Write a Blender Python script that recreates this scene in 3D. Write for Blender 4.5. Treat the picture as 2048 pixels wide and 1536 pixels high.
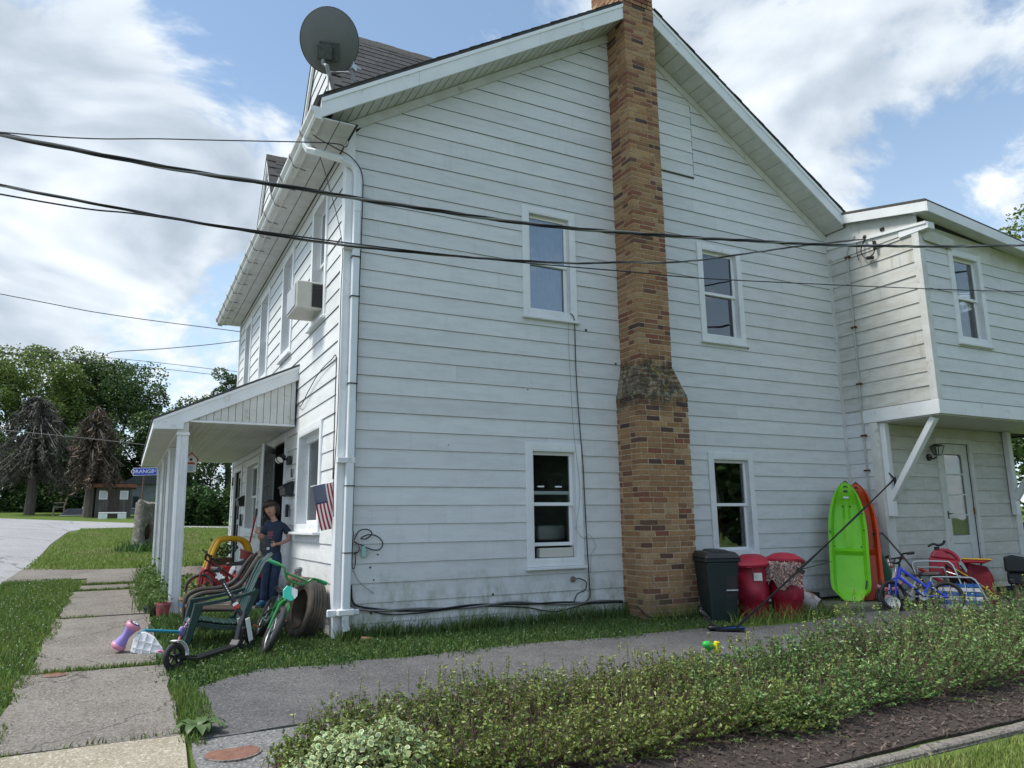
import bpy, bmesh, math, random
import numpy as np
from mathutils import Vector, Matrix, Euler
from mathutils.geometry import tessellate_polygon
for o in list(bpy.data.objects): bpy.data.objects.remove(o)
S = bpy.context.scene
R = math.radians
random.seed(7); RNG = np.random.default_rng(7)

# ------------------------------------------------------------------ camera
cam = bpy.data.cameras.new('camera'); camo = bpy.data.objects.new('camera', cam)
S.collection.objects.link(camo); S.camera = camo
CAMLOC = (-1.9967, -7.8481, 1.0184); YAW, PITCH, ROLL = 0.4800719, 0.1853131, -0.0136515
cam.sensor_width = 36; cam.lens = 1476.03 / 2048 * 36; cam.clip_start = .05; cam.clip_end = 4000
fw = Vector((math.sin(YAW) * math.cos(PITCH), math.cos(YAW) * math.cos(PITCH), math.sin(PITCH)))
rt = Vector((math.cos(YAW), -math.sin(YAW), 0)); up = rt.cross(fw)
c_, s_ = math.cos(ROLL), math.sin(ROLL)
r2 = rt * c_ + up * s_; u2 = up * c_ - rt * s_
camo.matrix_world = Matrix(((r2.x, u2.x, -fw.x, CAMLOC[0]), (r2.y, u2.y, -fw.y, CAMLOC[1]), (r2.z, u2.z, -fw.z, CAMLOC[2]), (0, 0, 0, 1)))
S.render.resolution_x, S.render.resolution_y = 1024, 768

# ------------------------------------------------------------------ sun + sky
SUN_EL, SUN_AZ = R(58), R(283)          # azimuth clockwise from +y: light comes over the street side of the house
SUN_STRENGTH, SUN_ANGLE = 3.2, R(16)    # sun behind thin cloud
sd = bpy.data.lights.new('sun', 'SUN'); sd.energy = SUN_STRENGTH; sd.angle = SUN_ANGLE; sd.color = (1, .95, .87)
so = bpy.data.objects.new('sun', sd); S.collection.objects.link(so)
sdir = Vector((math.sin(SUN_AZ) * math.cos(SUN_EL), math.cos(SUN_AZ) * math.cos(SUN_EL), math.sin(SUN_EL)))
so.rotation_euler = sdir.to_track_quat('Z', 'Y').to_euler()
W = bpy.data.worlds.new('World'); S.world = W; W.use_nodes = True
S.view_settings.view_transform = 'Standard'; S.view_settings.look = 'None'
S.view_settings.exposure = 0.46; S.view_settings.gamma = 1

class NT:
    """small wrapper to write node trees briefly"""
    def __init__(s, nt): s.nt = nt; s.nt.nodes.clear()
    def n(s, t, **k):
        nd = s.nt.nodes.new(t)
        for a, v in k.items():
            if a == 'ins':
                for i, x in v.items():
                    if isinstance(x, bpy.types.NodeSocket): s.nt.links.new(x, nd.inputs[i])
                    else: nd.inputs[i].default_value = x
            else: setattr(nd, a, v)
        return nd
    def m(s, op, a, b=0., c=0., clamp=False):
        return s.n('ShaderNodeMath', operation=op, use_clamp=clamp, ins={0: a, 1: b, 2: c}).outputs[0]
    def v(s, op, a, b=(0, 0, 0)):
        nd = s.n('ShaderNodeVectorMath', operation=op, ins={0: a, 1: b})
        return nd.outputs['Value'] if op in ('DOT_PRODUCT', 'LENGTH') else nd.outputs[0]
    def mixc(s, f, a, b, mode='MIX'):
        return s.n('ShaderNodeMix', data_type='RGBA', blend_type=mode, ins={0: f, 6: a, 7: b}).outputs[2]
    def ramp(s, f, stops, interp='LINEAR'):
        nd = s.n('ShaderNodeValToRGB', ins={0: f}); r = nd.color_ramp; r.interpolation = interp
        while len(r.elements) > 1: r.elements.remove(r.elements[-1])
        r.elements[0].position = stops[0][0]; r.elements[0].color = (*stops[0][1], 1)
        for p_, c in stops[1:]:
            e = r.elements.new(p_); e.color = (*c, 1)
        return nd.outputs[0]
    def noise(s, vec, scale, detail=5, rough=.55, dist=0., lac=2.):
        detail = min(detail, 4)
        return s.n('ShaderNodeTexNoise', ins={'Vector': vec, 'Scale': scale, 'Detail': detail, 'Roughness': rough, 'Distortion': dist, 'Lacunarity': lac}).outputs[0]
    def sm(s, x, a, b):
        return s.n('ShaderNodeMapRange', interpolation_type='SMOOTHSTEP', ins={0: x, 1: a, 2: b, 3: 0., 4: 1.}).outputs[0]

# banks (+) and gaps (-) in the cloud cover as directions from the place: (direction, angular radius, weight)
CLOUDS = [((-0.068, 0.912, 0.405), 0.3, 0.16), ((-0.125, 0.847, 0.516), 0.22, 0.13), ((0.065, 0.918, 0.392), 0.16, 0.12), ((0.664, 0.535, 0.522), 0.34, 0.17), ((0.672, 0.635, 0.382), 0.22, 0.12), ((0.102, 0.825, 0.556), 0.15, -0.22), ((0.305, 0.733, 0.608), 0.22, -0.17), ((0.081, 0.955, 0.284), 0.1, -0.1), ((0.737, 0.537, 0.41), 0.1, -0.2), ((0.838, 0.432, 0.333), 0.16, -0.1), ((.47, -.80, .36), .40, -.16), ((.64, -.68, .34), .40, -.12)]
def build_world():
    t = NT(W.node_tree)
    out = t.n('ShaderNodeOutputWorld')
    sky = t.n('ShaderNodeTexSky', sky_type='NISHITA', sun_disc=False, sun_elevation=SUN_EL, sun_rotation=SUN_AZ, air_density=1.0, dust_density=.6, ozone_density=1.4, altitude=150)
    d = t.n('ShaderNodeTexCoord').outputs['Generated']
    sep = t.n('ShaderNodeSeparateXYZ', ins={0: d})
    z = t.m('MAXIMUM', sep.outputs[2], 0.0)
    den = t.m('ADD', z, .38)
    pv = t.n('ShaderNodeCombineXYZ', ins={0: t.m('DIVIDE', sep.outputs[0], den), 1: t.m('DIVIDE', sep.outputs[1], den), 2: t.m('MULTIPLY', z, .6)}).outputs[0]
    def fbm(v, det): return t.n('ShaderNodeTexNoise', ins={'Vector': v, 'Scale': CL_SCALE, 'Detail': det, 'Roughness': .58, 'Lacunarity': 2.1, 'Distortion': .35}).outputs[0]
    n1 = fbm(t.v('ADD', pv, CL_OFF), 6.5)
    n2 = fbm(t.v('ADD', pv, tuple(a + b for a, b in zip(CL_OFF, (-.055, .01, .03)))), 3.)
    dens = n1
    for v, r, a in CLOUDS:
        dt = t.v('DOT_PRODUCT', d, Vector(v).normalized())
        dens = t.m('MULTIPLY_ADD', t.sm(dt, math.cos(r), 1.0), a * .62, dens)
    mask = t.m('MULTIPLY', t.sm(dens, .455, .575), .96)
    lit = t.m('SUBTRACT', n1, n2)
    tone = t.m('ADD', t.m('MULTIPLY', lit, 3.2), t.m('MULTIPLY', t.m('SUBTRACT', .66, dens), 1.3))
    ccol = t.ramp(t.m('ADD', tone, .45), [(0, (.36, .42, .49)), (.30, (.47, .53, .60)), (.55, (.60, .66, .72)), (.80, (.72, .76, .80)), (1, (.82, .84, .86))])
    skyc = t.mixc(1.0, sky.outputs[0], (.128, .142, .142, 1), 'MULTIPLY')
    skyc = t.mixc(t.m('MULTIPLY_ADD', t.sm(z, .6, .0), .50, .14), skyc, (.60, .72, .83, 1))
    col = t.mixc(mask, skyc, ccol)
    col = t.mixc(t.sm(sep.outputs[2], 0.0, -.06), col, (.13, .14, .12, 1))
    bg = t.n('ShaderNodeBackground', ins={0: col, 1: 1.0})
    t.nt.links.new(bg.outputs[0], out.inputs[0])
CL_SCALE, CL_OFF = 2.9, (3.3, 1.2, 0.)
build_world()
W.cycles.sampling_method = 'MANUAL'; W.cycles.sample_map_resolution = 256
S.cycles.max_bounces = 6; S.cycles.diffuse_bounces = 3; S.cycles.glossy_bounces = 3; S.cycles.transmission_bounces = 4; S.cycles.transparent_max_bounces = 8
S.cycles.caustics_reflective = False; S.cycles.caustics_refractive = False

# ------------------------------------------------------------------ helpers
COL = S.collection
def link(o): COL.objects.link(o); return o
def thing(name, label, cat, loc=(0, 0, 0), group=None):
    o = bpy.data.objects.new(name, None); o.empty_display_size = .1; o.location = loc
    link(o); return tag(o, label, cat, group)
def tag(o, label=None, cat=None, group=None, kind=None):
    for k, v in (('label', label), ('category', cat), ('group', group), ('kind', kind)):
        if v: o[k] = v
    return o
def root_loc(o):
    L = Vector((0, 0, 0))
    while o: L += o.location; o = o.parent
    return L

class MB:
    """collects shapes in world coordinates, then links them as one mesh object"""
    def __init__(s): s.v = []; s.f = []; s.mi = []; s.cm = 0
    def add(s, vs, fs):
        b = len(s.v); s.v += [tuple(x) for x in vs]
        for f in fs: s.f.append(tuple(i + b for i in f)); s.mi.append(s.cm)
        return s
    def box(s, x0, x1, y0, y1, z0, z1):
        v = [(x, y, z) for x in (x0, x1) for y in (y0, y1) for z in (z0, z1)]
        return s.add(v, [(0, 1, 3, 2), (4, 6, 7, 5), (0, 4, 5, 1), (2, 3, 7, 6), (0, 2, 6, 4), (1, 5, 7, 3)])
    def hexa(s, b, t):       # bottom ring of 4, top ring of 4
        return s.add(list(b) + list(t), [(3, 2, 1, 0), (4, 5, 6, 7), (0, 1, 5, 4), (1, 2, 6, 5), (2, 3, 7, 6), (3, 0, 4, 7)])
    def obox(s, c, size, rot=(0, 0, 0)):
        m = Matrix.Translation(c) @ (rot if isinstance(rot, Matrix) else Euler(rot).to_matrix().to_4x4())
        h = Vector(size) / 2
        v = [m @ Vector((sx * h.x, sy * h.y, sz * h.z)) for sx in (-1, 1) for sy in (-1, 1) for sz in (-1, 1)]
        return s.add(v, [(0, 1, 3, 2), (4, 6, 7, 5), (0, 4, 5, 1), (2, 3, 7, 6), (0, 2, 6, 4), (1, 5, 7, 3)])
    def bar(s, a, b, w, h, upv=(0, 0, 1)):    # rectangular bar from a to b
        a, b = Vector(a), Vector(b); d = (b - a).normalized(); x = d.cross(Vector(upv))
        if x.length < 1e-4: x = d.cross(Vector((1, 0, 0)))
        x.normalize(); y = x.cross(d); x *= w / 2; y *= h / 2
        return s.hexa([a - x - y, a + x - y, a + x + y, a - x + y], [b - x - y, b + x - y, b + x + y, b - x + y])
    def tube(s, pts, r, n=8, closed=False, caps=True):
        P = [Vector(q) for q in pts]; N = len(P); rr = r if isinstance(r, (list, tuple)) else [r] * N
        prev = None; rings = []
        for i in range(N):
            d = (P[(i + 1) % N] - P[i - 1]) if closed else (P[min(i + 1, N - 1)] - P[max(i - 1, 0)])
            if d.length < 1e-9: d = Vector((0, 0, 1))
            d.normalize()
            if prev is None:
                x = d.cross(Vector((0, 0, 1)));
                if x.length < .05: x = d.cross(Vector((1, 0, 0)))
            else: x = prev - d * prev.dot(d)
            x.normalize(); prev = x; y = d.cross(x)
            rings.append([P[i] + x * (rr[i] * math.cos(2 * math.pi * k / n)) + y * (rr[i] * math.sin(2 * math.pi * k / n)) for k in range(n)])
        vs = [q for rg in rings for q in rg]; fs = []
        for i in range(N if closed else N - 1):
            a, b = i * n, ((i + 1) % N) * n
            for k in range(n): fs.append((a + k, a + (k + 1) % n, b + (k + 1) % n, b + k))
        if caps and not closed: fs += [tuple(range(n))[::-1], tuple((N - 1) * n + k for k in range(n))]
        return s.add(vs, fs)
    def lathe(s, prof, c=(0, 0, 0), n=20, rot=None):
        m = Matrix.Translation(c) @ (rot.to_4x4() if rot is not None else Matrix())
        vs = [m @ Vector((r * math.cos(2 * math.pi * k / n), r * math.sin(2 * math.pi * k / n), z)) for r, z in prof for k in range(n)]
        fs = []
        for i in range(len(prof) - 1):
            for k in range(n): fs.append((i * n + k, i * n + (k + 1) % n, (i + 1) * n + (k + 1) % n, (i + 1) * n + k))
        return s.add(vs, fs)
    def torus(s, c, Rr, r, axis=(0, 1, 0), n=32, m=8, sx=1.):
        q = Vector((0, 0, 1)).rotation_difference(Vector(axis).normalized()).to_matrix()
        pts = [Vector(c) + q @ Vector((Rr * math.cos(2 * math.pi * k / n), Rr * math.sin(2 * math.pi * k / n), 0)) for k in range(n)]
        vs = []; fs = []
        for k in range(n):
            a = 2 * math.pi * k / n; e = q @ Vector((math.cos(a), math.sin(a), 0)); w = q @ Vector((0, 0, 1))
            for j in range(m):
                b = 2 * math.pi * j / m; vs.append(pts[k] + e * (r * math.cos(b)) + w * (r * sx * math.sin(b)))
        for k in range(n):
            for j in range(m): fs.append((k * m + j, ((k + 1) % n) * m + j, ((k + 1) % n) * m + (j + 1) % m, k * m + (j + 1) % m))
        return s.add(vs, fs)
    def ball(s, c, r, nu=14, nv=9, rot=None):
        r = (r, r, r) if isinstance(r, (int, float)) else r; m = rot if rot is not None else Matrix.Identity(3); vs = []; fs = []
        for j in range(nv + 1):
            th = math.pi * j / nv
            for i in range(nu):
                ph = 2 * math.pi * i / nu
                vs.append(Vector(c) + m @ Vector((r[0] * math.sin(th) * math.cos(ph), r[1] * math.sin(th) * math.sin(ph), r[2] * math.cos(th))))
        for j in range(nv):
            for i in range(nu): fs.append((j * nu + i, (j + 1) * nu + i, (j + 1) * nu + (i + 1) % nu, j * nu + (i + 1) % nu))
        return s.add(vs, fs)
    def prism(s, poly, a, b):       # poly: list of 3d points, extruded by vector from a to b offsets
        n = len(poly); A = [Vector(q) + Vector(a) for q in poly]; B = [Vector(q) + Vector(b) for q in poly]
        return s.add(A + B, [tuple(range(n))[::-1], tuple(range(n, 2 * n))] + [(i, (i + 1) % n, n + (i + 1) % n, n + i) for i in range(n)])
    def build(s, name, mats, parent=None, smooth=False, bevel=0, label=None, seg=1):
        me = bpy.data.meshes.new(name)
        L = root_loc(parent) if parent else Vector((0, 0, 0))
        me.from_pydata([(x - L.x, y - L.y, z - L.z) for x, y, z in s.v], [], s.f)
        mats = mats if isinstance(mats, (list, tuple)) else [mats]
        for m in mats: me.materials.append(m)
        if len(mats) > 1: me.polygons.foreach_set('material_index', s.mi)
        if smooth:
            me.polygons.foreach_set('use_smooth', [True] * len(me.polygons))
        bm = bmesh.new(); bm.from_mesh(me); bmesh.ops.recalc_face_normals(bm, faces=bm.faces); bm.to_mesh(me); bm.free()
        o = bpy.data.objects.new(name, me); link(o)
        if parent: o.parent = parent
        if smooth and smooth != 'full': 
            try: me.set_sharp_from_angle(angle=R(40))
            except Exception: pass
        if bevel:
            b = o.modifiers.new('bevel', 'BEVEL'); b.width = bevel; b.segments = seg; b.limit_method = 'ANGLE'; b.angle_limit = R(40)
        if label: o['label'] = label
        return o

def mesh_np(name, V, F, mat, parent=None, smooth=False):
    """fast mesh from numpy arrays (all faces the same size)"""
    me = bpy.data.meshes.new(name); n, k = F.shape
    L = root_loc(parent) if parent else Vector((0, 0, 0))
    V = V - np.array(L)[None]
    me.vertices.add(len(V)); me.vertices.foreach_set('co', V.astype(np.float32).ravel())
    me.loops.add(n * k); me.loops.foreach_set('vertex_index', F.astype(np.int32).ravel())
    me.polygons.add(n); me.polygons.foreach_set('loop_start', np.arange(0, n * k, k, dtype=np.int32))
    try: me.polygons.foreach_set('loop_total', np.full(n, k, np.int32))
    except Exception: pass
    if smooth: me.polygons.foreach_set('use_smooth', np.ones(n, bool))
    for m in (mat if isinstance(mat, (list, tuple)) else [mat]): me.materials.append(m)
    me.update(); me.validate()
    o = bpy.data.objects.new(name, me); link(o)
    if parent: o.parent = parent
    return o

def tz(x, y):
    """height of the ground"""
    y = np.asarray(y, float)
    t = np.clip((y - 40) / 20., 0, 1); b = np.clip((-y - 9) / 10., 0, 1)
    return -0.15 + 0.05 * np.clip(y, -9, 40) + .05 * 20 * (t - t * t / 2) - .05 * 10 * (b - b * b / 2) + 0 * np.asarray(x)
def gz(x, y): return float(tz(x, y))

# ------------------------------------------------------------------ materials
MATS = {}
def M(name, c1, c2=None, scale=6., rough=.55, metal=0., bump=0., bscale=60., island=0., objrand=0., trans=0., spec=.5, detail=6, c3=None, c3scale=1.2, c3lo=.5, c3hi=.7, coat=0., bdist=.01, stretch=None, sheen=0., rvar=0.):
    if name in MATS: return MATS[name]
    m = bpy.data.materials.new(name); m.use_nodes = True; t = NT(m.node_tree); MATS[name] = m
    out = t.n('ShaderNodeOutputMaterial'); b = t.n('ShaderNodeBsdfPrincipled')
    co = t.n('ShaderNodeTexCoord').outputs['Object']
    cs = t.v('MULTIPLY', co, stretch) if stretch else co
    col = (*c1, 1)
    if c2:
        f = t.sm(t.noise(cs, scale, detail, .6), .3, .7); col = t.mixc(f, (*c1, 1), (*c2, 1))
    if c3:
        f = t.sm(t.noise(t.v('ADD', cs, (5.3, 2.2, 9.1)), c3scale, 8, .62), c3lo, c3hi); col = t.mixc(f, col, (*c3, 1))
    if island or objrand:
        r = t.n('ShaderNodeNewGeometry').outputs['Random Per Island'] if island else t.n('ShaderNodeObjectInfo').outputs['Random']
        a = island or objrand
        h = t.n('ShaderNodeHueSaturation', ins={0: t.m('ADD', .5, t.m('MULTIPLY', t.m('SUBTRACT', r, .5), .06 * a)), 1: 1., 2: t.m('ADD', 1 - a * .5, t.m('MULTIPLY', t.m('FRACT', t.m('MULTIPLY', r, 7.31)), a)), 3: 1., 4: col})
        col = h.outputs[0]
    if isinstance(col, tuple): b.inputs['Base Color'].default_value = col
    else: t.nt.links.new(col, b.inputs['Base Color'])
    b.inputs['Roughness'].default_value = rough; b.inputs['Metallic'].default_value = metal
    b.inputs['Specular IOR Level'].default_value = spec; b.inputs['Coat Weight'].default_value = coat
    b.inputs['Sheen Weight'].default_value = sheen
    if rvar:
        t.nt.links.new(t.m('ADD', rough - rvar / 2, t.m('MULTIPLY', t.noise(cs, scale * 2.3, 5), rvar)), b.inputs['Roughness'])
    if bump:
        bp = t.n('ShaderNodeBump', ins={'Strength': bump, 'Distance': bdist, 'Height': t.noise(cs, bscale, 6, .65)})
        t.nt.links.new(bp.outputs[0], b.inputs['Normal'])
    sh = b.outputs[0]
    if trans:
        tr = t.n('ShaderNodeBsdfTranslucent')
        if isinstance(col, tuple): tr.inputs[0].default_value = col
        else: t.nt.links.new(col, tr.inputs[0])
        sh = t.n('ShaderNodeMixShader', ins={0: trans, 1: sh, 2: tr.outputs[0]}).outputs[0]
    t.nt.links.new(sh, out.inputs[0])
    return m

def glass_mat(name, tint=(.9, .95, .95), refl=1.0, base=.03):
    m = bpy.data.materials.new(name); m.use_nodes = True; t = NT(m.node_tree)
    out = t.n('ShaderNodeOutputMaterial')
    fr = t.n('ShaderNodeFresnel', ins={0: 1.52}).outputs[0]
    f = t.m('ADD', t.m('MULTIPLY', fr, refl), base, clamp=True)
    co = t.n('ShaderNodeTexCoord').outputs['Object']
    bp = t.n('ShaderNodeBump', ins={'Strength': .12, 'Distance': .02, 'Height': t.noise(co, 1.6, 2)})
    gl = t.n('ShaderNodeBsdfGlossy', ins={'Roughness': .015, 'Normal': bp.outputs[0]}); tr = t.n('ShaderNodeBsdfTransparent', ins={0: (*tint, 1)})
    mx = t.n('ShaderNodeMixShader', ins={0: f, 1: tr.outputs[0], 2: gl.outputs[0]})
    t.nt.links.new(mx.outputs[0], out.inputs[0]); return m

def siding_mat(name, c1, c2, stain, algae, streak=.5):
    """weathered painted aluminium: chalky mottling, run-off streaks, algae with its own ragged edge near the ground"""
    m = bpy.data.materials.new(name); m.use_nodes = True; t = NT(m.node_tree); MATS[name] = m
    out = t.n('ShaderNodeOutputMaterial'); b = t.n('ShaderNodeBsdfPrincipled')
    co = t.n('ShaderNodeTexCoord').outputs['Object']; oi = t.n('ShaderNodeObjectInfo')
    sep = t.n('ShaderNodeSeparateXYZ', ins={0: co})
    off = t.n('ShaderNodeCombineXYZ', ins={0: t.m('MULTIPLY', oi.outputs['Random'], 37.), 1: t.m('MULTIPLY', oi.outputs['Random'], 11.), 2: 0.}).outputs[0]
    cp = t.v('ADD', co, off)
    chalk = t.sm(t.noise(t.v('MULTIPLY', cp, (1, 1, 4)), 2.6, 8, .66), .42, .66)
    col = t.mixc(chalk, (*c1, 1), (*c2, 1))
    run = t.sm(t.noise(t.v('MULTIPLY', cp, (14, 14, .8)), 1.0, 5, .6), .55, .8)
    col = t.mixc(t.m('MULTIPLY', run, streak), col, (*stain, 1))
    scr = t.sm(t.noise(t.v('MULTIPLY', cp, (1.2, 1.2, 1.2)), 9, 10, .72), .64, .72)
    col = t.mixc(t.m('MULTIPLY', scr, .30), col, (.82, .84, .85, 1))
    h = t.m('ADD', sep.outputs[2], t.m('MULTIPLY', t.noise(co, 3.1, 6, .65), 1.1))
    al = t.m('MULTIPLY', t.sm(h, 1.30, .60), t.sm(t.noise(t.v('MULTIPLY', co, (2.2, 2.2, 1.1)), 2.7, 8, .7), .38, .68))
    col = t.mixc(t.m('MULTIPLY', al, .85), col, (*algae, 1))
    v = t.m('ADD', .94, t.m('MULTIPLY', oi.outputs['Random'], .10))
    col = t.n('ShaderNodeHueSaturation', ins={0: .5, 1: 1., 2: v, 3: 1., 4: col}).outputs[0]
    t.nt.links.new(col, b.inputs['Base Color']); b.inputs['Roughness'].default_value = .5; b.inputs['Specular IOR Level'].default_value = .35
    wv = t.noise(t.v('MULTIPLY', cp, (1.4, 1.4, 5)), 1.3, 3, .5)
    fine = t.noise(t.v('MULTIPLY', cp, (30, 30, 300)), 1.0, 3, .6)
    bp = t.n('ShaderNodeBump', ins={'Strength': .28, 'Distance': .03, 'Height': t.m('ADD', wv, t.m('MULTIPLY', fine, .03))})
    t.nt.links.new(bp.outputs[0], b.inputs['Normal']); t.nt.links.new(b.outputs[0], out.inputs[0])
    return m
def brick_mat(name, island=False, mortar=False):
    m = bpy.data.materials.new(name); m.use_nodes = True; t = NT(m.node_tree); MATS[name] = m
    out = t.n('ShaderNodeOutputMaterial'); b = t.n('ShaderNodeBsdfPrincipled')
    geo = t.n('ShaderNodeNewGeometry')
    r = geo.outputs['Random Per Island'] if island else t.n('ShaderNodeObjectInfo').outputs['Random']
    pos = geo.outputs['Position']
    col = t.ramp(r, [(0, (.45, .275, .14)), (.12, (.35, .19, .09)), (.24, (.26, .14, .072)), (.36, (.44, .29, .165)), (.48, (.31, .175, .09)), (.60, (.40, .235, .12)), (.72, (.26, .13, .07)), (.84, (.25, .09, .058)), (.92, (.17, .08, .056)), (1, (.07, .045, .046))])
    if mortar: col = t.mixc(t.sm(t.noise(pos, 22, 4, .6), .3, .7), (.58, .47, .34, 1), (.48, .38, .27, 1))
    col = t.mixc(t.m('MULTIPLY', t.sm(t.noise(pos, 38, 8, .7), .4, .75), .5), col, (.12, .075, .045, 1))
    col = t.mixc(t.m('MULTIPLY', t.sm(t.noise(pos, 160, 4, .6), .55, .75), .3), col, (.55, .42, .28, 1))
    sep = t.n('ShaderNodeSeparateXYZ', ins={0: pos})
    # soot-dark weathering and lichen on the corbelled shoulder, a stain with a ragged edge of its own
    zz = t.m('ADD', sep.outputs[2], t.m('MULTIPLY', t.m('SUBTRACT', t.noise(pos, 6.5, 7, .7), .5), .55))
    bl = t.m('MULTIPLY', t.sm(zz, 2.30, 2.58), t.sm(zz, 3.14, 2.98))
    bl = t.m('MULTIPLY', bl, t.m('MULTIPLY_ADD', t.sm(t.noise(pos, 4.5, 8, .75), .38, .56), .55, .45))
    col = t.mixc(t.m('MULTIPLY', bl, .88), col, (.038, .034, .026, 1))
    li = t.m('MULTIPLY', bl, t.sm(t.noise(pos, 15, 8, .75), .57, .66))
    col = t.mixc(li, col, (.33, .35, .27, 1))
    li2 = t.m('MULTIPLY', bl, t.sm(t.noise(t.v('ADD', pos, (3, 3, 3)), 8, 8, .7), .62, .70))
    col = t.mixc(li2, col, (.30, .24, .06, 1))
    gd = t.m('MULTIPLY', t.sm(t.m('ADD', sep.outputs[2], t.m('MULTIPLY', t.noise(pos, 5, 6), .6)), .75, .05), .55)
    col = t.mixc(gd, col, (.14, .12, .075, 1))
    t.nt.links.new(col, b.inputs['Base Color']); b.inputs['Roughness'].default_value = .85; b.inputs['Specular IOR Level'].default_value = .25
    bp = t.n('ShaderNodeBump', ins={'Strength': .5, 'Distance': .006, 'Height': t.noise(pos, 110, 6, .7)})
    t.nt.links.new(bp.outputs[0], b.inputs['Normal']); t.nt.links.new(b.outputs[0], out.inputs[0]); return m

SIDE = siding_mat('white_aluminium_siding', (.675, .692, .705), (.62, .636, .648), (.52, .53, .53), (.26, .285, .20), .4)
SIDE_F = siding_mat('white_front_siding', (.70, .715, .715), (.63, .645, .645), (.53, .54, .52), (.40, .42, .36), .35)
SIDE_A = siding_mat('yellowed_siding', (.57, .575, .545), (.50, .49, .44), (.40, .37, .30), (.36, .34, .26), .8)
TRIM = M('white_trim', (.78, .80, .82), (.70, .72, .74), 3, .45, c3=(.58, .59, .58), c3scale=7, c3lo=.6, c3hi=.75)
TRIM2 = M('aged_white_trim', (.66, .67, .66), (.56, .56, .53), 4, .5, c3=(.42, .40, .34), c3scale=9, c3lo=.58, c3hi=.75)
SOFF = M('soffit_panel_white', (.62, .63, .61), (.54, .55, .52), 5, .5, objrand=.12)
VINYL = M('white_vinyl_sash', (.82, .84, .86), None, rough=.35)
DARK = M('dark_interior', (.03, .03, .032), None, rough=.9)
GLASS = glass_mat('window_glass', (.92, .95, .95), .8, .015)
GLASS_UP = glass_mat('upper_window_glass', (.85, .92, .97), 1.6, .10)
SHING = M('dark_asphalt_shingle', (.075, .075, .078), (.045, .045, .048), 14, .92, bump=.6, bscale=220, objrand=.5)
SHING_E = M('shingle_edge', (.055, .052, .05), (.09, .085, .08), 20, .9, bump=.5, bscale=150)
MORTAR = M('pale_mortar', (.52, .43, .32), (.40, .32, .23), 22, .95, bump=.5, bscale=120, c3=(.10, .09, .075), c3scale=3, c3lo=.66, c3hi=.78)
BRICK = brick_mat('tan_brick'); BRICKI = brick_mat('tan_brick_far', True); MORTAR = brick_mat('chimney_mortar', False, True)
BLACKP = M('black_plastic', (.012, .012, .013), None, rough=.4)
BLACKR = M('black_rubber', (.018, .018, .019), (.03, .03, .03), 12, .75, bump=.2, bscale=90)
BLACKW = M('black_cable', (.010, .010, .012), None, rough=.45)
STEEL = M('galvanised_steel', (.52, .54, .55), (.40, .42, .43), 18, .38, metal=.85)
CHROME = M('bright_aluminium', (.80, .81, .82), None, rough=.2, metal=1.)
# ================================================================== ground, roads, paths
def ground_mat():
    m = bpy.data.materials.new('lawn_soil'); m.use_nodes = True; t = NT(m.node_tree)
    out = t.n('ShaderNodeOutputMaterial'); b = t.n('ShaderNodeBsdfPrincipled')
    co = t.n('ShaderNodeTexCoord').outputs['Object']
    col = t.mixc(t.sm(t.noise(co, 1.4, 8, .65), .35, .65), (.085, .135, .030, 1), (.11, .165, .038, 1))
    col = t.mixc(t.sm(t.noise(t.v('MULTIPLY', co, (.25, 1.3, 1)), .55, 5, .6), .5, .72), col, (.20, .22, .075, 1))
    col = t.mixc(t.sm(t.noise(co, 9, 8, .7), .62, .75), col, (.055, .045, .025, 1))
    t.nt.links.new(col, b.inputs['Base Color']); b.inputs['Roughness'].default_value = .95; b.inputs['Specular IOR Level'].default_value = .1
    bp = t.n('ShaderNodeBump', ins={'Strength': .7, 'Distance': .04, 'Height': t.noise(co, 24, 8, .7)})
    t.nt.links.new(bp.outputs[0], b.inputs['Normal']); t.nt.links.new(b.outputs[0], out.inputs[0]); return m
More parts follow.
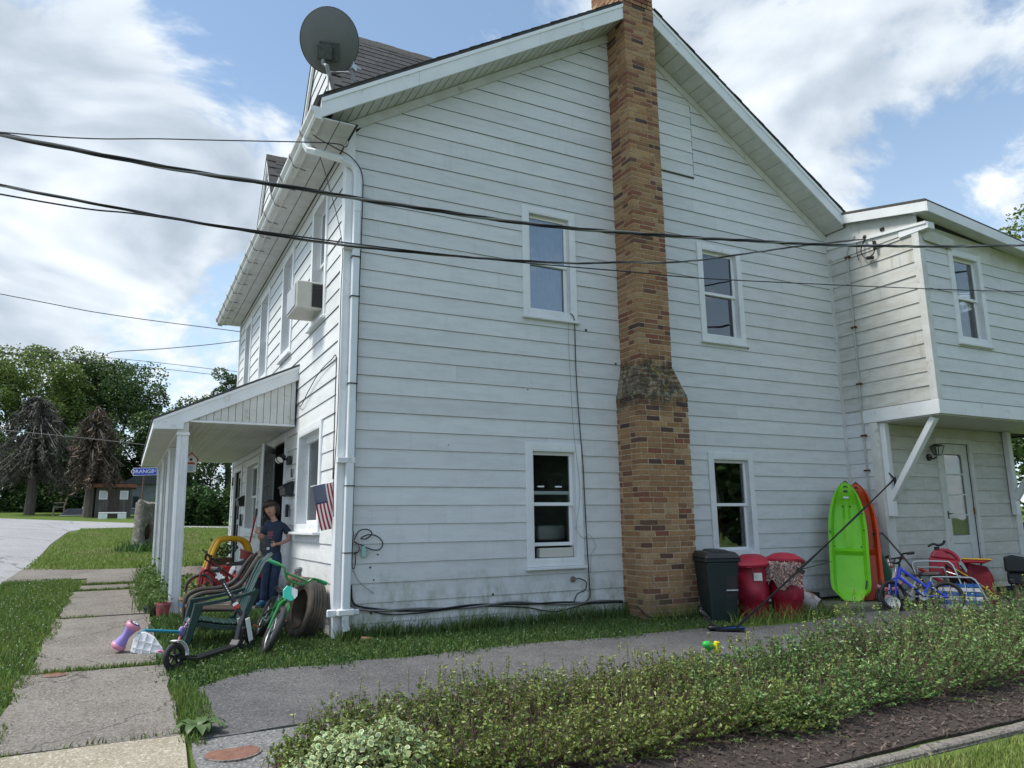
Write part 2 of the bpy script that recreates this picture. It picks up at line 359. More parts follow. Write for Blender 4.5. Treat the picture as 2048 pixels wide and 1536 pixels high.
def paving_mat(name, c1, c2, spk_d, spk_l, crack=.0, scale=1.0):
    m = bpy.data.materials.new(name); m.use_nodes = True; t = NT(m.node_tree); MATS[name] = m
    out = t.n('ShaderNodeOutputMaterial'); b = t.n('ShaderNodeBsdfPrincipled')
    pos = t.n('ShaderNodeNewGeometry').outputs['Position']
    col = t.mixc(t.sm(t.noise(pos, 1.7 * scale, 9, .66), .32, .68), (*c1, 1), (*c2, 1))
    vo = t.n('ShaderNodeTexVoronoi', feature='F1', ins={'Vector': pos, 'Scale': 75.})
    col = t.mixc(t.m('MULTIPLY', t.sm(t.n('ShaderNodeSeparateColor', ins={0: vo.outputs['Color']}).outputs[0], .6, .95), .75), col, (*spk_d, 1))
    col = t.mixc(t.m('MULTIPLY', t.sm(t.n('ShaderNodeSeparateColor', ins={0: vo.outputs['Color']}).outputs[1], .72, .98), .7), col, (*spk_l, 1))
    col = t.mixc(t.m('MULTIPLY', t.sm(t.noise(t.v('ADD', pos, (7, 3, 1)), 3.3 * scale, 8, .7), .58, .74), .6), col, (c1[0] * .6, c1[1] * .6, c1[2] * .58, 1))
    if crack:
        w = t.v('ADD', pos, t.v('MULTIPLY', t.n('ShaderNodeTexNoise', ins={'Vector': pos, 'Scale': 2.5, 'Detail': 6}).outputs[1], (.6, .6, .6)))
        ve = t.n('ShaderNodeTexVoronoi', feature='DISTANCE_TO_EDGE', ins={'Vector': w, 'Scale': crack}).outputs[0]
        col = t.mixc(t.m('MULTIPLY', t.sm(ve, .009, .002), .55), col, (.03, .03, .028, 1))
    t.nt.links.new(col, b.inputs['Base Color']); b.inputs['Roughness'].default_value = .92; b.inputs['Specular IOR Level'].default_value = .2
    bp = t.n('ShaderNodeBump', ins={'Strength': .6, 'Distance': .006, 'Height': t.m('ADD', vo.outputs[0], t.m('MULTIPLY', t.noise(pos, 30, 6, .7), .6))})
    t.nt.links.new(bp.outputs[0], b.inputs['Normal']); t.nt.links.new(b.outputs[0], out.inputs[0]); return m
GROUND = ground_mat()
ASPH = paving_mat('old_driveway_asphalt', (.090, .090, .093), (.130, .129, .129), (.065, .065, .066), (.19, .188, .186), .0)
ROADM = paving_mat('pale_road_asphalt', (.30, .30, .31), (.36, .36, .37), (.2, .2, .2), (.45, .45, .45), .22, .5)
CONC = paving_mat('weathered_concrete', (.165, .148, .130), (.225, .205, .182), (.10, .09, .08), (.30, .28, .26), .55)
CONC_Y = paving_mat('newer_buff_concrete', (.30, .265, .20), (.36, .325, .25), (.25, .22, .16), (.55, .52, .44), .0)
MULCH = M('bark_mulch_soil', (.045, .033, .028), (.075, .056, .048), 30, .95, bump=.9, bscale=60, bdist=.03)

def axis(lo, hi, mid, near, far):
    a = [mid]; s = near
    while a[-1] < hi: a.append(a[-1] + s); s *= far
    b = [mid]; s = near
    while b[-1] > lo: b.append(b[-1] - s); s *= far
    return sorted(set(b[1:] + a))
xs = axis(-600, 600, 0, .6, 1.09); ys = axis(-250, 900, 0, .6, 1.09)
g = MB(); g.v = [(x, y, gz(x, y)) for y in ys for x in xs]; nx = len(xs)
g.f = [(j * nx + i, j * nx + i + 1, (j + 1) * nx + i + 1, (j + 1) * nx + i) for j in range(len(ys) - 1) for i in range(nx - 1)]; g.mi = [0] * len(g.f)
tag(g.build('ground', GROUND, smooth='full'), kind='structure')

def sheet(name, poly, mat, h=.012, parent=None, wob=0., step=.25):
    """a paved sheet that follows the slope, edge broken up by wob"""
    P = []
    for i in range(len(poly)):
        a, b = Vector(poly[i]), Vector(poly[(i + 1) % len(poly)]); n = max(1, int((b - a).length / step)) if wob and (b - a).length < 30 else 1
        d = (b - a); nm = Vector((-d.y, d.x)).normalized()
        for k in range(n):
            q = a + d * (k / n)
            if k and wob: q += nm * random.uniform(-wob, wob)
            P.append(q)
    bm = bmesh.new(); vs = [bm.verts.new((q.x, q.y, gz(q.x, q.y) + h)) for q in P]
    for tri in tessellate_polygon([[Vector((q.x, q.y, 0)) for q in P]]): bm.faces.new([vs[i] for i in tri])
    lo = [bm.verts.new((q.x, q.y, gz(q.x, q.y) - .05)) for q in P]
    for i in range(len(P)): bm.faces.new((vs[i - 1], vs[i], lo[i], lo[i - 1]))
    bmesh.ops.recalc_face_normals(bm, faces=bm.faces)
    me = bpy.data.meshes.new(name); bm.to_mesh(me); bm.free(); me.materials.append(mat)
    o = bpy.data.objects.new(name, me); link(o); o.parent = parent; return o

ROAD = [(-14, -40), (-3.6, -40), (-3.62, 0), (-3.6, 5.9), (-3.5, 9.5), (-3.64, 15), (-3.6, 21.0), (-3.3, 22.2), (-2.6, 23.0), (-1.9, 23.3), (-.8, 22.8), (1.3, 21.4), (8, 17.2), (24, 7), (24, 9.4), (8, 19.0), (1.5, 22.9), (-.5, 24.2), (-1.57, 26.6), (-4.2, 29.7), (-7, 33.0), (-14, 38.5)]
tag(sheet('road', ROAD, ROADM, .014), kind='structure')
swk = sheet('sidewalk', [(-2.56, -9), (-1.62, -9), (-1.66, 6.3), (-2.5, 6.3)], MULCH, .006); tag(swk, kind='structure')
def slab(x0, x1, y0, y1, mat, par, h=.034, tilt=0., skew=0.):
    m = MB(); n = max(2, int((y1 - y0) / .25)); L = []; Rr = []
    for k in range(n + 1):
        y = y0 + (y1 - y0) * k / n; e = 0 if k in (0, n) else 1
        L.append((x0 + random.uniform(-.03, .03) * e, y)); Rr.append((x1 + random.uniform(-.025, .025) * e, y + skew))
    hh = lambda x, y: gz(x, y) + h + tilt * (x - x0)
    tl = [(x, y, hh(x, y)) for x, y in L]; tr = [(x, y, hh(x, y)) for x, y in Rr]
    for k in range(n):
        m.hexa([(*tl[k][:2], tl[k][2] - .1), (*tr[k][:2], tr[k][2] - .1), (*tr[k + 1][:2], tr[k + 1][2] - .1), (*tl[k + 1][:2], tl[k + 1][2] - .1)], [tl[k], tr[k], tr[k + 1], tl[k + 1]])
    o = m.build('paving_slab', mat, par); bm = bmesh.new(); bm.from_mesh(o.data); bmesh.ops.remove_doubles(bm, verts=bm.verts, dist=.0005)
    bmesh.ops.delete(bm, geom=[f for f in bm.faces if abs(f.normal.y) > .9 and y0 + .02 < f.calc_center_median().y < y1 - .02], context='FACES_ONLY'); bm.to_mesh(o.data); bm.free(); return o
slab(-2.63, -1.57, -7.5, -4.3, CONC_Y, swk); slab(-2.63, -1.57, -4.27, -2.55, CONC_Y, swk)
slab(-2.63, -1.59, -2.52, -.485, CONC, swk, .036, skew=-.05); slab(-2.60, -1.64, -.445, 2.35, CONC, swk, .032); slab(-2.56, -1.68, 2.38, 4.72, CONC, swk, .04); slab(-2.5, -1.67, 4.98, 5.5, CONC, swk, .03); slab(-2.46, -1.62, 5.75, 6.55, CONC, swk, .035)
crs = sheet('path', [(-3.7, 6.35), (-2.5, 6.6), (-1.2, 6.55), (.9, 6.6), (.9, 8.0), (-1.4, 8.0), (-2.7, 8.1), (-3.75, 8.8)], CONC, .02, wob=.02); tag(crs, kind='structure')
DRIVE = [(-1.40, -1.38), (-1.15, -1.15), (-.86, -.95), (-.38, -1.04), (-.1, -.99), (.54, -1.06), (1.69, -.98), (2.79, -1.07), (3.9, -1.08), (4.3, -1.22), (4.9, -1.3), (5.6, -1.28), (6.4, -1.1), (7.3, -1.15), (16, -1.0), (16, -2.45), (3.6, -2.42), (1.2, -2.45), (-1.0, -2.60), (-1.5, -2.63)]
tag(sheet('driveway', DRIVE, ASPH, .016, wob=.025), kind='structure')
tag(sheet('driveway_apron', [(-1.53, -2.66), (-1.0, -2.64), (1.2, -2.49), (1.2, -3.4), (-1.2, -5.2), (-1.56, -5.2)], paving_mat('apron_concrete', (.15, .15, .152), (.20, .20, .20), (.08, .08, .08), (.34, .335, .33)), .014, wob=.01), kind='structure')
tag(sheet('mulch_bed', [(-1.1, -3.5), (1.2, -2.5), (3.6, -2.48), (16, -2.5), (16, -4.66), (1.0, -4.64), (-1.0, -4.6)], MULCH, .02, wob=.03), kind='structure')
kerb = tag(sheet('garden_kerb', [(-.5, -4.66), (16, -4.70), (16, -4.80), (-.5, -4.77)], CONC, .008), kind='structure')
x = -.5
while x < 9:
    w = random.uniform(.85, 1.0); m = MB(); h = random.uniform(.028, .04); yo = random.uniform(-.008, .008)
    m.hexa([(x, -4.775 + yo, gz(x, -4.8) - .05), (x + w, -4.785 + yo, gz(x, -4.8) - .05), (x + w, -4.69 + yo, gz(x, -4.7) - .05), (x, -4.68 + yo, gz(x, -4.7) - .05)], [(x + .004, -4.767 + yo, gz(x, -4.8) + h), (x + w - .004, -4.775 + yo, gz(x, -4.8) + h), (x + w - .004, -4.70 + yo, gz(x, -4.7) + h), (x + .004, -4.69 + yo, gz(x, -4.7) + h)])
    m.build('kerb_stone', CONC, kerb, bevel=.012); x += w + .012
RUSTC = M('rusty_iron_cover', (.16, .075, .05), (.24, .12, .085), 25, .85, bump=.5, bscale=90)
for (x, y, r, lb, sx) in ((-2.40, -.56, .085, 'small rusty valve cover set in the grey sidewalk slab', 1), (-1.33, -2.96, .15, 'round rusty cover in the driveway apron by the variegated shrub', 1)):
    t_ = thing('valve_cover', lb, 'valve cover', (x, y, gz(x, y)), 'valve covers')
    z = gz(x, y) + (.036 if x < -2 else .014)
    MB().lathe([(0, z + .004), (r * .93, z + .004), (r, z + .001), (r, z - .02)], (x, y, 0), 28).build('lid', RUSTC, t_, smooth=True)
    MB().lathe([(r + .004, z + .003), (r + .016, z + .003), (r + .016, z - .02)], (x, y, 0), 28).build('rim', CONC, t_, smooth=True)
# ================================================================== the house
E_ = .2032
house = thing('house', 'white two-storey house with lap siding, tan brick chimney and columned front porch', 'house', (0, 0, -.115))
class Fr:
    """a wall plane: u along the wall, o outwards, z up"""
    def __init__(s, org, u, n): s.o = Vector(org); s.u = Vector(u); s.n = Vector(n)
    def P(s, u, o, z): q = s.o + s.u * u + s.n * o; return (q.x, q.y, z)
    def box(s, mb, u0, u1, o0, o1, z0, z1):
        return mb.hexa([s.P(u0, o0, z0), s.P(u1, o0, z0), s.P(u1, o1, z0), s.P(u0, o1, z0)], [s.P(u0, o0, z1), s.P(u1, o0, z1), s.P(u1, o1, z1), s.P(u0, o1, z1)])
FG = Fr((0, 0, 0), (1, 0, 0), (0, -1, 0)); FF = Fr((0, 0, 0), (0, 1, 0), (-1, 0, 0))
AX, AY, AY1 = 7.986, -1.55, -.56
FAL = Fr((AX, 0, 0), (0, -1, 0), (-1, 0, 0)); FAF = Fr((0, AY, 0), (1, 0, 0), (0, -1, 0)); FAD = Fr((0, AY1, 0), (1, 0, 0), (0, -1, 0))

def backing(name, F, u0, u1, z0, z1, ops, mat, par=house, th=.12):
    us = sorted({u0, u1, *[a for o in ops for a in o[:2]]}); zs = sorted({z0, z1, *[a for o in ops for a in o[2:]]})
    us = [u for u in us if u0 <= u <= u1]; zs = [z for z in zs if z0 <= z <= z1]; m = MB()
    for i in range(len(us) - 1):
        for j in range(len(zs) - 1):
            cu, cz = (us[i] + us[i + 1]) / 2, (zs[j] + zs[j + 1]) / 2
            if any(o[0] < cu < o[1] and o[2] < cz < o[3] for o in ops): continue
            F.box(m, us[i], us[i + 1], -th, -.003, zs[j], zs[j + 1])
    return m.build(name, mat, par)

def siding(par, F, ulo, uhi, z0, z1, ops, mat, rowz=0., seam=.35, k0=None, notop=True):
    """lap boards, one object each. ulo(z), uhi(z): ends at height z"""
    k = math.floor((z0 - rowz) / E_ + 1e-6)
    while rowz + k * E_ < z1 - .01:
        za, zb = max(z0, rowz + k * E_), min(z1, rowz + (k + 1) * E_); full = rowz + (k + 1) * E_; base = rowz + k * E_; k += 1
        off = lambda z: .0155 - .0125 * (z - base) / E_
        A, B = (ulo(za), ulo(zb)), (uhi(za), uhi(zb))
        lo, hi = max(A), min(B)
        near = [o for o in ops if o[2] < zb - .001 and o[3] > za + .001 and o[1] > lo and o[0] < hi]
        cuts = sorted({lo, hi, *[min(max(a, lo), hi) for o in near for a in o[:2]]})
        if hi - lo > 2.6 and random.random() < seam: cuts = sorted({*cuts, lo + (hi - lo) * random.uniform(.25, .75)}); sm = True
        cells = []
        if not near and len(cuts) == 2: cells = [[(A, B, za, zb)]]
        else:
            runs = []; cur = []
            for i in range(len(cuts) - 1):
                a, b = cuts[i], cuts[i + 1]; c = (a + b) / 2; seg = []
                o = next((o for o in near if o[0] < c < o[1]), None)
                if b - a < .004: continue
                aa = A if i == 0 and A[0] != A[1] else (a, a); bb = B if i == len(cuts) - 2 and B[0] != B[1] else (b, b)
                if o is None: seg = [(aa, bb, za, zb)]
                else:
                    if o[2] > za + .012: seg.append((aa, bb, za, o[2]))
                    if o[3] < zb - .012: seg.append((aa, bb, o[3], zb))
                if not seg:
                    if cur: runs.append(cur); cur = []
                    continue
                isseam = not near or (i > 0 and not any(abs(a - e) < 1e-6 for o2 in near for e in o2[:2]))
                if cur and i > 0 and isseam: runs.append(cur); cur = []
                cur += seg
            if cur: runs.append(cur)
            cells = runs
        for rn in cells:
            m = MB(); bow = random.uniform(-.0015, .0015)
            for (aa, bb, c0, c1) in rn:
                o0, o1 = off(c0) + bow, off(c1) + bow
                # front face, lip underside with a return, and closed ends
                m.add([F.P(aa[0], o0, c0 + .002), F.P(bb[0], o0, c0 + .002), F.P(bb[1], o1, c1), F.P(aa[1], o1, c1), F.P(aa[0], -.002, c0 + .005), F.P(bb[0], -.002, c0 + .005), F.P(bb[1], -.002, c1), F.P(aa[1], -.002, c1), F.P(aa[0], o0 - .004, c0 + .002), F.P(bb[0], o0 - .004, c0 + .002)],
                      [(0, 1, 2, 3), (0, 8, 9, 1), (0, 3, 7, 4), (1, 5, 6, 2)])
            m.build('siding_board', mat, par)

CW = .085
def window(F, u0, u1, z0, z1, par=house, glass=GLASS, deep=.07, sillo=.03, trim=None, raised=0., storm=False, mid=None, trimw=CW):
    trim = trim or TRIM; m = MB(); cw = trimw
    for a in ((u0, u0 + cw, z0, z1), (u1 - cw, u1, z0, z1), (u0 + cw, u1 - cw, z1 - cw, z1), (u0 + cw, u1 - cw, z0, z0 + cw)): F.box(m, a[0], a[1], 0, .032, a[2], a[3])
    w = m.build('window', trim, par, bevel=.004)
    iu0, iu1, iz0, iz1 = u0 + cw, u1 - cw, z0 + cw, z1 - cw
    m = MB(); j = .012
    for a in ((iu0 - .001, iu0 + j, iz0, iz1), (iu1 - j, iu1 + .001, iz0, iz1), (iu0 + j, iu1 - j, iz1 - j, iz1 + .001), (iu0 + j, iu1 - j, iz0 - .001, iz0 + j)): F.box(m, a[0], a[1], -.14, .029, a[2], a[3])
    m.build('jamb', trim, w)
    m = MB(); F.box(m, u0 - .02, u1 + .02, .0, .035 + sillo, z0 - .035, z0 - .002); m.build('sill', trim, w, bevel=.005)
    iu0 += j; iu1 -= j; iz0 += j; iz1 -= j; zm = mid if mid else (iz0 + iz1) / 2; fw_ = .042
    for nm, a, b, o in (('upper_sash', zm - .02, iz1, -deep + .03), ('lower_sash', iz0 + raised, zm + .02 + raised, -deep)):
        m = MB()
        for q in ((iu0, iu0 + fw_, a, b), (iu1 - fw_, iu1, a, b), (iu0 + fw_, iu1 - fw_, b - fw_, b), (iu0 + fw_, iu1 - fw_, a, a + fw_)): F.box(m, q[0], q[1], o - .028, o, q[2], q[3])
        s = m.build(nm, VINYL, w, bevel=.003)
        m = MB(); F.box(m, iu0 + fw_ - .004, iu1 - fw_ + .004, o - .016, o - .012, a + fw_ - .004, b - fw_ + .004); m.build('pane', glass, w)
    return w, (iu0, iu1, iz0, iz1)
def curtain(F, w, u0, u1, z0, z1, mat, o=-.24, amp=.02, per=.09, flare=0.):
    n = max(6, int((u1 - u0) / per * 6)); m = MB(); vs = []
    for i in range(n + 1):
        u = u0 + (u1 - u0) * i / n; dd = amp * math.sin(2 * math.pi * (u - u0) / per) + amp * .5 * math.sin(5.1 * u)
        vs += [F.P(u + flare * (i / n - .5), o + dd * 1.2, z0), F.P(u, o + dd * .6, z1)]
    m.add(vs, [(2 * i, 2 * i + 2, 2 * i + 3, 2 * i + 1) for i in range(n)]); return m.build('curtain', mat, w, smooth='full')

ZL = lambda u: 5.50 + .6253 * u
ZR = lambda u: 8.02 - .654 * (u - 4.03)
AP = 4.03
GW = [(2.256, 3.05, 3.565, 5.04), (2.25, 3.04, .495, 1.965), (5.15, 6.0, 3.54, 5.02), (5.12, 5.955, .50, 1.94)]
inner = lambda o, d=.06: (o[0] + d, o[1] - d, o[2] + d, o[3] - d)
# ---- gable wall
gw = backing('gable_wall', FG, 0, AX, -.2, 5.45, [inner(o, .085) for o in GW], DARK)
m = MB(); m.prism([(0, 0, 5.45), (AX, 0, 5.40), (AX, 0, ZR(AX) + .1), (AP, 0, 8.12), (0, 0, ZL(0) + .1)], (0, .003, 0), (0, .12, 0)); m.build('gable_top', DARK, house)
ulo = lambda z: max(.07, (z - 5.50) / .6253 - .08) if z > 5.4 else .07
uhi = lambda z: min(AX - .03, AP + (8.02 - z) / .654 + .08) if z > 5.4 else AX - .03
chl = lambda z: 3.72 if z > 2.62 else 3.63
chr_ = lambda z: 4.21 if z > 2.9 else 4.39
gops = [inner(o) for o in GW]
siding(gw, FG, ulo, lambda z: min(3.75 if z > 2.7 else 3.66, uhi(z)), -.115, 7.80, gops, SIDE)
siding(gw, FG, lambda z: max(4.15 if z > 3. else 4.33, ulo(z)), uhi, -.115, 7.85, gops, SIDE)
for z_, x0 in ((-.2, 0),):
    m = MB(); FG.box(m, .0, AX, -.1, -.0035, -.32, -.19); m.build('foundation', CONC, house)
m = MB(); FG.box(m, -.03, .075, .0, .03, -.125, 5.56); FF.box(m, 0.0, .10, .0, .03, -.125, 5.4); m.build('corner_trim', TRIM, house, bevel=.004)
m = MB(); FG.box(m, AX - .045, AX, 0, .022, -.1, 5.45); FAL.box(m, 0.022, .045, 0, .022, -.1, 5.3); m.build('inside_corner_trim', TRIM2, house)
# frieze boards under the rake
m = MB(); m.prism([(-.03, 0, ZL(-.03)), (AP, 0, ZL(AP)), (AP, 0, ZL(AP) + .118), (-.03, 0, ZL(-.03) + .118)], (0, -.034, 0), (0, -.001, 0)); m.build('frieze_board', TRIM2, house, bevel=.004)
m = MB(); m.prism([(AP, 0, ZR(AP)), (AX + .05, 0, ZR(AX + .05)), (AX + .05, 0, ZR(AX + .05) + .118), (AP, 0, ZR(AP) + .118)], (0, -.034, 0), (0, -.001, 0)); m.build('frieze_board', TRIM2, house, bevel=.004)
m = MB(); m.tube([(-.03, -.038, ZL(-.03) + .004), (3.71, -.038, ZL(3.71) + .004)], .010, 6); m.build('frieze_bead', TRIM2, house)
# attic hatch patched with newer boards
at = MB(); FG.box(at, 4.55, 5.19, .0, .021, 6.02, 7.20); at = at.build('attic_patch', M('dark_gap', (.10, .10, .10), None, rough=.8), gw)
for k in range(6):
    a = 6.035 + k * .1935; m = MB()
    m.add([FG.P(4.565, .034, a), FG.P(5.175, .034, a), FG.P(5.175, .024, a + .190), FG.P(4.565, .024, a + .190), FG.P(4.565, .02, a + .003), FG.P(5.175, .02, a + .003)], [(0, 1, 2, 3), (0, 4, 5, 1)]); m.build('siding_board', SIDE_F, gw)
for (u, z, r_) in ((.38, .105, .013), (1.80, .215, .013), (2.62, .50 - .03, .008), (.40, .44, .008), (.36, .57, .009), (.44, .70, .007), (3.18, 3.47, .016), (3.63, 3.06, .014), (6.03, 3.50, .010), (2.3, 2.62, .006), (1.25, 1.9, .005)):
    m = MB(); m.lathe([(0, .024), (r_, .022), (r_ * 1.1, .01)], (u, 0, z), 10, Matrix.Rotation(R(90), 3, 'X')); m.build('rusty_nail_head', M('nail_rust', (.07, .04, .028), None, rough=.9), gw)
# ---- front wall
FWN = [(.83, 1.69, 3.515, 5.205), (2.92, 3.775, 3.51, 5.16), (5.01, 5.935, 3.51, 5.14), (7.06, 7.89, 3.50, 5.11), (.765, 2.105, .94, 2.245), (5.3, 6.70, .88, 2.19)]
FD = [(2.90, 3.98, -.02, 2.28), (7.32, 8.44, .12, 2.17)]
fops = [inner(o, .085) for o in FWN] + [inner(o, .085) for o in FD]
fwall = backing('front_wall', FF, 0.003, 8.85, -.2, 5.46, fops, DARK)
siding(fwall, FF, lambda z: .10, lambda z: 8.78, -.115, 5.40, [inner(o) for o in FWN + FD], SIDE_F, seam=.6)
m = MB(); FF.box(m, 8.77, 8.86, 0, .03, .1, 5.4); m.build('corner_trim', TRIM, house)
m = MB(); m.box(8.0, 8.1, 0.12, 8.85, -.2, 5.9); m.box(0.12, 8.1, 8.75, 8.85, -.2, 5.6); m.prism([(0, 0, 5.55), (8.06, 0, 5.4), (AP, 0, 8.1)], (0, 8.75, 0), (0, 8.85, 0)); m.build('rear_walls', SIDE_F, house)
m = MB(); m.box(.1, 8, .12, 8.75, 2.6, 2.7); m.box(.1, 8, .12, 8.75, -.15, -.05); m.box(3.1, 3.2, .13, 8.7, -.05, 5.4); m.box(6.2, 6.3, .13, 8.7, -.05, 5.4); m.box(.12, 8, 4.4, 4.5, -.05, 5.4); m.build('interior_partitions', M('interior_paint', (.20, .19, .18), None, rough=.9), house)

# ---- windows of the gable wall
CUR_B = M('blue_curtain', (.20, .30, .44), (.16, .25, .38), 8, .9)
CUR_G = M('grey_curtain', (.20, .25, .30), (.15, .19, .24), 8, .9)
CUR_W = M('pale_curtain', (.55, .55, .56), (.45, .45, .46), 8, .9)
CUR_R = M('dark_red_cloth', (.20, .03, .045), (.12, .02, .03), 8, .9)
w, i = window(FG, *GW[0], glass=GLASS_UP); curtain(FG, w, i[0] - .05, i[1] + .05, i[2] - .1, i[3] + .05, CUR_B, amp=.008, per=.07)
w, i = window(FG, *GW[2], glass=GLASS_UP); curtain(FG, w, i[0] - .05, i[1] + .05, i[2] - .1, i[3] + .05, CUR_G, amp=.012, per=.11)
w, i = window(FG, *GW[1], trim=TRIM, sillo=.04, raised=.14)
BEIGE = M('beige_plastic', (.55, .53, .47), None, rough=.45)
m = MB(); FG.box(m, i[0] + .11, i[1] - .01, -.13, -.045, i[2] + .005, i[2] + .115); m.build('filler_board', BEIGE, w, bevel=.008)
m = MB(); FG.box(m, i[0] + .02, i[1] - .03, -.5, -.16, i[2] + .10, i[2] + .16); m.build('window_fan', DARK, w)
m = MB(); FG.box(m, i[0] - .02, i[0] + .22, -.75, -.4, i[2] + .2, i[2] + .62); FG.box(m, i[0] + .3, i[1] + .1, -.7, -.4, i[2] + .2, i[2] + .38); m.build('stored_box', M('pale_carton', (.42, .42, .42), None, rough=.8), w, bevel=.02)
m = MB()
for q in range(2): FG.box(m, i[0] + .1 + q * .25, i[0] + .19 + q * .25, -.068, -.045, (i[2] + i[3]) / 2 + .205, (i[2] + i[3]) / 2 + .222)
m.build('sash_lock', VINYL, w)
w, i = window(FG, *GW[3], sillo=.035)
curtain(FG, w, i[0] + .06, i[0] + .26, (i[2] + i[3]) / 2 - .05, i[3] + .05, CUR_W, o=-.3, amp=.02, per=.08, flare=.25); curtain(FG, w, i[0], i[1] - .12, i[2] - .1, (i[2] + i[3]) / 2 - .06, CUR_R, o=-.42, amp=.03, per=.2)
# ---- windows and doors of the front
for k in range(4):
    w, i = window(FF, *FWN[k], glass=GLASS_UP, deep=.10, trim=TRIM); curtain(FF, w, i[0] - .03, i[1] + .03, i[2] - .1, i[3] + .05, CUR_W, o=-.3, amp=.02, per=.12)
w, i = window(FF, *FWN[4], deep=.10, sillo=.06, mid=FWN[4][3] - .16)
curtain(FF, w, i[0] - .03, i[0] + .22, i[2] - .1, i[3] + .05, CUR_W, o=-.3, amp=.02, per=.1); curtain(FF, w, i[1] - .45, i[1] + .03, i[2] - .1, i[3] + .05, CUR_W, o=-.3, amp=.02, per=.1)
w, i = window(FF, *FWN[5], deep=.10, sillo=.05); curtain(FF, w, i[0] - .03, i[1] + .03, i[2] - .1, i[3] + .05, CUR_W, o=-.3, amp=.02, per=.12)
def door_case(F, u0, u1, z0, z1, cw=.08):
    m = MB()
    for a in ((u0, u0 + cw, z0, z1), (u1 - cw, u1, z0, z1), (u0 + cw, u1 - cw, z1 - cw, z1)): F.box(m, a[0], a[1], -.1, .035, a[2], a[3])
    return m
d1 = door_case(FF, *FD[0]).build('door', TRIM, house, bevel=.004)
m = MB(); FF.box(m, FD[0][0] + .08, FD[0][1] - .08, -.15, -.11, .0, 2.2); m.build('inner_door', M('dark_green_door', (.02, .025, .025), None, rough=.4), d1)
# storm door standing open towards the viewer: leaf turned out of the opening on its far hinge
hy, sw_ = 3.88, .0
ld = Vector((-.33, -.86, 0)).normalized(); L0 = Vector((-.02, hy, 0)); LW = .84
FS = Fr((L0.x, L0.y, 0), ld, Vector((-ld.y, ld.x, 0)))
m = MB()
for a in ((0, .06, .06, 2.17), (LW - .06, LW, .06, 2.17), (.06, LW - .06, 2.08, 2.17), (.06, LW - .06, 1.10, 1.15), (.06, LW - .06, .06, .42)): FS.box(m, a[0], a[1], 0, .03, a[2], a[3])
sdoor = m.build('storm_door', M('storm_door_white', (.66, .68, .69), None, rough=.4), d1, bevel=.003)
m = MB(); FS.box(m, .058, LW - .058, .012, .016, .42, 1.10); FS.box(m, .058, LW - .058, .012, .016, 1.15, 2.08); m.build('storm_pane', GLASS, d1)
m = MB(); FS.box(m, LW - .055, LW - .025, .03, .065, 1.02, 1.12); m.tube([FS.P(LW - .04, .06, 1.1), FS.P(LW - .10, .09, 1.06), FS.P(LW - .10, .09, .92)], .008, 6); m.build('storm_handle', BLACKP, d1)
d2 = door_case(FF, *FD[1]).build('door', TRIM, house, bevel=.004)
m = MB(); FF.box(m, FD[1][0] + .08, FD[1][1] - .08, -.09, -.05, .2, 2.1); m.build('door_leaf', M('door_grey_white', (.5, .51, .51), None, rough=.5), d2)
m = MB(); FF.box(m, FD[1][0] + .2, FD[1][1] - .2, -.05, -.044, 1.15, 1.98); FF.box(m, FD[1][0] + .2, FD[1][1] - .2, -.05, -.044, .55, 1.05); m.build('door_pane', glass_mat('door_glass', (.25, .27, .28), 1.2, .05), d2)
m = MB(); FF.box(m, FD[1][0] + .12, FD[1][0] + .16, -.05, .0, 1.08, 1.2); m.build('door_handle', BLACKP, d2)

# ---- roof
TOPL = lambda x: 5.845 + .6253 * x
TOPR = lambda x: TOPL(AP) - .654 * (x - AP)
m = MB()
m.prism([(-.44, 0, TOPL(-.44)), (AP, 0, TOPL(AP)), (AP, 0, TOPL(AP) + .045), (-.46, 0, TOPL(-.46) + .045)], (0, -.43, 0), (0, 9.05, 0))
m.prism([(AP, 0, TOPR(AP)), (8.3, 0, TOPR(8.3)), (8.3, 0, TOPR(8.3) + .045), (AP, 0, TOPR(AP) + .045)], (0, -.43, 0), (0, 9.05, 0))
roof = m.build('roof', SHING, house)
# uneven shingle butts along both rakes
m = MB(); s = -.4
while s < 3.6: L = .145; m.prism([(s, 0, TOPL(s) + .045), (s + L, 0, TOPL(s + L) + .045), (s + L, 0, TOPL(s + L) + .048), (s, 0, TOPL(s) + .056)], (0, -.442 + random.uniform(-.008, .004), 0), (0, -.2, 0)); s += L
m.build('rake_shingle_edge', SHING_E, house); m = MB(); s = 4.25
while s < 8.0: L = .145; m.prism([(s, 0, TOPR(s) + .045), (s + L, 0, TOPR(s + L) + .045), (s + L, 0, TOPR(s + L) + .056), (s, 0, TOPR(s) + .048)], (0, -.442 + random.uniform(-.008, .004), 0), (0, -.2, 0)); s += L
m.build('rake_shingle_edge', SHING_E, house)
def rake(x0, x1, zf, h, nm='rake_fascia'):
    m = MB(); m.prism([(x0, 0, zf(x0) - h), (x1, 0, zf(x1) - h), (x1, 0, zf(x1)), (x0, 0, zf(x0))], (0, -.425, 0), (0, -.40, 0)); return m.build(nm, TRIM, house, bevel=.004)
for a, b in ((-.42, .70), (.702, 2.35), (2.352, 3.71)): rake(a, b, TOPL, .228)
for a, b in ((4.21, 6.0), (6.002, 7.88)): rake(a, b, TOPR, .228)
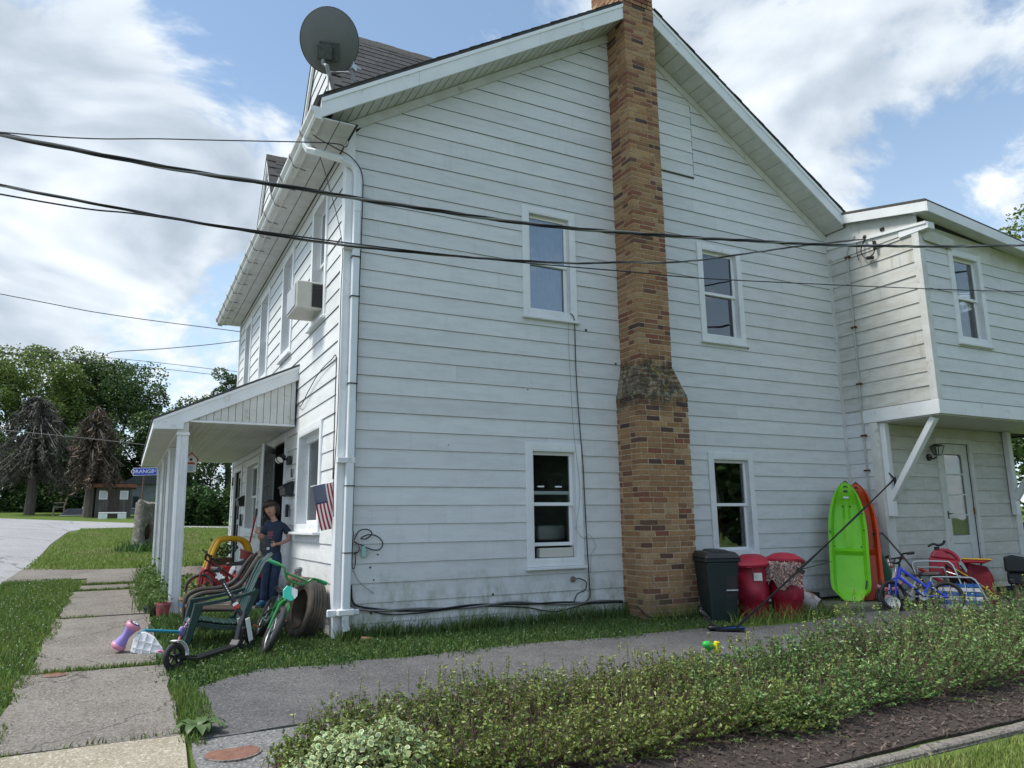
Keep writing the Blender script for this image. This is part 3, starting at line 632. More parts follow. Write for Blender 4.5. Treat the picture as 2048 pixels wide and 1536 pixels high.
m = MB(); m.prism([(-.42, 0, TOPL(-.42) - .05), (3.71, 0, TOPL(3.71) - .05), (3.71, 0, TOPL(3.71)), (-.42, 0, TOPL(-.42))], (0, -.436, 0), (0, -.426, 0)); m.prism([(4.21, 0, TOPR(4.21) - .05), (7.88, 0, TOPR(7.88) - .05), (7.88, 0, TOPR(7.88)), (4.21, 0, TOPR(4.21))], (0, -.436, 0), (0, -.426, 0)); m.build('drip_edge', VINYL, house)
rs = MB(); rs.prism([(-.4, 0, ZL(-.4) + .14), (3.71, 0, ZL(3.71) + .14), (3.71, 0, ZL(3.71) + .15), (-.4, 0, ZL(-.4) + .15)], (0, -.40, 0), (0, 0, 0)); rs.prism([(4.2, 0, ZR(4.2) + .14), (7.95, 0, ZR(7.95) + .14), (7.95, 0, ZR(7.95) + .15), (4.2, 0, ZR(4.2) + .15)], (0, -.40, 0), (0, 0, 0)); rs = rs.build('rake_soffit', DARK, house)
def soffit(x0, x1, zf, n):
    for i in range(n):
        a = x0 + (x1 - x0) * i / n + .003; b = x0 + (x1 - x0) * (i + 1) / n - .003; d = random.uniform(0, .003); m = MB()
        m.prism([(a, 0, zf(a) + .119 + d), (b, 0, zf(b) + .124 + d), (b, 0, zf(b) + .130 + d), (a, 0, zf(a) + .130 + d)], (0, -.398, 0), (0, -.002, 0)); m.build('soffit_panel', SOFF, rs)
soffit(-.28, 3.70, ZL, 34); soffit(4.21, 7.93, ZR, 23)
# front eave: fascia, soffit, gutter with straps
m = MB(); m.box(-.402, -.385, -.40, 9.0, 5.33, 5.585); m.build('eave_fascia', TRIM2, house)
es = MB(); es.box(-.385, -.0, -.40, 9.0, 5.375, 5.385); es = es.build('eave_soffit', DARK, house)
y = -.4
while y < 8.9: m = MB(); m.box(-.384, -.215, y, y + .298, 5.360, 5.374); m.box(-.205, -.032, y, y + .298, 5.360, 5.374); m.build('soffit_panel', SOFF, es); y += .302
GP = [(-.405, 5.335), (-.470, 5.335), (-.490, 5.365), (-.490, 5.400), (-.525, 5.440), (-.525, 5.475), (-.518, 5.475), (-.515, 5.445), (-.480, 5.405), (-.480, 5.37), (-.465, 5.345), (-.405, 5.345)]
m = MB(); m.prism([(a, 0, b) for a, b in GP], (0, -.42, 0), (0, 9.0, 0)); gut = m.build('gutter', TRIM2, house)
m = MB(); m.prism([(a, 0, b) for a, b in GP[:6]] + [(-.405, 0, 5.475)], (0, -.423, 0), (0, -.4185, 0)); m.prism([(a, 0, b) for a, b in GP[:6]] + [(-.405, 0, 5.475)], (0, 9.0, 0), (0, 9.004, 0)); m.build('gutter_end', TRIM, gut)
for k in range(15):
    y = .15 + k * .62; m = MB(); m.tube([(-.528, y, 5.47), (-.529, y, 5.43), (-.495, y, 5.39), (-.478, y, 5.33), (-.44, y + .03, 5.325), (-.36, y + .10, 5.352), (-.30, y + .13, 5.357)], .0045, 5); m.build('gutter_strap', M('dark_strap', (.06, .06, .06), None, rough=.5), gut)
# ---- downspout with elbows, bands and ties
DSM = M('downspout_white', (.74, .78, .82), (.68, .72, .76), 5, .4)
def rect_tube(m, pts, w, d, ref):
    P = [Vector(q) for q in pts]; rings = []
    for i in range(len(P)):
        t = (P[min(i + 1, len(P) - 1)] - P[max(i - 1, 0)]).normalized(); x = (Vector(ref) - t * t.dot(Vector(ref))).normalized(); y = t.cross(x)
        rings.append([P[i] + x * (a * w / 2) + y * (b * d / 2) for a, b in ((-.8, -1), (.8, -1), (1, -.8), (1, .8), (.8, 1), (-.8, 1), (-1, .8), (-1, -.8))])
    vs = [q for r in rings for q in r]; fs = []
    for i in range(len(P) - 1):
        for k in range(8): fs.append((i * 8 + k, i * 8 + (k + 1) % 8, i * 8 + 8 + (k + 1) % 8, i * 8 + 8 + k))
    return m.add(vs, fs + [tuple(range(8)), tuple(len(vs) - 8 + k for k in range(8))])
ds = MB()
rect_tube(ds, [(-.46, .10, 5.36), (-.455, .095, 5.27), (-.43, .06, 5.20), (-.37, -.0, 5.165), (-.10, -.075, 5.105), (.035, -.085, 5.06), (.08, -.085, 5.01), (.098, -.085, 4.92), (.098, -.080, 4.5)], .085, .068, (1, 0, 0))
rect_tube(ds, [(.098, -.078, 4.52), (.096, -.074, 2.3)], .080, .062, (1, 0, 0)); rect_tube(ds, [(.096, -.078, 2.33), (.088, -.074, .16)], .084, .066, (1, 0, 0))
dsp = ds.build('downspout', DSM, house)
m = MB(); rect_tube(m, [(.088, -.076, .18), (.087, -.078, .10), (.088, -.086, .02), (.092, -.10, -.05)], .080, .060, (1, 0, 0)); m.build('crushed_outlet', STEEL, dsp)
for z_ in (4.08, 1.69): m = MB(); m.box(-.045, .145, -.113, -.030, z_ - .03, z_ + .03); m.build('wall_band', TRIM, dsp, bevel=.004)
m = MB(); m.box(.0, .18, -.118, -.04, .10, .17); m.box(-.10, .0, -.07, -.045, .09, .17); m.box(.178, .24, -.07, -.045, .10, .16); m.build('wall_band', TRIM, dsp, bevel=.012)
for z_ in (3.96, 3.50, 2.52, 1.42, .73): m = MB(); m.box(.048, .147, -.120, -.035, z_ - .005, z_ + .005); m.build('cable_tie', BLACKP, dsp)

# ---- dormers on the front slope
DS = 1.45
def dormer(yc, zr, xvis):
    x0 = .05; hw = (zr - TOPL(x0)) / DS; xr = (zr - 5.89) / .6253
    m = MB()
    for s in (-1, 1):
        a = [(x0 - .07, yc, zr), (xr, yc, zr), (x0 - .07, yc + s * (hw + .06), zr - DS * (hw + .06))]
        b = [(q[0], q[1] + s * .0, q[2] - .05) for q in a]
        m.add(a + b, [(0, 1, 2), (5, 4, 3), (0, 2, 5, 3), (1, 0, 3, 4), (2, 1, 4, 5)])
    d = m.build('dormer', SHING_E, house)
    m = MB(); m.add([(x0 + .004, yc, zr - .06), (x0 + .004, yc - hw, TOPL(x0) + .0), (x0 + .004, yc + hw, TOPL(x0) + .0), (x0 + .1, yc, zr - .06), (x0 + .1, yc - hw, TOPL(x0)), (x0 + .1, yc + hw, TOPL(x0))], [(0, 1, 2), (3, 5, 4), (0, 3, 4, 1), (0, 2, 5, 3)]); m.build('dormer_face', DARK, d)
    FD_ = Fr((x0, 0, 0), (0, 1, 0), (-1, 0, 0))
    siding(d, FD_, lambda z: yc - max(.01, (zr - .06 - z) / DS), lambda z: yc + max(.01, (zr - .06 - z) / DS), TOPL(x0) + .02, zr - .1, [], SIDE_F, seam=0)
    m = MB()
    for s in (-1, 1): m.prism([(0, yc, zr - .02), (0, yc + s * (hw + .05), zr - .02 - DS * (hw + .05)), (0, yc + s * (hw - .03), zr - .10 - DS * (hw + .0)), (0, yc, zr - .19)], (x0 - .06, 0, 0), (x0 - .025, 0, 0))
    m.build('dormer_rake', TRIM, d)
    # tabbed shingles of the slope that faces the gable end
    th = math.atan(DS); n = Vector((0, -math.sin(th), math.cos(th))); dn = Vector((0, -math.cos(th), -math.sin(th)))
    unit = MB(); unit.add([(0, 0, .012), (.298, 0, .012), (.298, .16, .004), (0, .16, .004), (0, 0, 0), (.298, 0, 0)], [(0, 1, 2, 3), (0, 4, 5, 1)])
    me = None; L = math.hypot(hw, hw * DS); rows = int(L / .145); rot = Matrix(((1, 0, 0), (0, -dn.y, n.y), (0, -dn.z, n.z)))
    for r_ in range(rows + 1):
        for c in range(14):
            x = x0 - .06 + c * .302 - (r_ % 2) * .15; q = Vector((x, yc, zr)) + dn * (r_ + 1) * .145 + n * .003
            if x < x0 - .1 or x > xvis or q.z < TOPL(x + .15) + .02: continue
            if me is None: o = unit.build('shingle', SHING, d); me = o.data; rl = root_loc(house); me.transform(Matrix.Translation(rl))
            else: o = bpy.data.objects.new('shingle', me); link(o); o.parent = d
            o.matrix_local = Matrix.Translation(q - root_loc(house)) @ rot.to_4x4()
    m = MB()
    for c in range(12):
        x = x0 - .07 + c * .3
        if x > xr - .2: break
        m.prism([(0, yc, zr + .028), (0, yc - .12, zr - .12 * DS + .024), (0, yc, zr + .01), (0, yc + .12, zr - .12 * DS + .024)], (x, 0, .006 * (c % 2)), (x + .305, 0, .006 * (c % 2)))
    m.build('ridge_cap', SHING_E, d)
dormer(2.0, 8.2, 3.2); dormer(6.3, 8.2, 1.2)

# ---- brick chimney
CH = .0677
cx0, cx1, cy = 3.705, 4.222, -.44          # stack
bx0, bx1, by = 3.62, 4.405, -.495          # base below the shoulder
def chim_dims(z):
    if z < 2.60: return bx0, bx1, by
    if z < 3.02:
        k = math.floor((z - 2.60) / CH) + 1; return bx0 + min(k * .014, cx0 - bx0), bx1 - min(k * .031, bx1 - cx1), by + min(k * .009, cy - by)
    return cx0, cx1, cy
core = MB()
core.box(bx0 + .0055, bx1 - .0055, by + .0055, 0, -.35, 2.62); core.box(cx0 + .0055, cx1 - .0055, cy + .0055, .0, 2.6, 8.5); core.box(cx0 + .0055, cx1 - .0055, cy + .0055, .34, 8.15, 9.6)
core.hexa([(bx0 + .0055, by + .0055, 2.6), (bx1 - .0055, by + .0055, 2.6), (bx1 - .0055, 0, 2.6), (bx0 + .0055, 0, 2.6)], [(cx0 + .0055, cy + .0055, 3.0), (cx1 - .0055, cy + .0055, 3.0), (cx1 - .0055, 0, 3.0), (cx0 + .0055, 0, 3.0)])
chim = core.build('chimney', MORTAR, house)
m = MB(); m.box(bx0 - .03, bx1 + .03, by - .03, 0, -.40, -.255); m.build('chimney_footing', CONC, chim)
bricks = []
z = -.25; k = 0; BD = .098; J = .0115
def run(a, b, off):
    """split a-b in bricks .203 long with joints"""
    out = []; x = a - off
    while x < b - .02:
        p, q = max(a, x), min(b, x + .203)
        if q - p > .03: out.append((p, q))
        x += .203 + J
    return out
while z < 9.55:
    x0, x1, y0 = chim_dims(z + .03); yb = .0 if z < 8.1 else .34; odd = k % 2; j = lambda: random.uniform(-.0022, .0022)
    side_y0 = y0 + (0 if odd else BD + J); fa, fb = (x0 + BD + J, x1 - BD - J) if odd else (x0, x1)
    for p, q in run(fa, fb, .0 if odd else .05 * (k % 3)): e = j(); bricks.append((p, q, y0 + e, y0 + BD, z, 0))
    for p, q in run(side_y0, yb, .0 if odd else .1): e = j(); bricks.append((x0 + e, x0 + BD, p, q, z, 1))
    for p, q in run(side_y0, yb, .0 if odd else .1): e = j(); bricks.append((x1 - BD, x1 + e, p, q, z, 2))
    z += CH; k += 1
vis = [b for b in bricks if b[5] != 2]
vis.sort(key=lambda b: b[4]); 
near = [b for b in vis if b[1] - b[0] > .06 and b[3] - b[2] > .06][:300]; ns = set(id(b) for b in near)
um = MB(); um.add([(x, y, zz) for x in (0, 1) for y in (0, 1) for zz in (0, 1)], [(0, 1, 3, 2), (4, 6, 7, 5), (0, 4, 5, 1), (2, 3, 7, 6), (0, 2, 6, 4), (1, 5, 7, 3)])
ub = um.build('brick', BRICK); bme = []
for q in range(4):      # four slightly chipped unit bricks shared by all
    bm = bmesh.new(); bm.from_mesh(ub.data); bmesh.ops.bevel(bm, geom=list(bm.edges), offset=.035, segments=1, affect='EDGES')
    for v in bm.verts: v.co += Vector((random.uniform(-.012, .012), random.uniform(-.02, .02), random.uniform(-.05, .05)))
    me = bpy.data.meshes.new('brick'); bm.to_mesh(me); bm.free(); me.materials.append(BRICK); bme.append(me)
bpy.data.objects.remove(ub); RL = root_loc(house)
for b in near:
    o = bpy.data.objects.new('brick', random.choice(bme)); link(o); o.parent = chim
    o.location = (b[0] - RL.x, b[2] - RL.y, b[4] - RL.z); o.scale = (b[1] - b[0], b[3] - b[2], CH - J)
m = MB()
for b in bricks:
    if id(b) in ns: continue
    x0, x1, y0, y1, z0 = b[:5]; z1 = z0 + CH - J; c = .0035
    m.hexa([(x0, y0, z0 + c), (x1, y0, z0 + c), (x1, y1, z0 + c), (x0, y1, z0 + c)], [(x0, y0, z1), (x1, y0, z1), (x1, y1, z1), (x0, y1, z1)])
tag(m.build('brick_rest', BRICKI, chim), kind='stuff')

# ---- front porch
PY0, PY1 = 2.28, 8.82
PT = lambda x: 3.165 + .4725 * x
m = MB(); m.prism([(0, 0, PT(0)), (-1.775, 0, PT(-1.775)), (-1.775, 0, PT(-1.775) + .028), (0, 0, PT(0) + .028)], (0, PY0 - .03, 0), (0, PY1, 0)); pr = m.build('porch_roof', SHING, house)
m = MB(); m.prism([(-.0, 0, PT(0)), (-1.757, 0, PT(-1.757)), (-1.757, 0, 2.222), (-1.41, 0, 2.228), (-1.41, 0, PT(-1.41) - .192), (0, 0, PT(0) - .192)], (0, PY0 - .012, 0), (0, PY0 + .02, 0)); m.build('porch_rake_fascia', TRIM, house, bevel=.003)
m = MB(); m.prism([(-.0, 0, PT(0) - .035), (-1.757, 0, PT(-1.757) - .035), (-1.757, 0, PT(-1.757)), (0, 0, PT(0))], (0, PY0 - .026, 0), (0, PY0 - .013, 0)); m.build('drip_edge', VINYL, house)
m = MB(); m.box(-1.76, -1.735, PY0 + .021, PY1, 2.215, PT(-1.757)); m.build('porch_eave_fascia', TRIM, house)
m = MB(); m.box(-1.735, -1.44, PY0 + .021, PY1, 2.222, 2.232); m.build('porch_outer_soffit', SOFF, house)
pc = MB(); pc.box(-1.36, -.035, PY0 + .05, PY1, 2.352, 2.36); pc = pc.build('porch_ceiling', DARK, house)
x = -1.36
while x < -.06: m = MB(); b = min(x + .0835, -.036); m.box(x + .0012, b - .0012, PY0 + .055, PY1, 2.336, 2.350); m.build('ceiling_board', SOFF, pc); x += .0845
pe = MB(); pe.prism([(-1.33, 0, 2.36), (-.03, 0, 2.36), (-.03, 0, PT(-.03) - .19), (-1.33, 0, PT(-1.33) - .17)], (0, PY0 + .05, 0), (0, PY0 + .06, 0)); pe = pe.build('porch_gable', DARK, house)
x = -1.32
while x < -.05:
    b = min(x + .0855, -.035); m = MB(); m.prism([(x + .002, 0, 2.36), (b - .002, 0, 2.36), (b - .002, 0, PT(b) - .185), (x + .002, 0, PT(x) - .185)], (0, PY0 + .030 + random.uniform(0, .003), 0), (0, PY0 + .048, 0)); m.build('gable_board', TRIM2, pe); x += .0875
m = MB(); m.box(-1.34, -.03, PY0 + .012, PY0 + .05, 2.328, 2.356); m.build('porch_gable_trim', TRIM, house, bevel=.004)
m = MB(); m.box(-1.475, -1.345, PY0 + .022, PY1, 2.195, 2.40); m.build('porch_beam', TRIM2, house, bevel=.004)
SLOPE = lambda y: -.012 + .028 * (y - 2.3)
m = MB(); m.hexa([(-1.56, 2.16, -.35), (-.03, 2.16, -.35), (-.03, PY1, -.2), (-1.56, PY1, -.2)], [(-1.56, 2.16, SLOPE(2.16)), (-.03, 2.16, SLOPE(2.16)), (-.03, PY1, SLOPE(PY1)), (-1.56, PY1, SLOPE(PY1))]); m.build('porch_floor', CONC, house)
POSTM = M('porch_post_white', (.78, .80, .82), (.72, .74, .76), 6, .4)
for k, y in enumerate((2.37, 4.44, 6.50, 8.56)):
    m = MB(); z0 = SLOPE(y) + .0; w = .054; xb, xt = -1.375, -1.405; m.hexa([(xb - w, y - w, z0), (xb + w, y - w, z0), (xb + w, y + w, z0), (xb - w, y + w, z0)], [(xt - w, y - w, 2.2), (xt + w, y - w, 2.2), (xt + w, y + w, 2.2), (xt - w, y + w, 2.2)])
    for s in (-.036, 0, .036):
        for (dx, dy) in ((s, -w - .004), (s, w + .004), (-w - .004, s), (w + .004, s)): m.bar((xb + dx, y + dy, z0 + .004), (xt + dx, y + dy, 2.19), .017, .010, (0, 1, 0) if abs(dx) > .05 else (1, 0, 0))
    po = m.build('porch_post', POSTM, house)
    m = MB(); m.box(xt - .075, xt + .075, y - .075, y + .075, 2.160, 2.194); m.build('post_cap', TRIM, po)
    m = MB(); m.box(xb - .068, xb + .068, y - .068, y + .068, z0 - .002, z0 + .02); m.build('post_base', TRIM, po)

# ---- rear addition: upper room carried on brackets over the back door
RZ = lambda x, y: 5.46 + .235 * (y + 1.78) - .10 * (x - 7.9)
AXR = 12.6
AW = (8.63, 9.43, 3.515, 4.95)
al = MB(); FAL.box(al, 0, 1.55, -.12, -.003, 2.43, 5.3); al.prism([(AX + .003, 0, 5.3), (AX + .003, -1.55, 5.3), (AX + .003, -1.55, RZ(AX, -1.55) - .12), (AX + .003, 0, RZ(AX, 0) - .12)], (0, 0, 0), (.1, 0, 0)); FAL.box(al, 0, .557, -.12, -.003, -.2, 2.43); al = al.build('addition_side_wall', DARK, house)
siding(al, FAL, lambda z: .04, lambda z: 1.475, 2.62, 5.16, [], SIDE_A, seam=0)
siding(al, FAL, lambda z: .04, lambda z: .46, -.1, 2.62, [(.36, .60, 2.44, 2.64)], SIDE, seam=0)
af = backing('addition_front_wall', FAF, AX + .1, AXR, 2.43, 5.0, [inner(AW, .085)], DARK)
m = MB(); m.box(AX + .12, AXR, AY + .12, 1.5, 2.45, 2.5); m.box(AXR - .1, AXR, AY + .12, 1.5, 2.43, 5.0); m.build('addition_core', DARK, house)
siding(af, FAF, lambda z: AX + .085, lambda z: AXR, 2.62, 4.86, [inner(AW)], SIDE, seam=.3)
m = MB(); m.prism([(AX, AY - .002, 4.86), (AXR, AY - .002, 4.84), (AXR, AY - .002, 5.0), (AX, AY - .002, 5.25)], (0, -.014, 0), (0, 0, 0)); m.build('addition_frieze', TRIM2, house)
m = MB(); FAL.box(m, 1.47, 1.578, 0, .028, 2.62, 5.22); FAF.box(m, AX + .001, AX + .09, .0, .0275, 2.62, 5.20); m.build('corner_trim', TRIM2, house, bevel=.003)
m = MB(); FAL.box(m, .365, 1.585, 0, .032, 2.43, 2.628); m.build('skirt_board', TRIM, house, bevel=.004)
m = MB(); FAF.box(m, AX + .001, AXR, 0, .0315, 2.43, 2.622); m.build('skirt_board', TRIM, house, bevel=.004)
m = MB(); m.box(AX + .002, AXR, AY + .002, AY1, 2.415, 2.429); m.build('overhang_soffit', SOFF, house)
w, i = window(FAF, *AW, glass=GLASS, sillo=.03); curtain(FAF, w, i[0] + .33, i[1] + .02, i[2] - .1, i[3] + .05, CUR_G, o=-.3, amp=.03, per=.16)
# shed roof
OX, OY = 7.86, -1.80
c4 = [(OX, OY), (AXR + .5, OY), (AXR + .5, 1.6), (OX, 1.6)]
m = MB(); m.hexa([(x, y, RZ(x, y) - .0) for x, y in c4], [(x, y, RZ(x, y) + .045) for x, y in c4]); m.build('addition_roof', SHING_E, house)
m = MB(); m.hexa([(OX, OY, RZ(OX, OY) - .14), (OX + .03, OY, RZ(OX, OY) - .14), (OX + .03, .3, RZ(OX, .3) - .14), (OX, .3, RZ(OX, .3) - .14)], [(OX, OY, RZ(OX, OY)), (OX + .03, OY, RZ(OX, OY)), (OX + .03, .3, RZ(OX, .3)), (OX, .3, RZ(OX, .3))]); m.build('addition_side_fascia', TRIM, house)
m = MB(); m.hexa([(OX, OY - .022, RZ(OX, OY) - .15), (AXR + .5, OY - .022, RZ(AXR + .5, OY) - .15), (AXR + .5, OY - .002, RZ(AXR + .5, OY) - .15), (OX, OY - .002, RZ(OX, OY) - .15)], [(OX, OY - .022, RZ(OX, OY) - .002), (AXR + .5, OY - .022, RZ(AXR + .5, OY) - .002), (AXR + .5, OY - .002, RZ(AXR + .5, OY) - .002), (OX, OY - .002, RZ(OX, OY) - .002)]); m.build('addition_front_fascia', TRIM, house)
m = MB(); m.hexa([(x, y, RZ(x, y) - .142) for x, y in ((OX + .03, OY), (AXR, OY), (AXR, AY + .0), (OX + .03, AY + .0))], [(x, y, RZ(x, y) - .132) for x, y in ((OX + .03, OY), (AXR, OY), (AXR, AY), (OX + .03, AY))]); m.build('addition_soffit', SOFF, house)
m = MB(); m.prism([(AX, -.03, 5.13), (AX, -1.57, 5.13), (AX, -1.57, RZ(AX, -1.57) - .02), (AX, -.03, RZ(AX, -.03) - .02)], (-.024, 0, 0), (-.004, 0, 0)); m.build('addition_side_panel', TRIM2, house)
m = MB(); m.prism([(AX, -.03, 5.34), (AX, -1.72, 5.17), (AX, -1.72, 5.21), (AX, -.03, 5.38)], (-.05, 0, 0), (-.025, 0, 0)); m.build('addition_side_trim', TRIM, house)
m = MB(); m.box(AX - .035, AX + .12, -1.74, -1.28, 5.10, 5.20); m.build('eave_return', TRIM, house, bevel=.004)
m = MB(); m.hexa([(8.06, -1.60, 4.98), (8.72, -1.62, 4.93), (8.72, -1.575, 5.0), (8.06, -1.575, 5.05)], [(8.06, -1.64, 5.13), (8.66, -1.66, 5.06), (8.66, -1.57, 5.1), (8.06, -1.57, 5.15)]); m.build('loose_frieze_flap', TRIM2, house)
# lower wall with the back door
AD = (9.33, 10.26, -.05, 2.25)
ad = backing('back_door_wall', FAD, AX + .1, 11.4, -.25, 2.42, [inner(AD, .085)], DARK)
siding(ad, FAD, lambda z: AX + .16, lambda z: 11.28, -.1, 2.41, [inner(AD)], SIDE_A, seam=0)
m = MB(); FAL.box(m, .455, .587, .0, .028, -.15, 2.425); FAD.box(m, AX + .001, AX + .17, .0, .028, -.15, 2.41); m.build('corner_trim', TRIM2, house, bevel=.003)
m = MB(); FAD.box(m, 11.26, 11.42, .0, .03, -.15, 2.41); m.build('corner_trim', TRIM2, house, bevel=.003)
m = MB(); m.box(11.3, 11.4, AY1 + .125, 1.5, -.2, 2.42); m.build('addition_end_wall', SIDE_A, house)
d3 = door_case(FAD, *AD).build('door', TRIM2, house, bevel=.004)
DU0, DU1 = AD[0] + .08, AD[1] - .08; gl0, gl1 = DU0 + .16, DU1 - .16
DM = M('painted_door', (.66, .67, .66), (.58, .58, .56), 5, .5)
m = MB()
for a in ((DU0, gl0, -.05, 2.17), (gl1, DU1, -.05, 2.17), (gl0, gl1, 2.0, 2.17), (gl0, gl1, .60, .72), (gl0, gl1, -.05, .20)): FAD.box(m, a[0], a[1], -.06, -.015, a[2], a[3])
FAD.box(m, gl0, gl1, -.05, -.03, .20, .60); m.build('door_leaf', DM, d3, bevel=.004)
for q in range(4):
    z0 = .72 + q * .32; m = MB(); FAD.box(m, gl0 - .003, gl1 + .003, -.04, -.034, z0 + .012, z0 + .308); m.build('door_pane', GLASS, d3)
    if q: m = MB(); FAD.box(m, gl0, gl1, -.045, -.02, z0 - .013, z0 + .012); m.build('muntin', DM, d3)
curtain(FAD, d3, gl0 - .03, gl1 + .03, .65, 2.05, CUR_W, o=-.12, amp=.012, per=.08)
m = MB(); FAD.box(m, DU0 + .05, DU0 + .09, -.014, .0, .98, 1.10); m.tube([FAD.P(DU0 + .07, .0, 1.06), FAD.P(DU0 + .07, .04, 1.06), FAD.P(DU0 + .11, .045, 1.06)], .009, 6); m.build('door_handle', BLACKP, d3)
for zz in (.25, 1.05): m = MB(); FAD.box(m, DU1 - .02, DU1 + .02, -.012, .006, zz, zz + .1); m.build('hinge', M('rusty_hinge', (.16, .08, .04), None, rough=.8), d3)
# brackets: wall post and diagonal brace
for bx in (8.06, 11.2):
    m = MB(); m.box(bx - .05, bx + .05, AY1 - .115, AY1 - .03, 1.03, 2.41); br = m.build('bracket_post', TRIM, house, bevel=.004)
    m = MB(); m.bar((bx, AY1 - .09, 1.28), (bx, AY + .12, 2.40), .085, .095, (1, 0, 0)); m.build('brace', TRIM, br, bevel=.004)
RUST = M('rusty_clamp', (.10, .045, .025), None, rough=.9)
m = MB(); m.tube([(AX - .035, -.55, 5.40), (AX - .035, -.45, 5.28), (AX - .035, -.39, 5.18), (AX - .035, -.385, 5.0), (AX - .035, -.36, 2.6), (AX - .035, -.34, .75)], .013, 8); cd = m.build('conduit', M('grey_conduit', (.50, .49, .46), (.40, .38, .34), 9, .5), house, smooth=True)
for z_ in (5.1, 3.95, 3.05, 2.25, 1.72, .98): m = MB(); yy = -.34 - .045 * (z_ - .75) / 4.25; m.box(AX - .055, AX - .018, yy - .045, yy + .045, z_ - .012, z_ + .012); m.build('clamp', RUST, cd)
# ================================================================== things fixed to the house
def text_mesh(name, body, size, mat, parent, mw, ext=.001):
    """flat lettering as real mesh; mw maps text plane (x right, y up) to the world"""
    cu = bpy.data.curves.new('lettering', 'FONT'); cu.body = body; cu.size = size; cu.align_x = 'CENTER'; cu.align_y = 'CENTER'; cu.extrude = ext
    o = bpy.data.objects.new('lettering', cu); link(o); dg = bpy.context.evaluated_depsgraph_get(); dg.update()
    me = bpy.data.meshes.new_from_object(o.evaluated_get(dg)); bpy.data.objects.remove(o)
    me.transform(Matrix.Translation(-root_loc(parent)) @ mw); me.materials.clear(); me.materials.append(mat)
    n = bpy.data.objects.new(name, me); link(n); n.parent = parent; return n
def basis(o, x, y):
    x = Vector(x).normalized(); y = Vector(y); y = (y - x * x.dot(y)).normalized(); z = x.cross(y)
    return Matrix(((x.x, y.x, z.x, o[0]), (x.y, y.y, z.y, o[1]), (x.z, y.z, z.z, o[2]), (0, 0, 0, 1)))
WHITE = M('white_paint', (.80, .80, .80), None, rough=.4)
GREYD = M('dish_grey', (.15, .157, .163), (.13, .137, .143), 4, .5)
# satellite dish seen from behind
t = thing('satellite_dish', 'round grey satellite dish seen from behind on a bent mast at the roof corner', 'satellite dish', (-.24, -.25, 5.76))
dc = Vector((-.335, -.33, 6.37)); dn = Vector((.22, .86, .46)).normalized(); dx = dn.cross(Vector((0, 0, 1))).normalized(); dy = dx.cross(dn)
def dishmesh(th):
    m = MB(); vs = []; n, r_ = 44, 8
    for j in range(r_ + 1):
        f = j / r_
        for k in range(n):
            a = 2 * math.pi * k / n; q = dc + dx * (.318 * f * math.cos(a)) - dy * (.347 * f * math.sin(a)) + dn * (.065 * f * f - .03 + th); vs.append(q)
    m.add(vs, [(j * n + k, j * n + (k + 1) % n, (j + 1) * n + (k + 1) % n, (j + 1) * n + k) for j in range(r_) for k in range(n)]); return m
m = dishmesh(0); b = dishmesh(.012); m.add(b.v, b.f); m.build('reflector', GREYD, t, smooth='full')
rim = MB(); rim.tube([dc + dx * (.321 * math.cos(a)) - dy * (.350 * math.sin(a)) + dn * .042 for a in [2 * math.pi * k / 44 for k in range(44)]], .007, 6, closed=True); rim.build('rim', M('dish_rim', (.05, .052, .055), None, rough=.4), t, smooth='full')
m = MB(); rm = basis(dc - dn * .075 - dy * .14 - dx * .05, dx, dy); m.obox((0, 0, 0), (.17, .15, .09), rm); m.obox((0, 0, 0), (.22, .20, .012), basis(dc - dn * .035 - dy * .12, dx, dy))
for sx in (-.07, .07):
    for sy in (-.05, .05): m.tube([rm @ Vector((sx, sy, -.03)), rm @ Vector((sx, sy, -.075))], .012, 6)
m.build('mount', M('dark_bracket', (.05, .055, .06), (.09, .1, .105), 30, .5, metal=.3), t, bevel=.012, seg=2)
POLE = M('mast_grey', (.30, .31, .31), (.22, .23, .23), 12, .45, metal=.4)
m = MB(); m.tube([dc - dn * .09 - dy * .12 - dx * .06, dc - dn * .10 - dy * .26 - dx * .06, (-.36, -.36, 6.03), (-.33, -.34, 5.95), (-.26, -.28, 5.82), (-.20, -.22, 5.74)], .024, 10); m.build('mast', POLE, t, smooth=True)
m = MB(); m.box(-.28, -.12, -.30, -.14, TOPL(-.2) + .045, TOPL(-.2) + .065); m.build('foot_plate', POLE, t)
m = MB(); m.tube([dc - dn * .02 - dy * .33, (-.10, -.30, 6.07)], .007, 6); m.build('feed_arm', CHROME, t)
m = MB(); m.tube([(-.345, -.345, 6.05), (-.335, -.345, 5.9), (-.335, -.34, 5.75), (-.37, -.36, 5.66), (-.42, -.38, 5.62)], .008, 6); m.build('coax', M('grey_coax', (.32, .33, .33), None, rough=.5), t)
t = thing('antenna_mast', 'short bent grey mast with an empty clamp beside the satellite dish', 'mast', (0, -.22, 5.9))
m = MB(); m.tube([(-.055, -.29, 6.13), (-.055, -.29, 6.06), (-.045, -.285, 6.0), (.0, -.26, 5.95), (.05, -.22, 5.90)], .021, 10); m.build('pole', POLE, t, smooth=True)
m = MB(); m.obox((-.045, -.30, 6.13), (.075, .06, .07), (.2, .3, .4)); m.obox((.0, -.30, 6.15), (.09, .02, .035), (0, .3, .2)); m.tube([(-.055, -.33, 6.19), (-.05, -.31, 6.15)], .014, 6); m.build('clamp', STEEL, t, bevel=.008)
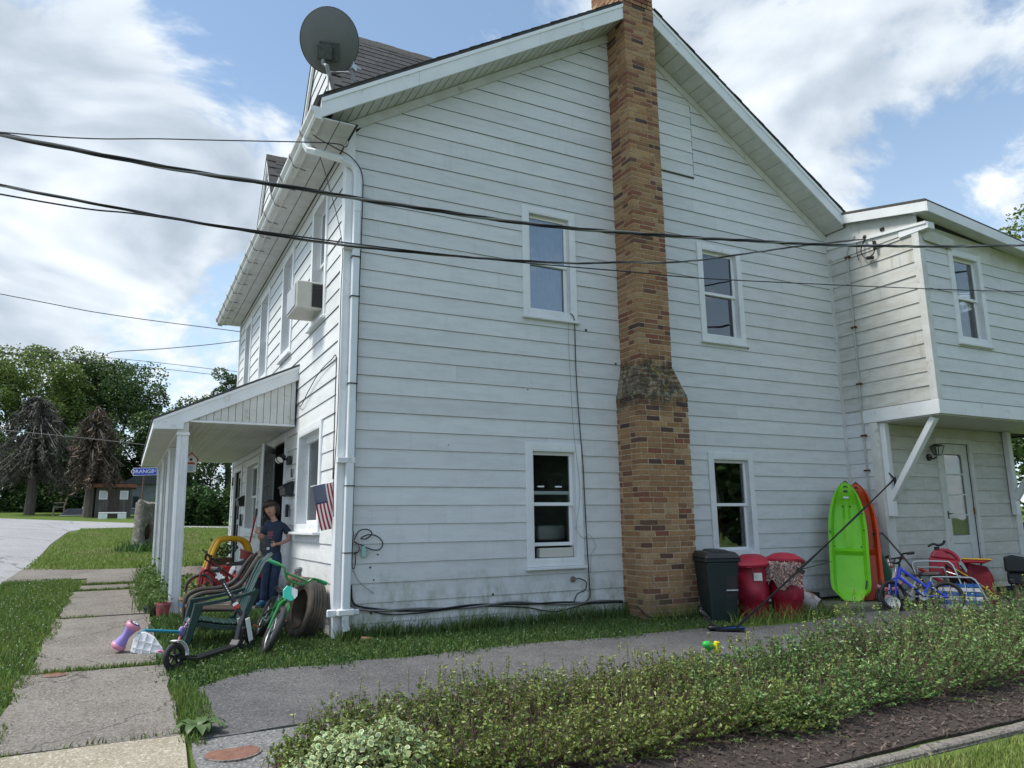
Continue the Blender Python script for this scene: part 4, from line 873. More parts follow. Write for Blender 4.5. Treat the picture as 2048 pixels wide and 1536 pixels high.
# window air conditioner
t = thing('air_conditioner', 'beige window air conditioner sticking out of the upper front window', 'air conditioner', (-.15, 1.15, 3.6))
m = MB(); m.box(-.34, .05, .94, 1.52, 3.60, 3.95); m.build('case', M('aircon_beige', (.50, .49, .44), (.44, .43, .39), 6, .5), t, bevel=.012)
m = MB(); m.box(-.155, -.02, .930, .939, 3.63, 3.92); ac = m.build('side_vent', BLACKP, t)
for k in range(9): m = MB(); m.box(-.15, -.025, .924, .9295, 3.645 + k * .03, 3.651 + k * .03); m.build('louvre', DARK, ac)
m = MB(); m.box(-.352, -.341, .98, 1.48, 3.64, 3.92); m.build('rear_grille', M('fin_silver', (.62, .63, .64), (.35, .36, .38), 60, .4, metal=.5), t)
# flag on a short staff at the house corner
fl = thing('flag', 'small american flag hanging at the house corner beside the downspout', 'flag', (-.05, .2, 1.3))
FX, FYv = Vector((1, -.12, .22)).normalized(), Vector((.10, 0, -1)).normalized()     # along the hoist at the top, and the hanging direction
FO = Vector((-.235, .13, 1.425)); HO, FL_ = .225, .47
def flag_pt(a, b, o=0.):
    q = FO + FX * (a * HO) + FYv * (b * FL_) + Vector((.06 * b * a, 0, 0)); q.y += -.012 * math.sin(a * 5 + b * 3) - o; q.x += .05 * b * b; return q
def flag_patch(a0, a1, b0, b1, o, nm, mat):
    m = MB(); na, nb = 4, 12; vs = [flag_pt(a0 + (a1 - a0) * i / na, b0 + (b1 - b0) * j / nb, o) for j in range(nb + 1) for i in range(na + 1)]
    m.add(vs, [(j * (na + 1) + i, j * (na + 1) + i + 1, (j + 1) * (na + 1) + i + 1, (j + 1) * (na + 1) + i) for j in range(nb) for i in range(na)]); return m.build(nm, mat, fl, smooth='full')
FR = M('flag_red', (.36, .018, .035), None, rough=.8, trans=.15); FWm = M('flag_white', (.72, .72, .72), None, rough=.8, trans=.15); FB = M('flag_blue', (.022, .032, .11), None, rough=.8, trans=.1)
for k in range(13): flag_patch(k / 13, (k + 1) / 13, .0 if k < 0 else 0, 1, 0, 'stripe', FR if k % 2 == 0 else FWm)
flag_patch(0, 7 / 13, .0, .42, .0035, 'canton', FB); flag_patch(0, 7 / 13, .0, .42, -.0035, 'canton', FB)
m = MB()
for r_ in range(9):
    for c in range(6 if r_ % 2 == 0 else 5):
        a = (r_ + .7) / 9.4 * 7 / 13; b = (.03 + (c + (.5 if r_ % 2 else 0)) * .068); q = flag_pt(a, b, .006)
        pts = [q + FX * (math.sin(2 * math.pi * i / 10) * (.0075 if i % 2 == 0 else .003)) - FYv * (math.cos(2 * math.pi * i / 10) * (.0075 if i % 2 == 0 else .003)) for i in range(10)]
        m.add(pts, [tuple(range(10))])
tag(m.build('stars', WHITE, fl), kind='stuff')
m = MB(); m.tube([FO - FX * .03, FO + FX * (HO + .06)], .0065, 6); m.build('staff', WHITE, fl)
m = MB(); m.tube([FO + FX * (HO + .02), (.045, -.02, 1.30), (.075, -.036, 1.12)], .0035, 5); m.build('tie_wire', BLACKW, fl)
# mailboxes, lamps, small plates by the doors
def mailbox(y, z, lb):
    t = thing('mailbox', lb, 'mailbox', (-.05, y, z), 'wall mailboxes')
    m = MB(); m.prism([(-.028, 0, z), (-.125, 0, z + .01), (-.14, 0, z + .13), (-.028, 0, z + .20)], (0, y - .19, 0), (0, y + .19, 0)); m.build('box', BLACKP, t, bevel=.006)
    m = MB(); m.prism([(-.028, 0, z + .205), (-.15, 0, z + .135), (-.155, 0, z + .11), (-.149, 0, z + .11), (-.146, 0, z + .13), (-.028, 0, z + .198)], (0, y - .2, 0), (0, y + .2, 0)); m.build('lid', BLACKP, t)
mailbox(2.47, 1.40, 'black wall mailbox between the open door and the near front window'); mailbox(6.95, 1.38, 'black wall mailbox beside the far front door')
t = thing('porch_lamp', 'black twin spot lamp on the wall beside the open door', 'lamp', (-.03, 2.52, 1.9))
m = MB(); m.box(-.075, -.026, 2.46, 2.58, 1.83, 1.95); m.build('base', BLACKP, t, bevel=.01)
for dy_ in (.0, .16):
    c = Vector((-.13, 2.60 + dy_, 1.93)); ax = Vector((-.55, -.45, -.55)).normalized(); rq = Vector((0, 0, 1)).rotation_difference(ax).to_matrix()
    m = MB(); m.lathe([(.0, -.05), (.035, -.045), (.052, .0), (.058, .05), (.05, .05)], c, 14, rq); m.tube([c, (-.05, 2.54, 1.9)], .012, 6); m.build('lamp_head', BLACKP, t, smooth=True)
    m = MB(); m.lathe([(0, .046), (.048, .045)], c, 14, rq); m.build('lens', M('lamp_lens', (.75, .75, .72), None, rough=.3), t)
t = thing('wall_bracket_box', 'narrow black box on the wall under the near mailbox', 'door chime', (-.03, 2.55, 1.2)); m = MB(); m.box(-.06, -.026, 2.52, 2.60, 1.13, 1.30); m.build('case', BLACKP, t, bevel=.008); m = MB(); m.box(-.064, -.06, 2.545, 2.575, 1.15, 1.18); m.build('button', M('grey_button', (.25, .25, .25), None, rough=.5), t)
t = thing('number_plate', 'small dark upright number plate above the near mailbox', 'number plate', (-.03, 2.42, 1.68)); m = MB(); m.box(-.032, -.026, 2.385, 2.455, 1.655, 1.775); m.build('plate', M('plate_grey', (.06, .075, .075), None, rough=.5), t, bevel=.002)
for k in range(3): m = MB(); m.box(-.036, -.032, 2.395, 2.445, 1.662 + k * .038, 1.69 + k * .038); m.build('figure', M('plate_dark', (.03, .04, .04), None, rough=.5), t)
t = thing('house_numerals', 'dark metal numerals on the siding beside the far front door', 'numerals', (-.03, 8.6, 1.9))
for yy in (8.52, 8.64): m = MB(); m.torus((-.035, yy, 1.89), .042, .010, (1, 0, 0), 16, 6); m.tube([(-.035, yy - .04, 1.90), (-.035, yy - .01, 2.02)], .010, 6); m.build('numeral', BLACKP, t, smooth=True)
t = thing('entry_phone', 'small dark box by the far front door under the mailbox', 'door chime', (-.03, 7.1, 1.1)); m = MB(); m.box(-.06, -.026, 7.03, 7.15, 1.02, 1.24); m.build('case', BLACKP, t, bevel=.008); m = MB(); m.box(-.066, -.06, 7.06, 7.12, 1.05, 1.1); m.build('button', M('grey_button', (.25, .25, .25), None, rough=.5), t)
# birdhouse under the porch ceiling
t = thing('birdhouse', 'white birdhouse with red roof hanging under the porch ceiling', 'birdhouse', (-1.21, 3.6, 1.8))
bq = Vector((-1.21, 3.6, 0)); m = MB(); m.prism([(-.075, 0, 1.78), (.075, 0, 1.78), (.075, 0, 1.97), (0, 0, 2.055), (-.075, 0, 1.97)], bq + Vector((0, -.06, 0)), bq + Vector((0, .06, 0))); m.build('body', M('birdhouse_white', (.62, .62, .58), None, rough=.7), t)
m = MB()
for s in (-1, 1): m.prism([(0, 0, 2.062), (s * .10, 0, 1.955), (s * .10, 0, 1.94), (0, 0, 2.045)], bq + Vector((0, -.09, 0)), bq + Vector((0, .08, 0)))
m.build('roof', M('birdhouse_red', (.33, .07, .04), None, rough=.7), t)
m = MB(); m.lathe([(0, 0), (.021, 0)], bq + Vector((0, -.0615, 1.955)), 14, Matrix.Rotation(R(90), 3, 'X')); m.build('hole', BLACKP, t)
m = MB(); m.box(-1.26, -1.16, 3.533, 3.539, 1.885, 1.915); m.build('perch_band', M('birdhouse_red', (.33, .07, .04), None, rough=.7), t); m = MB(); m.box(-1.25, -1.18, 3.534, 3.539, 1.795, 1.87); m.build('painted_panel', M('pale_blue', (.30, .45, .55), None, rough=.7), t)
m = MB(); m.tube([bq + Vector((0, 0, 2.05)), bq + Vector((0, 0, 2.335))], .004, 5); m.build('cord', BEIGE, t)
# lantern by the back door
t = thing('wall_lantern', 'black carriage lantern on the siding beside the back door', 'lantern', (9.13, AY1, 1.9))
m = MB(); m.lathe([(0, .03), (.05, .03), (.055, .018), (.055, 0)], (9.12, AY1 - .02, 1.93), 16, Matrix.Rotation(R(90), 3, 'X')); m.tube([(9.12, AY1 - .04, 1.93), (9.12, AY1 - .10, 1.90), (9.13, AY1 - .15, 1.93)], .012, 6); m.build('arm', BLACKP, t, smooth=True)
m = MB(); q = Vector((9.14, AY1 - .16, 1.96))
for a, b_ in (((-.04, 0), (-.07, .13)), ((.04, 0), (.07, .13))):
    for s in (-1, 1): m.bar(q + Vector((a[0], s * .04, 0)), q + Vector((b_[0], s * .07, .13)), .01, .01)
m.hexa([q + Vector((x, y, -.012)) for x, y in ((-.03, -.03), (.03, -.03), (.03, .03), (-.03, .03))], [q + Vector((x, y, .0)) for x, y in ((-.045, -.045), (.045, -.045), (.045, .045), (-.045, .045))])
m.hexa([q + Vector((x, y, .13)) for x, y in ((-.085, -.085), (.085, -.085), (.085, .085), (-.085, .085))], [q + Vector((x, y, .17)) for x, y in ((-.02, -.02), (.02, -.02), (.02, .02), (-.02, .02))]); m.build('cage', BLACKP, t)
m = MB(); m.hexa([q + Vector((x, y, .0)) for x, y in ((-.037, -.037), (.037, -.037), (.037, .037), (-.037, .037))], [q + Vector((x, y, .13)) for x, y in ((-.066, -.066), (.066, -.066), (.066, .066), (-.066, .066))]); m.build('glass', GLASS, t)

# ---------------------------------------------------------------- cables
def catm(P, n=8):
    P = [Vector(q) for q in P]; P = [P[0] * 2 - P[1]] + P + [P[-1] * 2 - P[-2]]; out = []
    for i in range(1, len(P) - 2):
        for k in range(n):
            t = k / n; a, b, c, d = P[i - 1:i + 3]
            out.append(.5 * ((2 * b) + (c - a) * t + (2 * a - 5 * b + 4 * c - d) * t * t + (3 * b - a - 3 * c + d) * t ** 3))
    return out + [P[-2]]
def cable(lb, P, r, twist=0, grp='overhead cables', n=8, mat=None, nm='cable', cat='cable'):
    C = catm(P, n); t = thing(nm, lb, cat, C[0], grp)
    if not twist: MB().tube(C, r, 6).build('strand', mat or BLACKW, t, smooth='full')
    else:
        L = 0; D = []
        for i, q in enumerate(C):
            if i: L += (q - C[i - 1]).length
            d = (C[min(i + 1, len(C) - 1)] - C[max(i - 1, 0)]).normalized(); x = d.cross(Vector((0, 0, 1))).normalized(); D.append((q, x, x.cross(d), L))
        for k in range(twist):
            MB().tube([q + x * (r * math.cos(L * 5.2 + k * 2 * math.pi / twist)) + y * (r * math.sin(L * 5.2 + k * 2 * math.pi / twist)) for q, x, y, L in D], r * (1.0 if k else .8), 6).build('strand', BLACKW if k < twist - 1 else M('grey_messenger', (.20, .20, .20), None, rough=.4, metal=.4), t, smooth='full')
    return t
cable('thick twisted power cable crossing in front of the whole house', [(-14, -2.2, 4.3), (-8, -2.2, 3.86), (-2.93, -2.2, 3.64), (-.86, -2.2, 3.66), (.97, -2.2, 3.73), (2.18, -2.2, 3.84), (3.94, -2.2, 4.05), (5.98, -2.2, 4.33), (9.45, -2.2, 4.92), (16, -2.2, 6.2)], .0098, 3, n=22)
cable('twisted service cable that rises to the insulator on the addition', [(-14, -1.6, 4.6), (-7, -1.6, 3.75), (-2.99, -1.6, 3.52), (-1.14, -1.6, 3.47), (.1, -1.6, 3.51), (1.72, -1.6, 3.65), (2.8, -1.45, 3.87), (4.13, -1.0, 4.24), (6.16, -.95, 4.79), (7.55, -.80, 5.17), (7.93, -.74, 5.28)], .0068, 3, n=18)
cable('thin black line strung just below the twisted service cable', [(-14, -1.6, 4.4), (-7, -1.6, 3.62), (-2.98, -1.6, 3.45), (-1.99, -1.62, 3.46), (-.37, -1.62, 3.50), (1.14, -1.62, 3.575), (2.6, -1.6, 3.69), (4.52, -1.6, 3.85), (10.47, -1.6, 4.52), (16, -1.6, 5.3)], .0065)
cable('thin line reaching the near roof corner above the gutter', [(-14, -.2, 4.2), (-7, -.2, 4.25), (-3.26, -.2, 4.59), (-1.82, -.2, 4.87), (-.32, -.2, 5.19), (-.05, -.04, 5.28), (.0, -.03, 5.43)], .006)
cable('thin line reaching the far end of the gutter', [(-14, 8.8, 6.5), (-4.43, 8.8, 5.48), (-2.46, 8.8, 5.29), (-.14, 8.8, 5.21), (-.02, 8.84, 5.2)], .008)
cable('thin line sagging to the far upper corner of the front wall', [(-16, 8.8, 5.3), (-4.32, 8.8, 4.33), (-2.31, 8.8, 4.55), (-.9, 8.8, 4.8), (-.03, 8.8, 5.0)], .008)
for k, (z0, z1, yy, lb) in enumerate(((9.3, 8.1, 30, 'upper far street line in front of the dark trees'), (9.0, 7.85, 30, 'lower far street line in front of the dark trees'), (5.2, 3.4, 24, 'street line crossing low before the bare spruces'))):
    cable(lb, [(-22, yy + 6, z0 + 1), (-3, yy, (z0 + z1) / 2), (3, yy - 2, z1), (14, yy - 5, z1 - .6)], .014, mat=M('weathered_line', (.12, .12, .12), None, rough=.6))
t = thing('insulator', 'dark insulator with looped service wires on the addition wall', 'insulator', (7.95, -.75, 5.25))
m = MB(); m.tube([(7.96, -.72, 5.33), (7.93, -.74, 5.29)], .03, 8); m.box(7.94, 7.965, -1.06, -1.0, 5.31, 5.36); m.build('knob', BLACKP, t, smooth=True)
m = MB(); m.tube(catm([(7.93, -.74, 5.28), (7.92, -.66, 5.12), (7.92, -.72, 4.98), (7.92, -.86, 4.99), (7.92, -.90, 5.12), (7.93, -.84, 5.26)], 5), .009, 6); m.tube(catm([(7.92, -.60, 5.26), (7.93, -.58, 5.1), (7.93, -.6, 4.98)], 5), .007, 6); m.build('wire_loop', BLACKW, t, smooth=True)
m = MB(); m.obox((7.92, -.90, 5.12), (.04, .05, .14), (0, 0, .1)); m.obox((7.92, -.80, 4.95), (.05, .12, .05), (.2, 0, 0)); m.build('splice', BLACKP, t, bevel=.01)
# wires on the wall
WG = 'wires on the siding'
wy = -.030
cable('black coax running down the siding from the upper left window', [(2.93, wy - .01, 3.66), (2.97, wy - .02, 3.62), (3.0, wy, 3.50), (3.0, wy, 2.86), (3.03, wy, 2.2), (3.06, wy, 1.75), (3.07, wy, 1.3), (3.085, wy, .72), (3.10, wy, .30), (3.10, wy, .12), (3.02, wy, .055)], .006, 0, WG)
cable('thin grey wire loosely following the coax beside the lower window', [(2.91, wy, 3.60), (2.90, wy, 3.3), (2.915, wy, 2.7), (2.94, wy, 2.1), (2.99, -.05, 1.4), (2.93, -.05, .95), (3.02, -.05, .82), (3.10, -.05, .86), (3.2, -.05, .72), (3.13, -.05, .62), (3.12, wy, .4)], .0025, 0, WG, mat=M('grey_wire', (.25, .25, .26), None, rough=.5))
cable('bundled black cables along the bottom of the siding', [(.15, wy, .40), (.17, wy, .22), (.30, wy, .155), (.6, wy, .12), (.95, wy, .105), (1.27, wy, .10), (1.95, wy, .11), (2.5, wy, .075), (3.05, wy, .055), (3.58, wy, .04)], .0125, 2, WG)
cable('slack black cable below the bundle on the siding', [(.2, wy, .20), (.5, wy - .005, .09), (.8, wy - .005, .07), (1.2, wy - .005, .085), (1.6, wy, .10), (2.2, wy, .05), (2.6, wy - .01, -.02), (3.1, wy - .01, .04), (3.6, -.06, .02), (3.62, -.3, -.02), (3.60, -.52, -.10), (4.0, -.54, -.12), (4.43, -.54, -.11)], .007, 0, WG)
cable('thin grey wire hung above the cable bundle', [(.17, wy, .55), (.25, wy, .42), (.4, wy, .30)], .0035, 0, WG, mat=M('grey_wire', (.25, .25, .26), None, rough=.5))
cable('black cable taped along the gable side of the downspout', [(-.50, .02, 5.47), (-.40, -.06, 5.32), (-.2, -.13, 5.20), (.0, -.135, 5.12), (.13, -.13, 4.95), (.148, -.12, 4.6), (.146, -.085, 3.6), (.146, -.08, 2.6), (.143, -.075, 2.0), (.142, -.075, 1.2), (.15, -.05, .95)], .0065, 0, WG)
cable('thin black wire on the front side of the downspout', [(-.31, .20, 5.30), (-.2, .12, 4.9), (-.05, -.02, 4.15), (-.045, -.035, 3.5), (-.04, -.035, 2.2), (-.06, -.03, 1.5), (-.05, -.035, 1.1)], .0045, 0, WG)
cable('curly loose wire pinned across the front siding above the porch', [(-.03, 2.2, 2.62), (-.04, 1.9, 2.56), (-.04, 1.5, 2.68), (-.04, .9, 2.82), (-.035, .35, 2.86), (-.035, .13, 2.84), (-.035, .12, 2.4), (-.035, .11, 1.5)], .006, 0, WG)
t = thing('coax_bundle', 'tangle of coax loops with a pale splitter on the siding beside the downspout', 'cable bundle', (.3, -.04, .8))
m = MB(); m.tube(catm([(.17, -.045, .86), (.22, -.05, .95), (.31, -.05, .965), (.36, -.05, .92), (.30, -.055, .87), (.24, -.05, .875), (.32, -.05, .91), (.42, -.05, .89), (.48, -.05, .82), (.45, -.05, .755), (.36, -.05, .755), (.26, -.05, .80), (.18, -.05, .83)], 6), .0065, 6)
m.tube(catm([(.17, -.05, .84), (.22, -.05, .80), (.22, -.05, .74), (.17, -.05, .72)], 5), .008, 6); m.tube(catm([(.16, -.045, .95), (.155, -.045, .8), (.155, -.045, .62), (.17, -.045, .56), (.19, -.045, .62), (.185, -.045, .74)], 5), .005, 6); m.build('loops', BLACKW, t, smooth=True)
m = MB(); m.obox((.275, -.045, .735), (.045, .025, .115), (0, -.06, 0)); m.build('splitter', M('pale_green_label', (.30, .50, .45), None, rough=.5), t, bevel=.004)
m = MB()
for k in range(4): m.tube([(.295, -.045, .70 + k * .026), (.325 + .02 * (k % 2), -.045, .70 + k * .024)], .006, 6)
m.build('connectors', STEEL, t); m = MB()
for k in range(6): m.bar((.155 + .012 * k, -.05, .88 - .035 * k), (.185 + .010 * k, -.055, .93 - .03 * k), .010, .006)
m.build('striped_cord', M('red_white_cord', (.30, .06, .09), (.6, .6, .6), 60, .6), t)
t = thing('hose_bib', 'small brass outlet with a short pigtail on the siding below the window', 'outlet', (2.88, -.03, .34)); m = MB(); m.lathe([(0, .05), (.018, .05), (.02, .02), (.034, .018), (.034, 0)], (2.87, -.02, .335), 12, Matrix.Rotation(R(90), 3, 'X')); m.build('fitting', M('dull_brass', (.25, .22, .17), None, rough=.5, metal=.6), t, smooth=True); m = MB(); m.tube(catm([(2.87, -.06, .335), (2.95, -.05, .34), (3.05, -.04, .29), (3.03, -.035, .20), (2.92, -.035, .16), (2.86, -.035, .05)], 5), .006, 6); m.build('pigtail', BLACKW, t)
# ---------------------------------------------------------------- foliage helpers
def leafcloud(name, C, size, mat, parent=None, upb=.3, asp=.55, fold=.25, jitter=.35, dirs=None):
    """many folded leaves (two triangles each) at the points C"""
    n = len(C); rng = RNG
    nrm = rng.normal(0, 1, (n, 3)); nrm[:, 2] += upb * 3 * np.abs(rng.normal(0, 1, n)); nrm /= np.linalg.norm(nrm, axis=1)[:, None]
    d = rng.normal(0, 1, (n, 3)) if dirs is None else dirs + rng.normal(0, .35, (n, 3)); d -= nrm * (d * nrm).sum(1)[:, None]; d /= np.linalg.norm(d, axis=1)[:, None]
    s = np.cross(nrm, d); L = size * (1 + jitter * rng.uniform(-1, 1, n)); L = L[:, None]
    base = C - d * L * .5; tip = C + d * L * .5; w = L * asp * .5
    a = C + s * w - d * L * .05 + nrm * L * fold * .5; b = C - s * w - d * L * .05 + nrm * L * fold * .5
    Vv = np.stack([base, a, tip, b], 1).reshape(-1, 3); i = np.arange(n)[:, None] * 4
    F = np.concatenate([i + np.array([[0, 1, 2]]), i + np.array([[0, 2, 3]])], 0)
    return mesh_np(name, Vv, F, mat, parent)
def blades(name, P, H, wd, mat, parent=None, lean=.45, kind='stuff'):
    n = len(P); rng = RNG; a = rng.uniform(0, 2 * np.pi, n); dx = np.stack([np.cos(a), np.sin(a), np.zeros(n)], 1)
    b = rng.uniform(0, 2 * np.pi, n); ln = np.stack([np.cos(b), np.sin(b), np.zeros(n)], 1) * (H * lean * rng.uniform(.2, 1.3, n))[:, None]
    up_ = np.stack([np.zeros(n), np.zeros(n), H], 1); w = (wd * rng.uniform(.7, 1.3, n))[:, None]
    v0, v1 = P - dx * w, P + dx * w; m0, m1 = P + up_ * .55 + ln * .35 - dx * w * .7, P + up_ * .55 + ln * .35 + dx * w * .7; tp = P + up_ * .95 + ln
    Vv = np.stack([v0, v1, m1, m0, tp], 1).reshape(-1, 3); i = np.arange(n)[:, None] * 5
    F = np.concatenate([i + np.array([[0, 1, 2]]), i + np.array([[0, 2, 3]]), i + np.array([[3, 2, 4]])], 0)
    return mesh_np(name, Vv, F, mat, parent)
LEAF_POT = M('pot_plant_leaf', (.05, .10, .025), (.08, .14, .03), 20, .6, island=.6, trans=.25)
# ================================================================== things on the porch and the front grass
def V3(*a): return Vector(a)
GRN = M('dark_green_resin', (.008, .034, .032), (.012, .045, .042), 9, .42, rvar=.2)
BRN = M('brown_resin_wicker', (.055, .043, .036), (.04, .032, .027), 20, .5)
def slat(m, a, b, w, th, side, n=1):      # flat strip through points
    m.bar(a, b, w, th, side)
# ---- green slatted resin chair, seen from its side, facing the street
gc = thing('garden_chair', 'dark green slatted plastic garden chair at the edge of the sidewalk', 'chair', (-1.1, .2, -.15), 'plastic garden chairs')
YN, YF = .10, .62
def crv(P, n=6): return catm(P, n)
seat = [(-1.385, .00), (-1.375, .085), (-1.33, .125), (-1.245, .118), (-1.155, .098), (-1.065, .080), (-.975, .068), (-.90, .066)]
for k in range(len(seat) - 1):
    (xa, za), (xb, zb) = seat[k], seat[k + 1]; d = Vector((xb - xa, 0, zb - za)); L = d.length; d.normalize(); nrm = Vector((-d.z, 0, d.x))
    m = MB(); a = Vector((xa, 0, za)) + d * .006; b = Vector((xb, 0, zb)) - d * .006
    m.prism([a, b, b + nrm * .014, a + nrm * .014], (0, YN + .05, 0), (0, YF - .05, 0)); m.build('seat_slat', GRN, gc, bevel=.004)
for y in (YN + .03, YF - .03):
    m = MB(); P = [Vector((x, y, z - .03)) for x, z in seat[1:]]
    for i in range(len(P) - 1): m.bar(P[i], P[i + 1] + (P[i + 1] - P[i]).normalized() * .004, .035, .075, (0, 1, 0))
    m.build('seat_rail', GRN, gc)
for y in (YN, YF):
    m = MB(); m.hexa([(-1.43, y - .03, -.165), (-1.375, y - .03, -.165), (-1.375, y + .03, -.165), (-1.43, y + .03, -.165)], [(-1.335, y - .035, .27), (-1.255, y - .035, .27), (-1.255, y + .035, .27), (-1.335, y + .035, .27)]); m.build('front_leg', GRN, gc, bevel=.006)
    m = MB(); A = [(-1.335, .275), (-1.2, .288), (-1.05, .310), (-.90, .340), (-.78, .375)]
    for i in range(4): m.hexa([(A[i][0], y - .045, A[i][1] - .014), (A[i + 1][0] + .002, y - .045, A[i + 1][1] - .014), (A[i + 1][0] + .002, y + .045, A[i + 1][1] - .014), (A[i][0], y + .045, A[i][1] - .014)], [(A[i][0], y - .045, A[i][1] + .016), (A[i + 1][0] + .002, y - .045, A[i + 1][1] + .016), (A[i + 1][0] + .002, y + .045, A[i + 1][1] + .016), (A[i][0], y + .045, A[i][1] + .016)])
    m.build('armrest', GRN, gc)
    m = MB(); m.hexa([(-.80, y - .03, -.16), (-.735, y - .03, -.16), (-.735, y + .03, -.16), (-.80, y + .03, -.16)], [(-.95, y - .03, .10), (-.87, y - .03, .10), (-.87, y + .03, .10), (-.95, y + .03, .10)]); m.build('rear_leg', GRN, gc, bevel=.006)
    m = MB(); m.bar((-.90, y, .06), (-.76, y, .40), .05, .05, (0, 1, 0)); m.build('back_rail', GRN, gc)
bp = [(-.90, .05), (-.855, .20), (-.80, .36), (-.735, .52), (-.665, .66), (-.60, .745)]
for k in range(5):
    f = (k - 2) / 2; m = MB(); yc = (YN + YF) / 2; vs = []
    top = .745 - .05 * f * f
    for i, (x, z) in enumerate(bp):
        t_ = i / 5; wd = .034 + .008 * t_; y = yc + f * (.165 + .035 * t_); zz = z if i < 5 else top; dip = -.03 * f * f * t_
        vs += [(x + dip, y - wd, zz), (x + dip, y + wd, zz), (x + dip + .015, y + wd, zz), (x + dip + .015, y - wd, zz)]
    fs = [(0, 1, 2, 3), (20, 23, 22, 21)]
    for i in range(5):
        for q in range(4): fs.append((i * 4 + q, i * 4 + (q + 1) % 4, i * 4 + 4 + (q + 1) % 4, i * 4 + 4 + q))
    m.add(vs, fs); m.build('back_slat', GRN, gc, bevel=.004)
m = MB(); m.bar((-.70, YN + .03, .56), (-.70, YF - .03, .56), .02, .05, (1, 0, 0)); m.bar((-.86, YN + .03, .16), (-.86, YF - .03, .16), .02, .06, (1, 0, 0)); m.build('back_brace', GRN, gc)
# ---- brown woven-pattern chair behind it
bc = thing('garden_chair', 'brown woven-look plastic armchair behind the green chair', 'chair', (-1.0, 1.2, -.08), 'plastic garden chairs')
y0, y1 = .96, 1.48; gzb = gz(-1, 1.2)
for y in (y0, y1):
    m = MB(); m.tube(crv([(-1.30, y, gzb), (-1.32, y, .10), (-1.30, y, .25), (-1.18, y, .315), (-.95, y, .33), (-.80, y, .40), (-.70, y, .56), (-.62, y + (.05 if y == y0 else -.05), .68)], 5), .024, 8); m.build('arm_loop', BRN, bc, smooth=True)
    m = MB(); m.tube([(-.78, y, .18), (-.70, y, gzb)], .022, 8); m.build('rear_leg', BRN, bc, smooth=True)
m = MB(); m.hexa([(-1.32, y0, .13), (-.82, y0 + .03, .10), (-.82, y1 - .03, .10), (-1.32, y1, .13)], [(-1.32, y0, .17), (-.82, y0 + .03, .13), (-.82, y1 - .03, .13), (-1.32, y1, .17)]); m.build('seat', BRN, bc, bevel=.02, seg=2)
m = MB(); m.tube(crv([(-.83, y0 + .04, .12), (-.72, y0, .42), (-.61, y0 + .06, .66), (-.585, (y0 + y1) / 2, .72), (-.61, y1 - .06, .66), (-.72, y1, .42), (-.83, y1 - .04, .12)], 6), .02, 8); m.build('back_rim', BRN, bc, smooth=True)
for d_ in (-1, 1):
    for k in range(-7, 13):
        P = []
        for i in range(9):
            z = .14 + i * .07; y = y0 + .03 + k * .06 + d_ * (z - .14) * .62
            hw = (y1 - y0) / 2 - .02 - max(0, (z - .45)) ** 2 * 2.2
            if abs(y - (y0 + y1) / 2) < hw and z < .70: P.append((-.83 + (z - .12) * .40 + .03, y, z))
        if len(P) > 1: m = MB(); m.tube(P, .0085, 5); m.build('lattice_strip', BRN, bc)
# ---- kick scooter leaning on the green chair
sc = thing('kick_scooter', 'black and white kick scooter with big wheels leaning on the green chair', 'scooter', (-1.2, -.35, -.17))
SB = M('scooter_black', (.014, .015, .018), None, rough=.35); SWH = M('scooter_white', (.75, .76, .76), None, rough=.35)
ra, fa = Vector((-1.53, -.66, -.065)), Vector((-.87, -.10, -.04)); fd = (fa - ra); fd.z = 0; fd.normalize(); sd_ = Vector((fd.y, -fd.x, 0)); lean = Vector((-.06, .04, 1)).normalized()
def wheel(par, c, axv, r, rt_, tyre, rim, spokes=5, rr=.008, sx=1., hub=.022, nm='wheel', rimr=None):
    m = MB(); m.torus(c, r - rt_, rt_, axv, 36, 8, sx); w = m.build(nm, tyre, par, smooth='full')
    m = MB(); ax = Vector(axv).normalized(); e1 = ax.cross(Vector((.3, .2, 1))).normalized(); e2 = ax.cross(e1)
    rm = rimr or (r - 2 * rt_); m.torus(c, rm, max(rr * 1.1, .007), axv, 36, 6, 1.4); m.build('rim', rim, w, smooth='full')
    m = MB()
    for k in range(spokes):
        a = 2 * math.pi * k / spokes; d = e1 * math.cos(a) + e2 * math.sin(a); m.tube([Vector(c) + d * hub * .7, Vector(c) + d * rm], rr, 5)
    m.tube([Vector(c) - ax * hub * 1.3, Vector(c) + ax * hub * 1.3], hub, 10); m.build('spokes', rim, w)
    return w
wheel(sc, ra, sd_, .115, .020, BLACKR, SB, 5, .011); wheel(sc, fa, sd_, .115, .020, BLACKR, SB, 5, .011)
m = MB(); dk = [ra + fd * .10 + V3(0, 0, -.03), ra + fd * .22 + V3(0, 0, -.055), ra + fd * .70 + V3(0, 0, -.02), fa - fd * .13 + V3(0, 0, .0), fa - fd * .10 + V3(0, 0, .12), fa - fd * .045 + V3(0, 0, .24)]
for i in range(len(dk) - 1): m.bar(dk[i], dk[i + 1] + (dk[i + 1] - dk[i]).normalized() * .006, .10 if i < 3 else .05, .03, (0, 0, 1) if i < 3 else fd)
m.build('deck', SB, sc, bevel=.006)
for s in (-1, 1): m = MB(); m.bar(ra + sd_ * s * .035, ra + fd * .22 + V3(0, 0, -.04) + sd_ * s * .035, .008, .03); m.build('rear_fork', SB, sc)
m = MB(); vs = []
for k in range(9):
    a = R(-8 + k * 14); d = fd * math.cos(a) + Vector((0, 0, 1)) * math.sin(a)
    for s in (-1, 1): vs += [ra + d * .128 + sd_ * s * .03, ra + d * .134 + sd_ * s * .03]
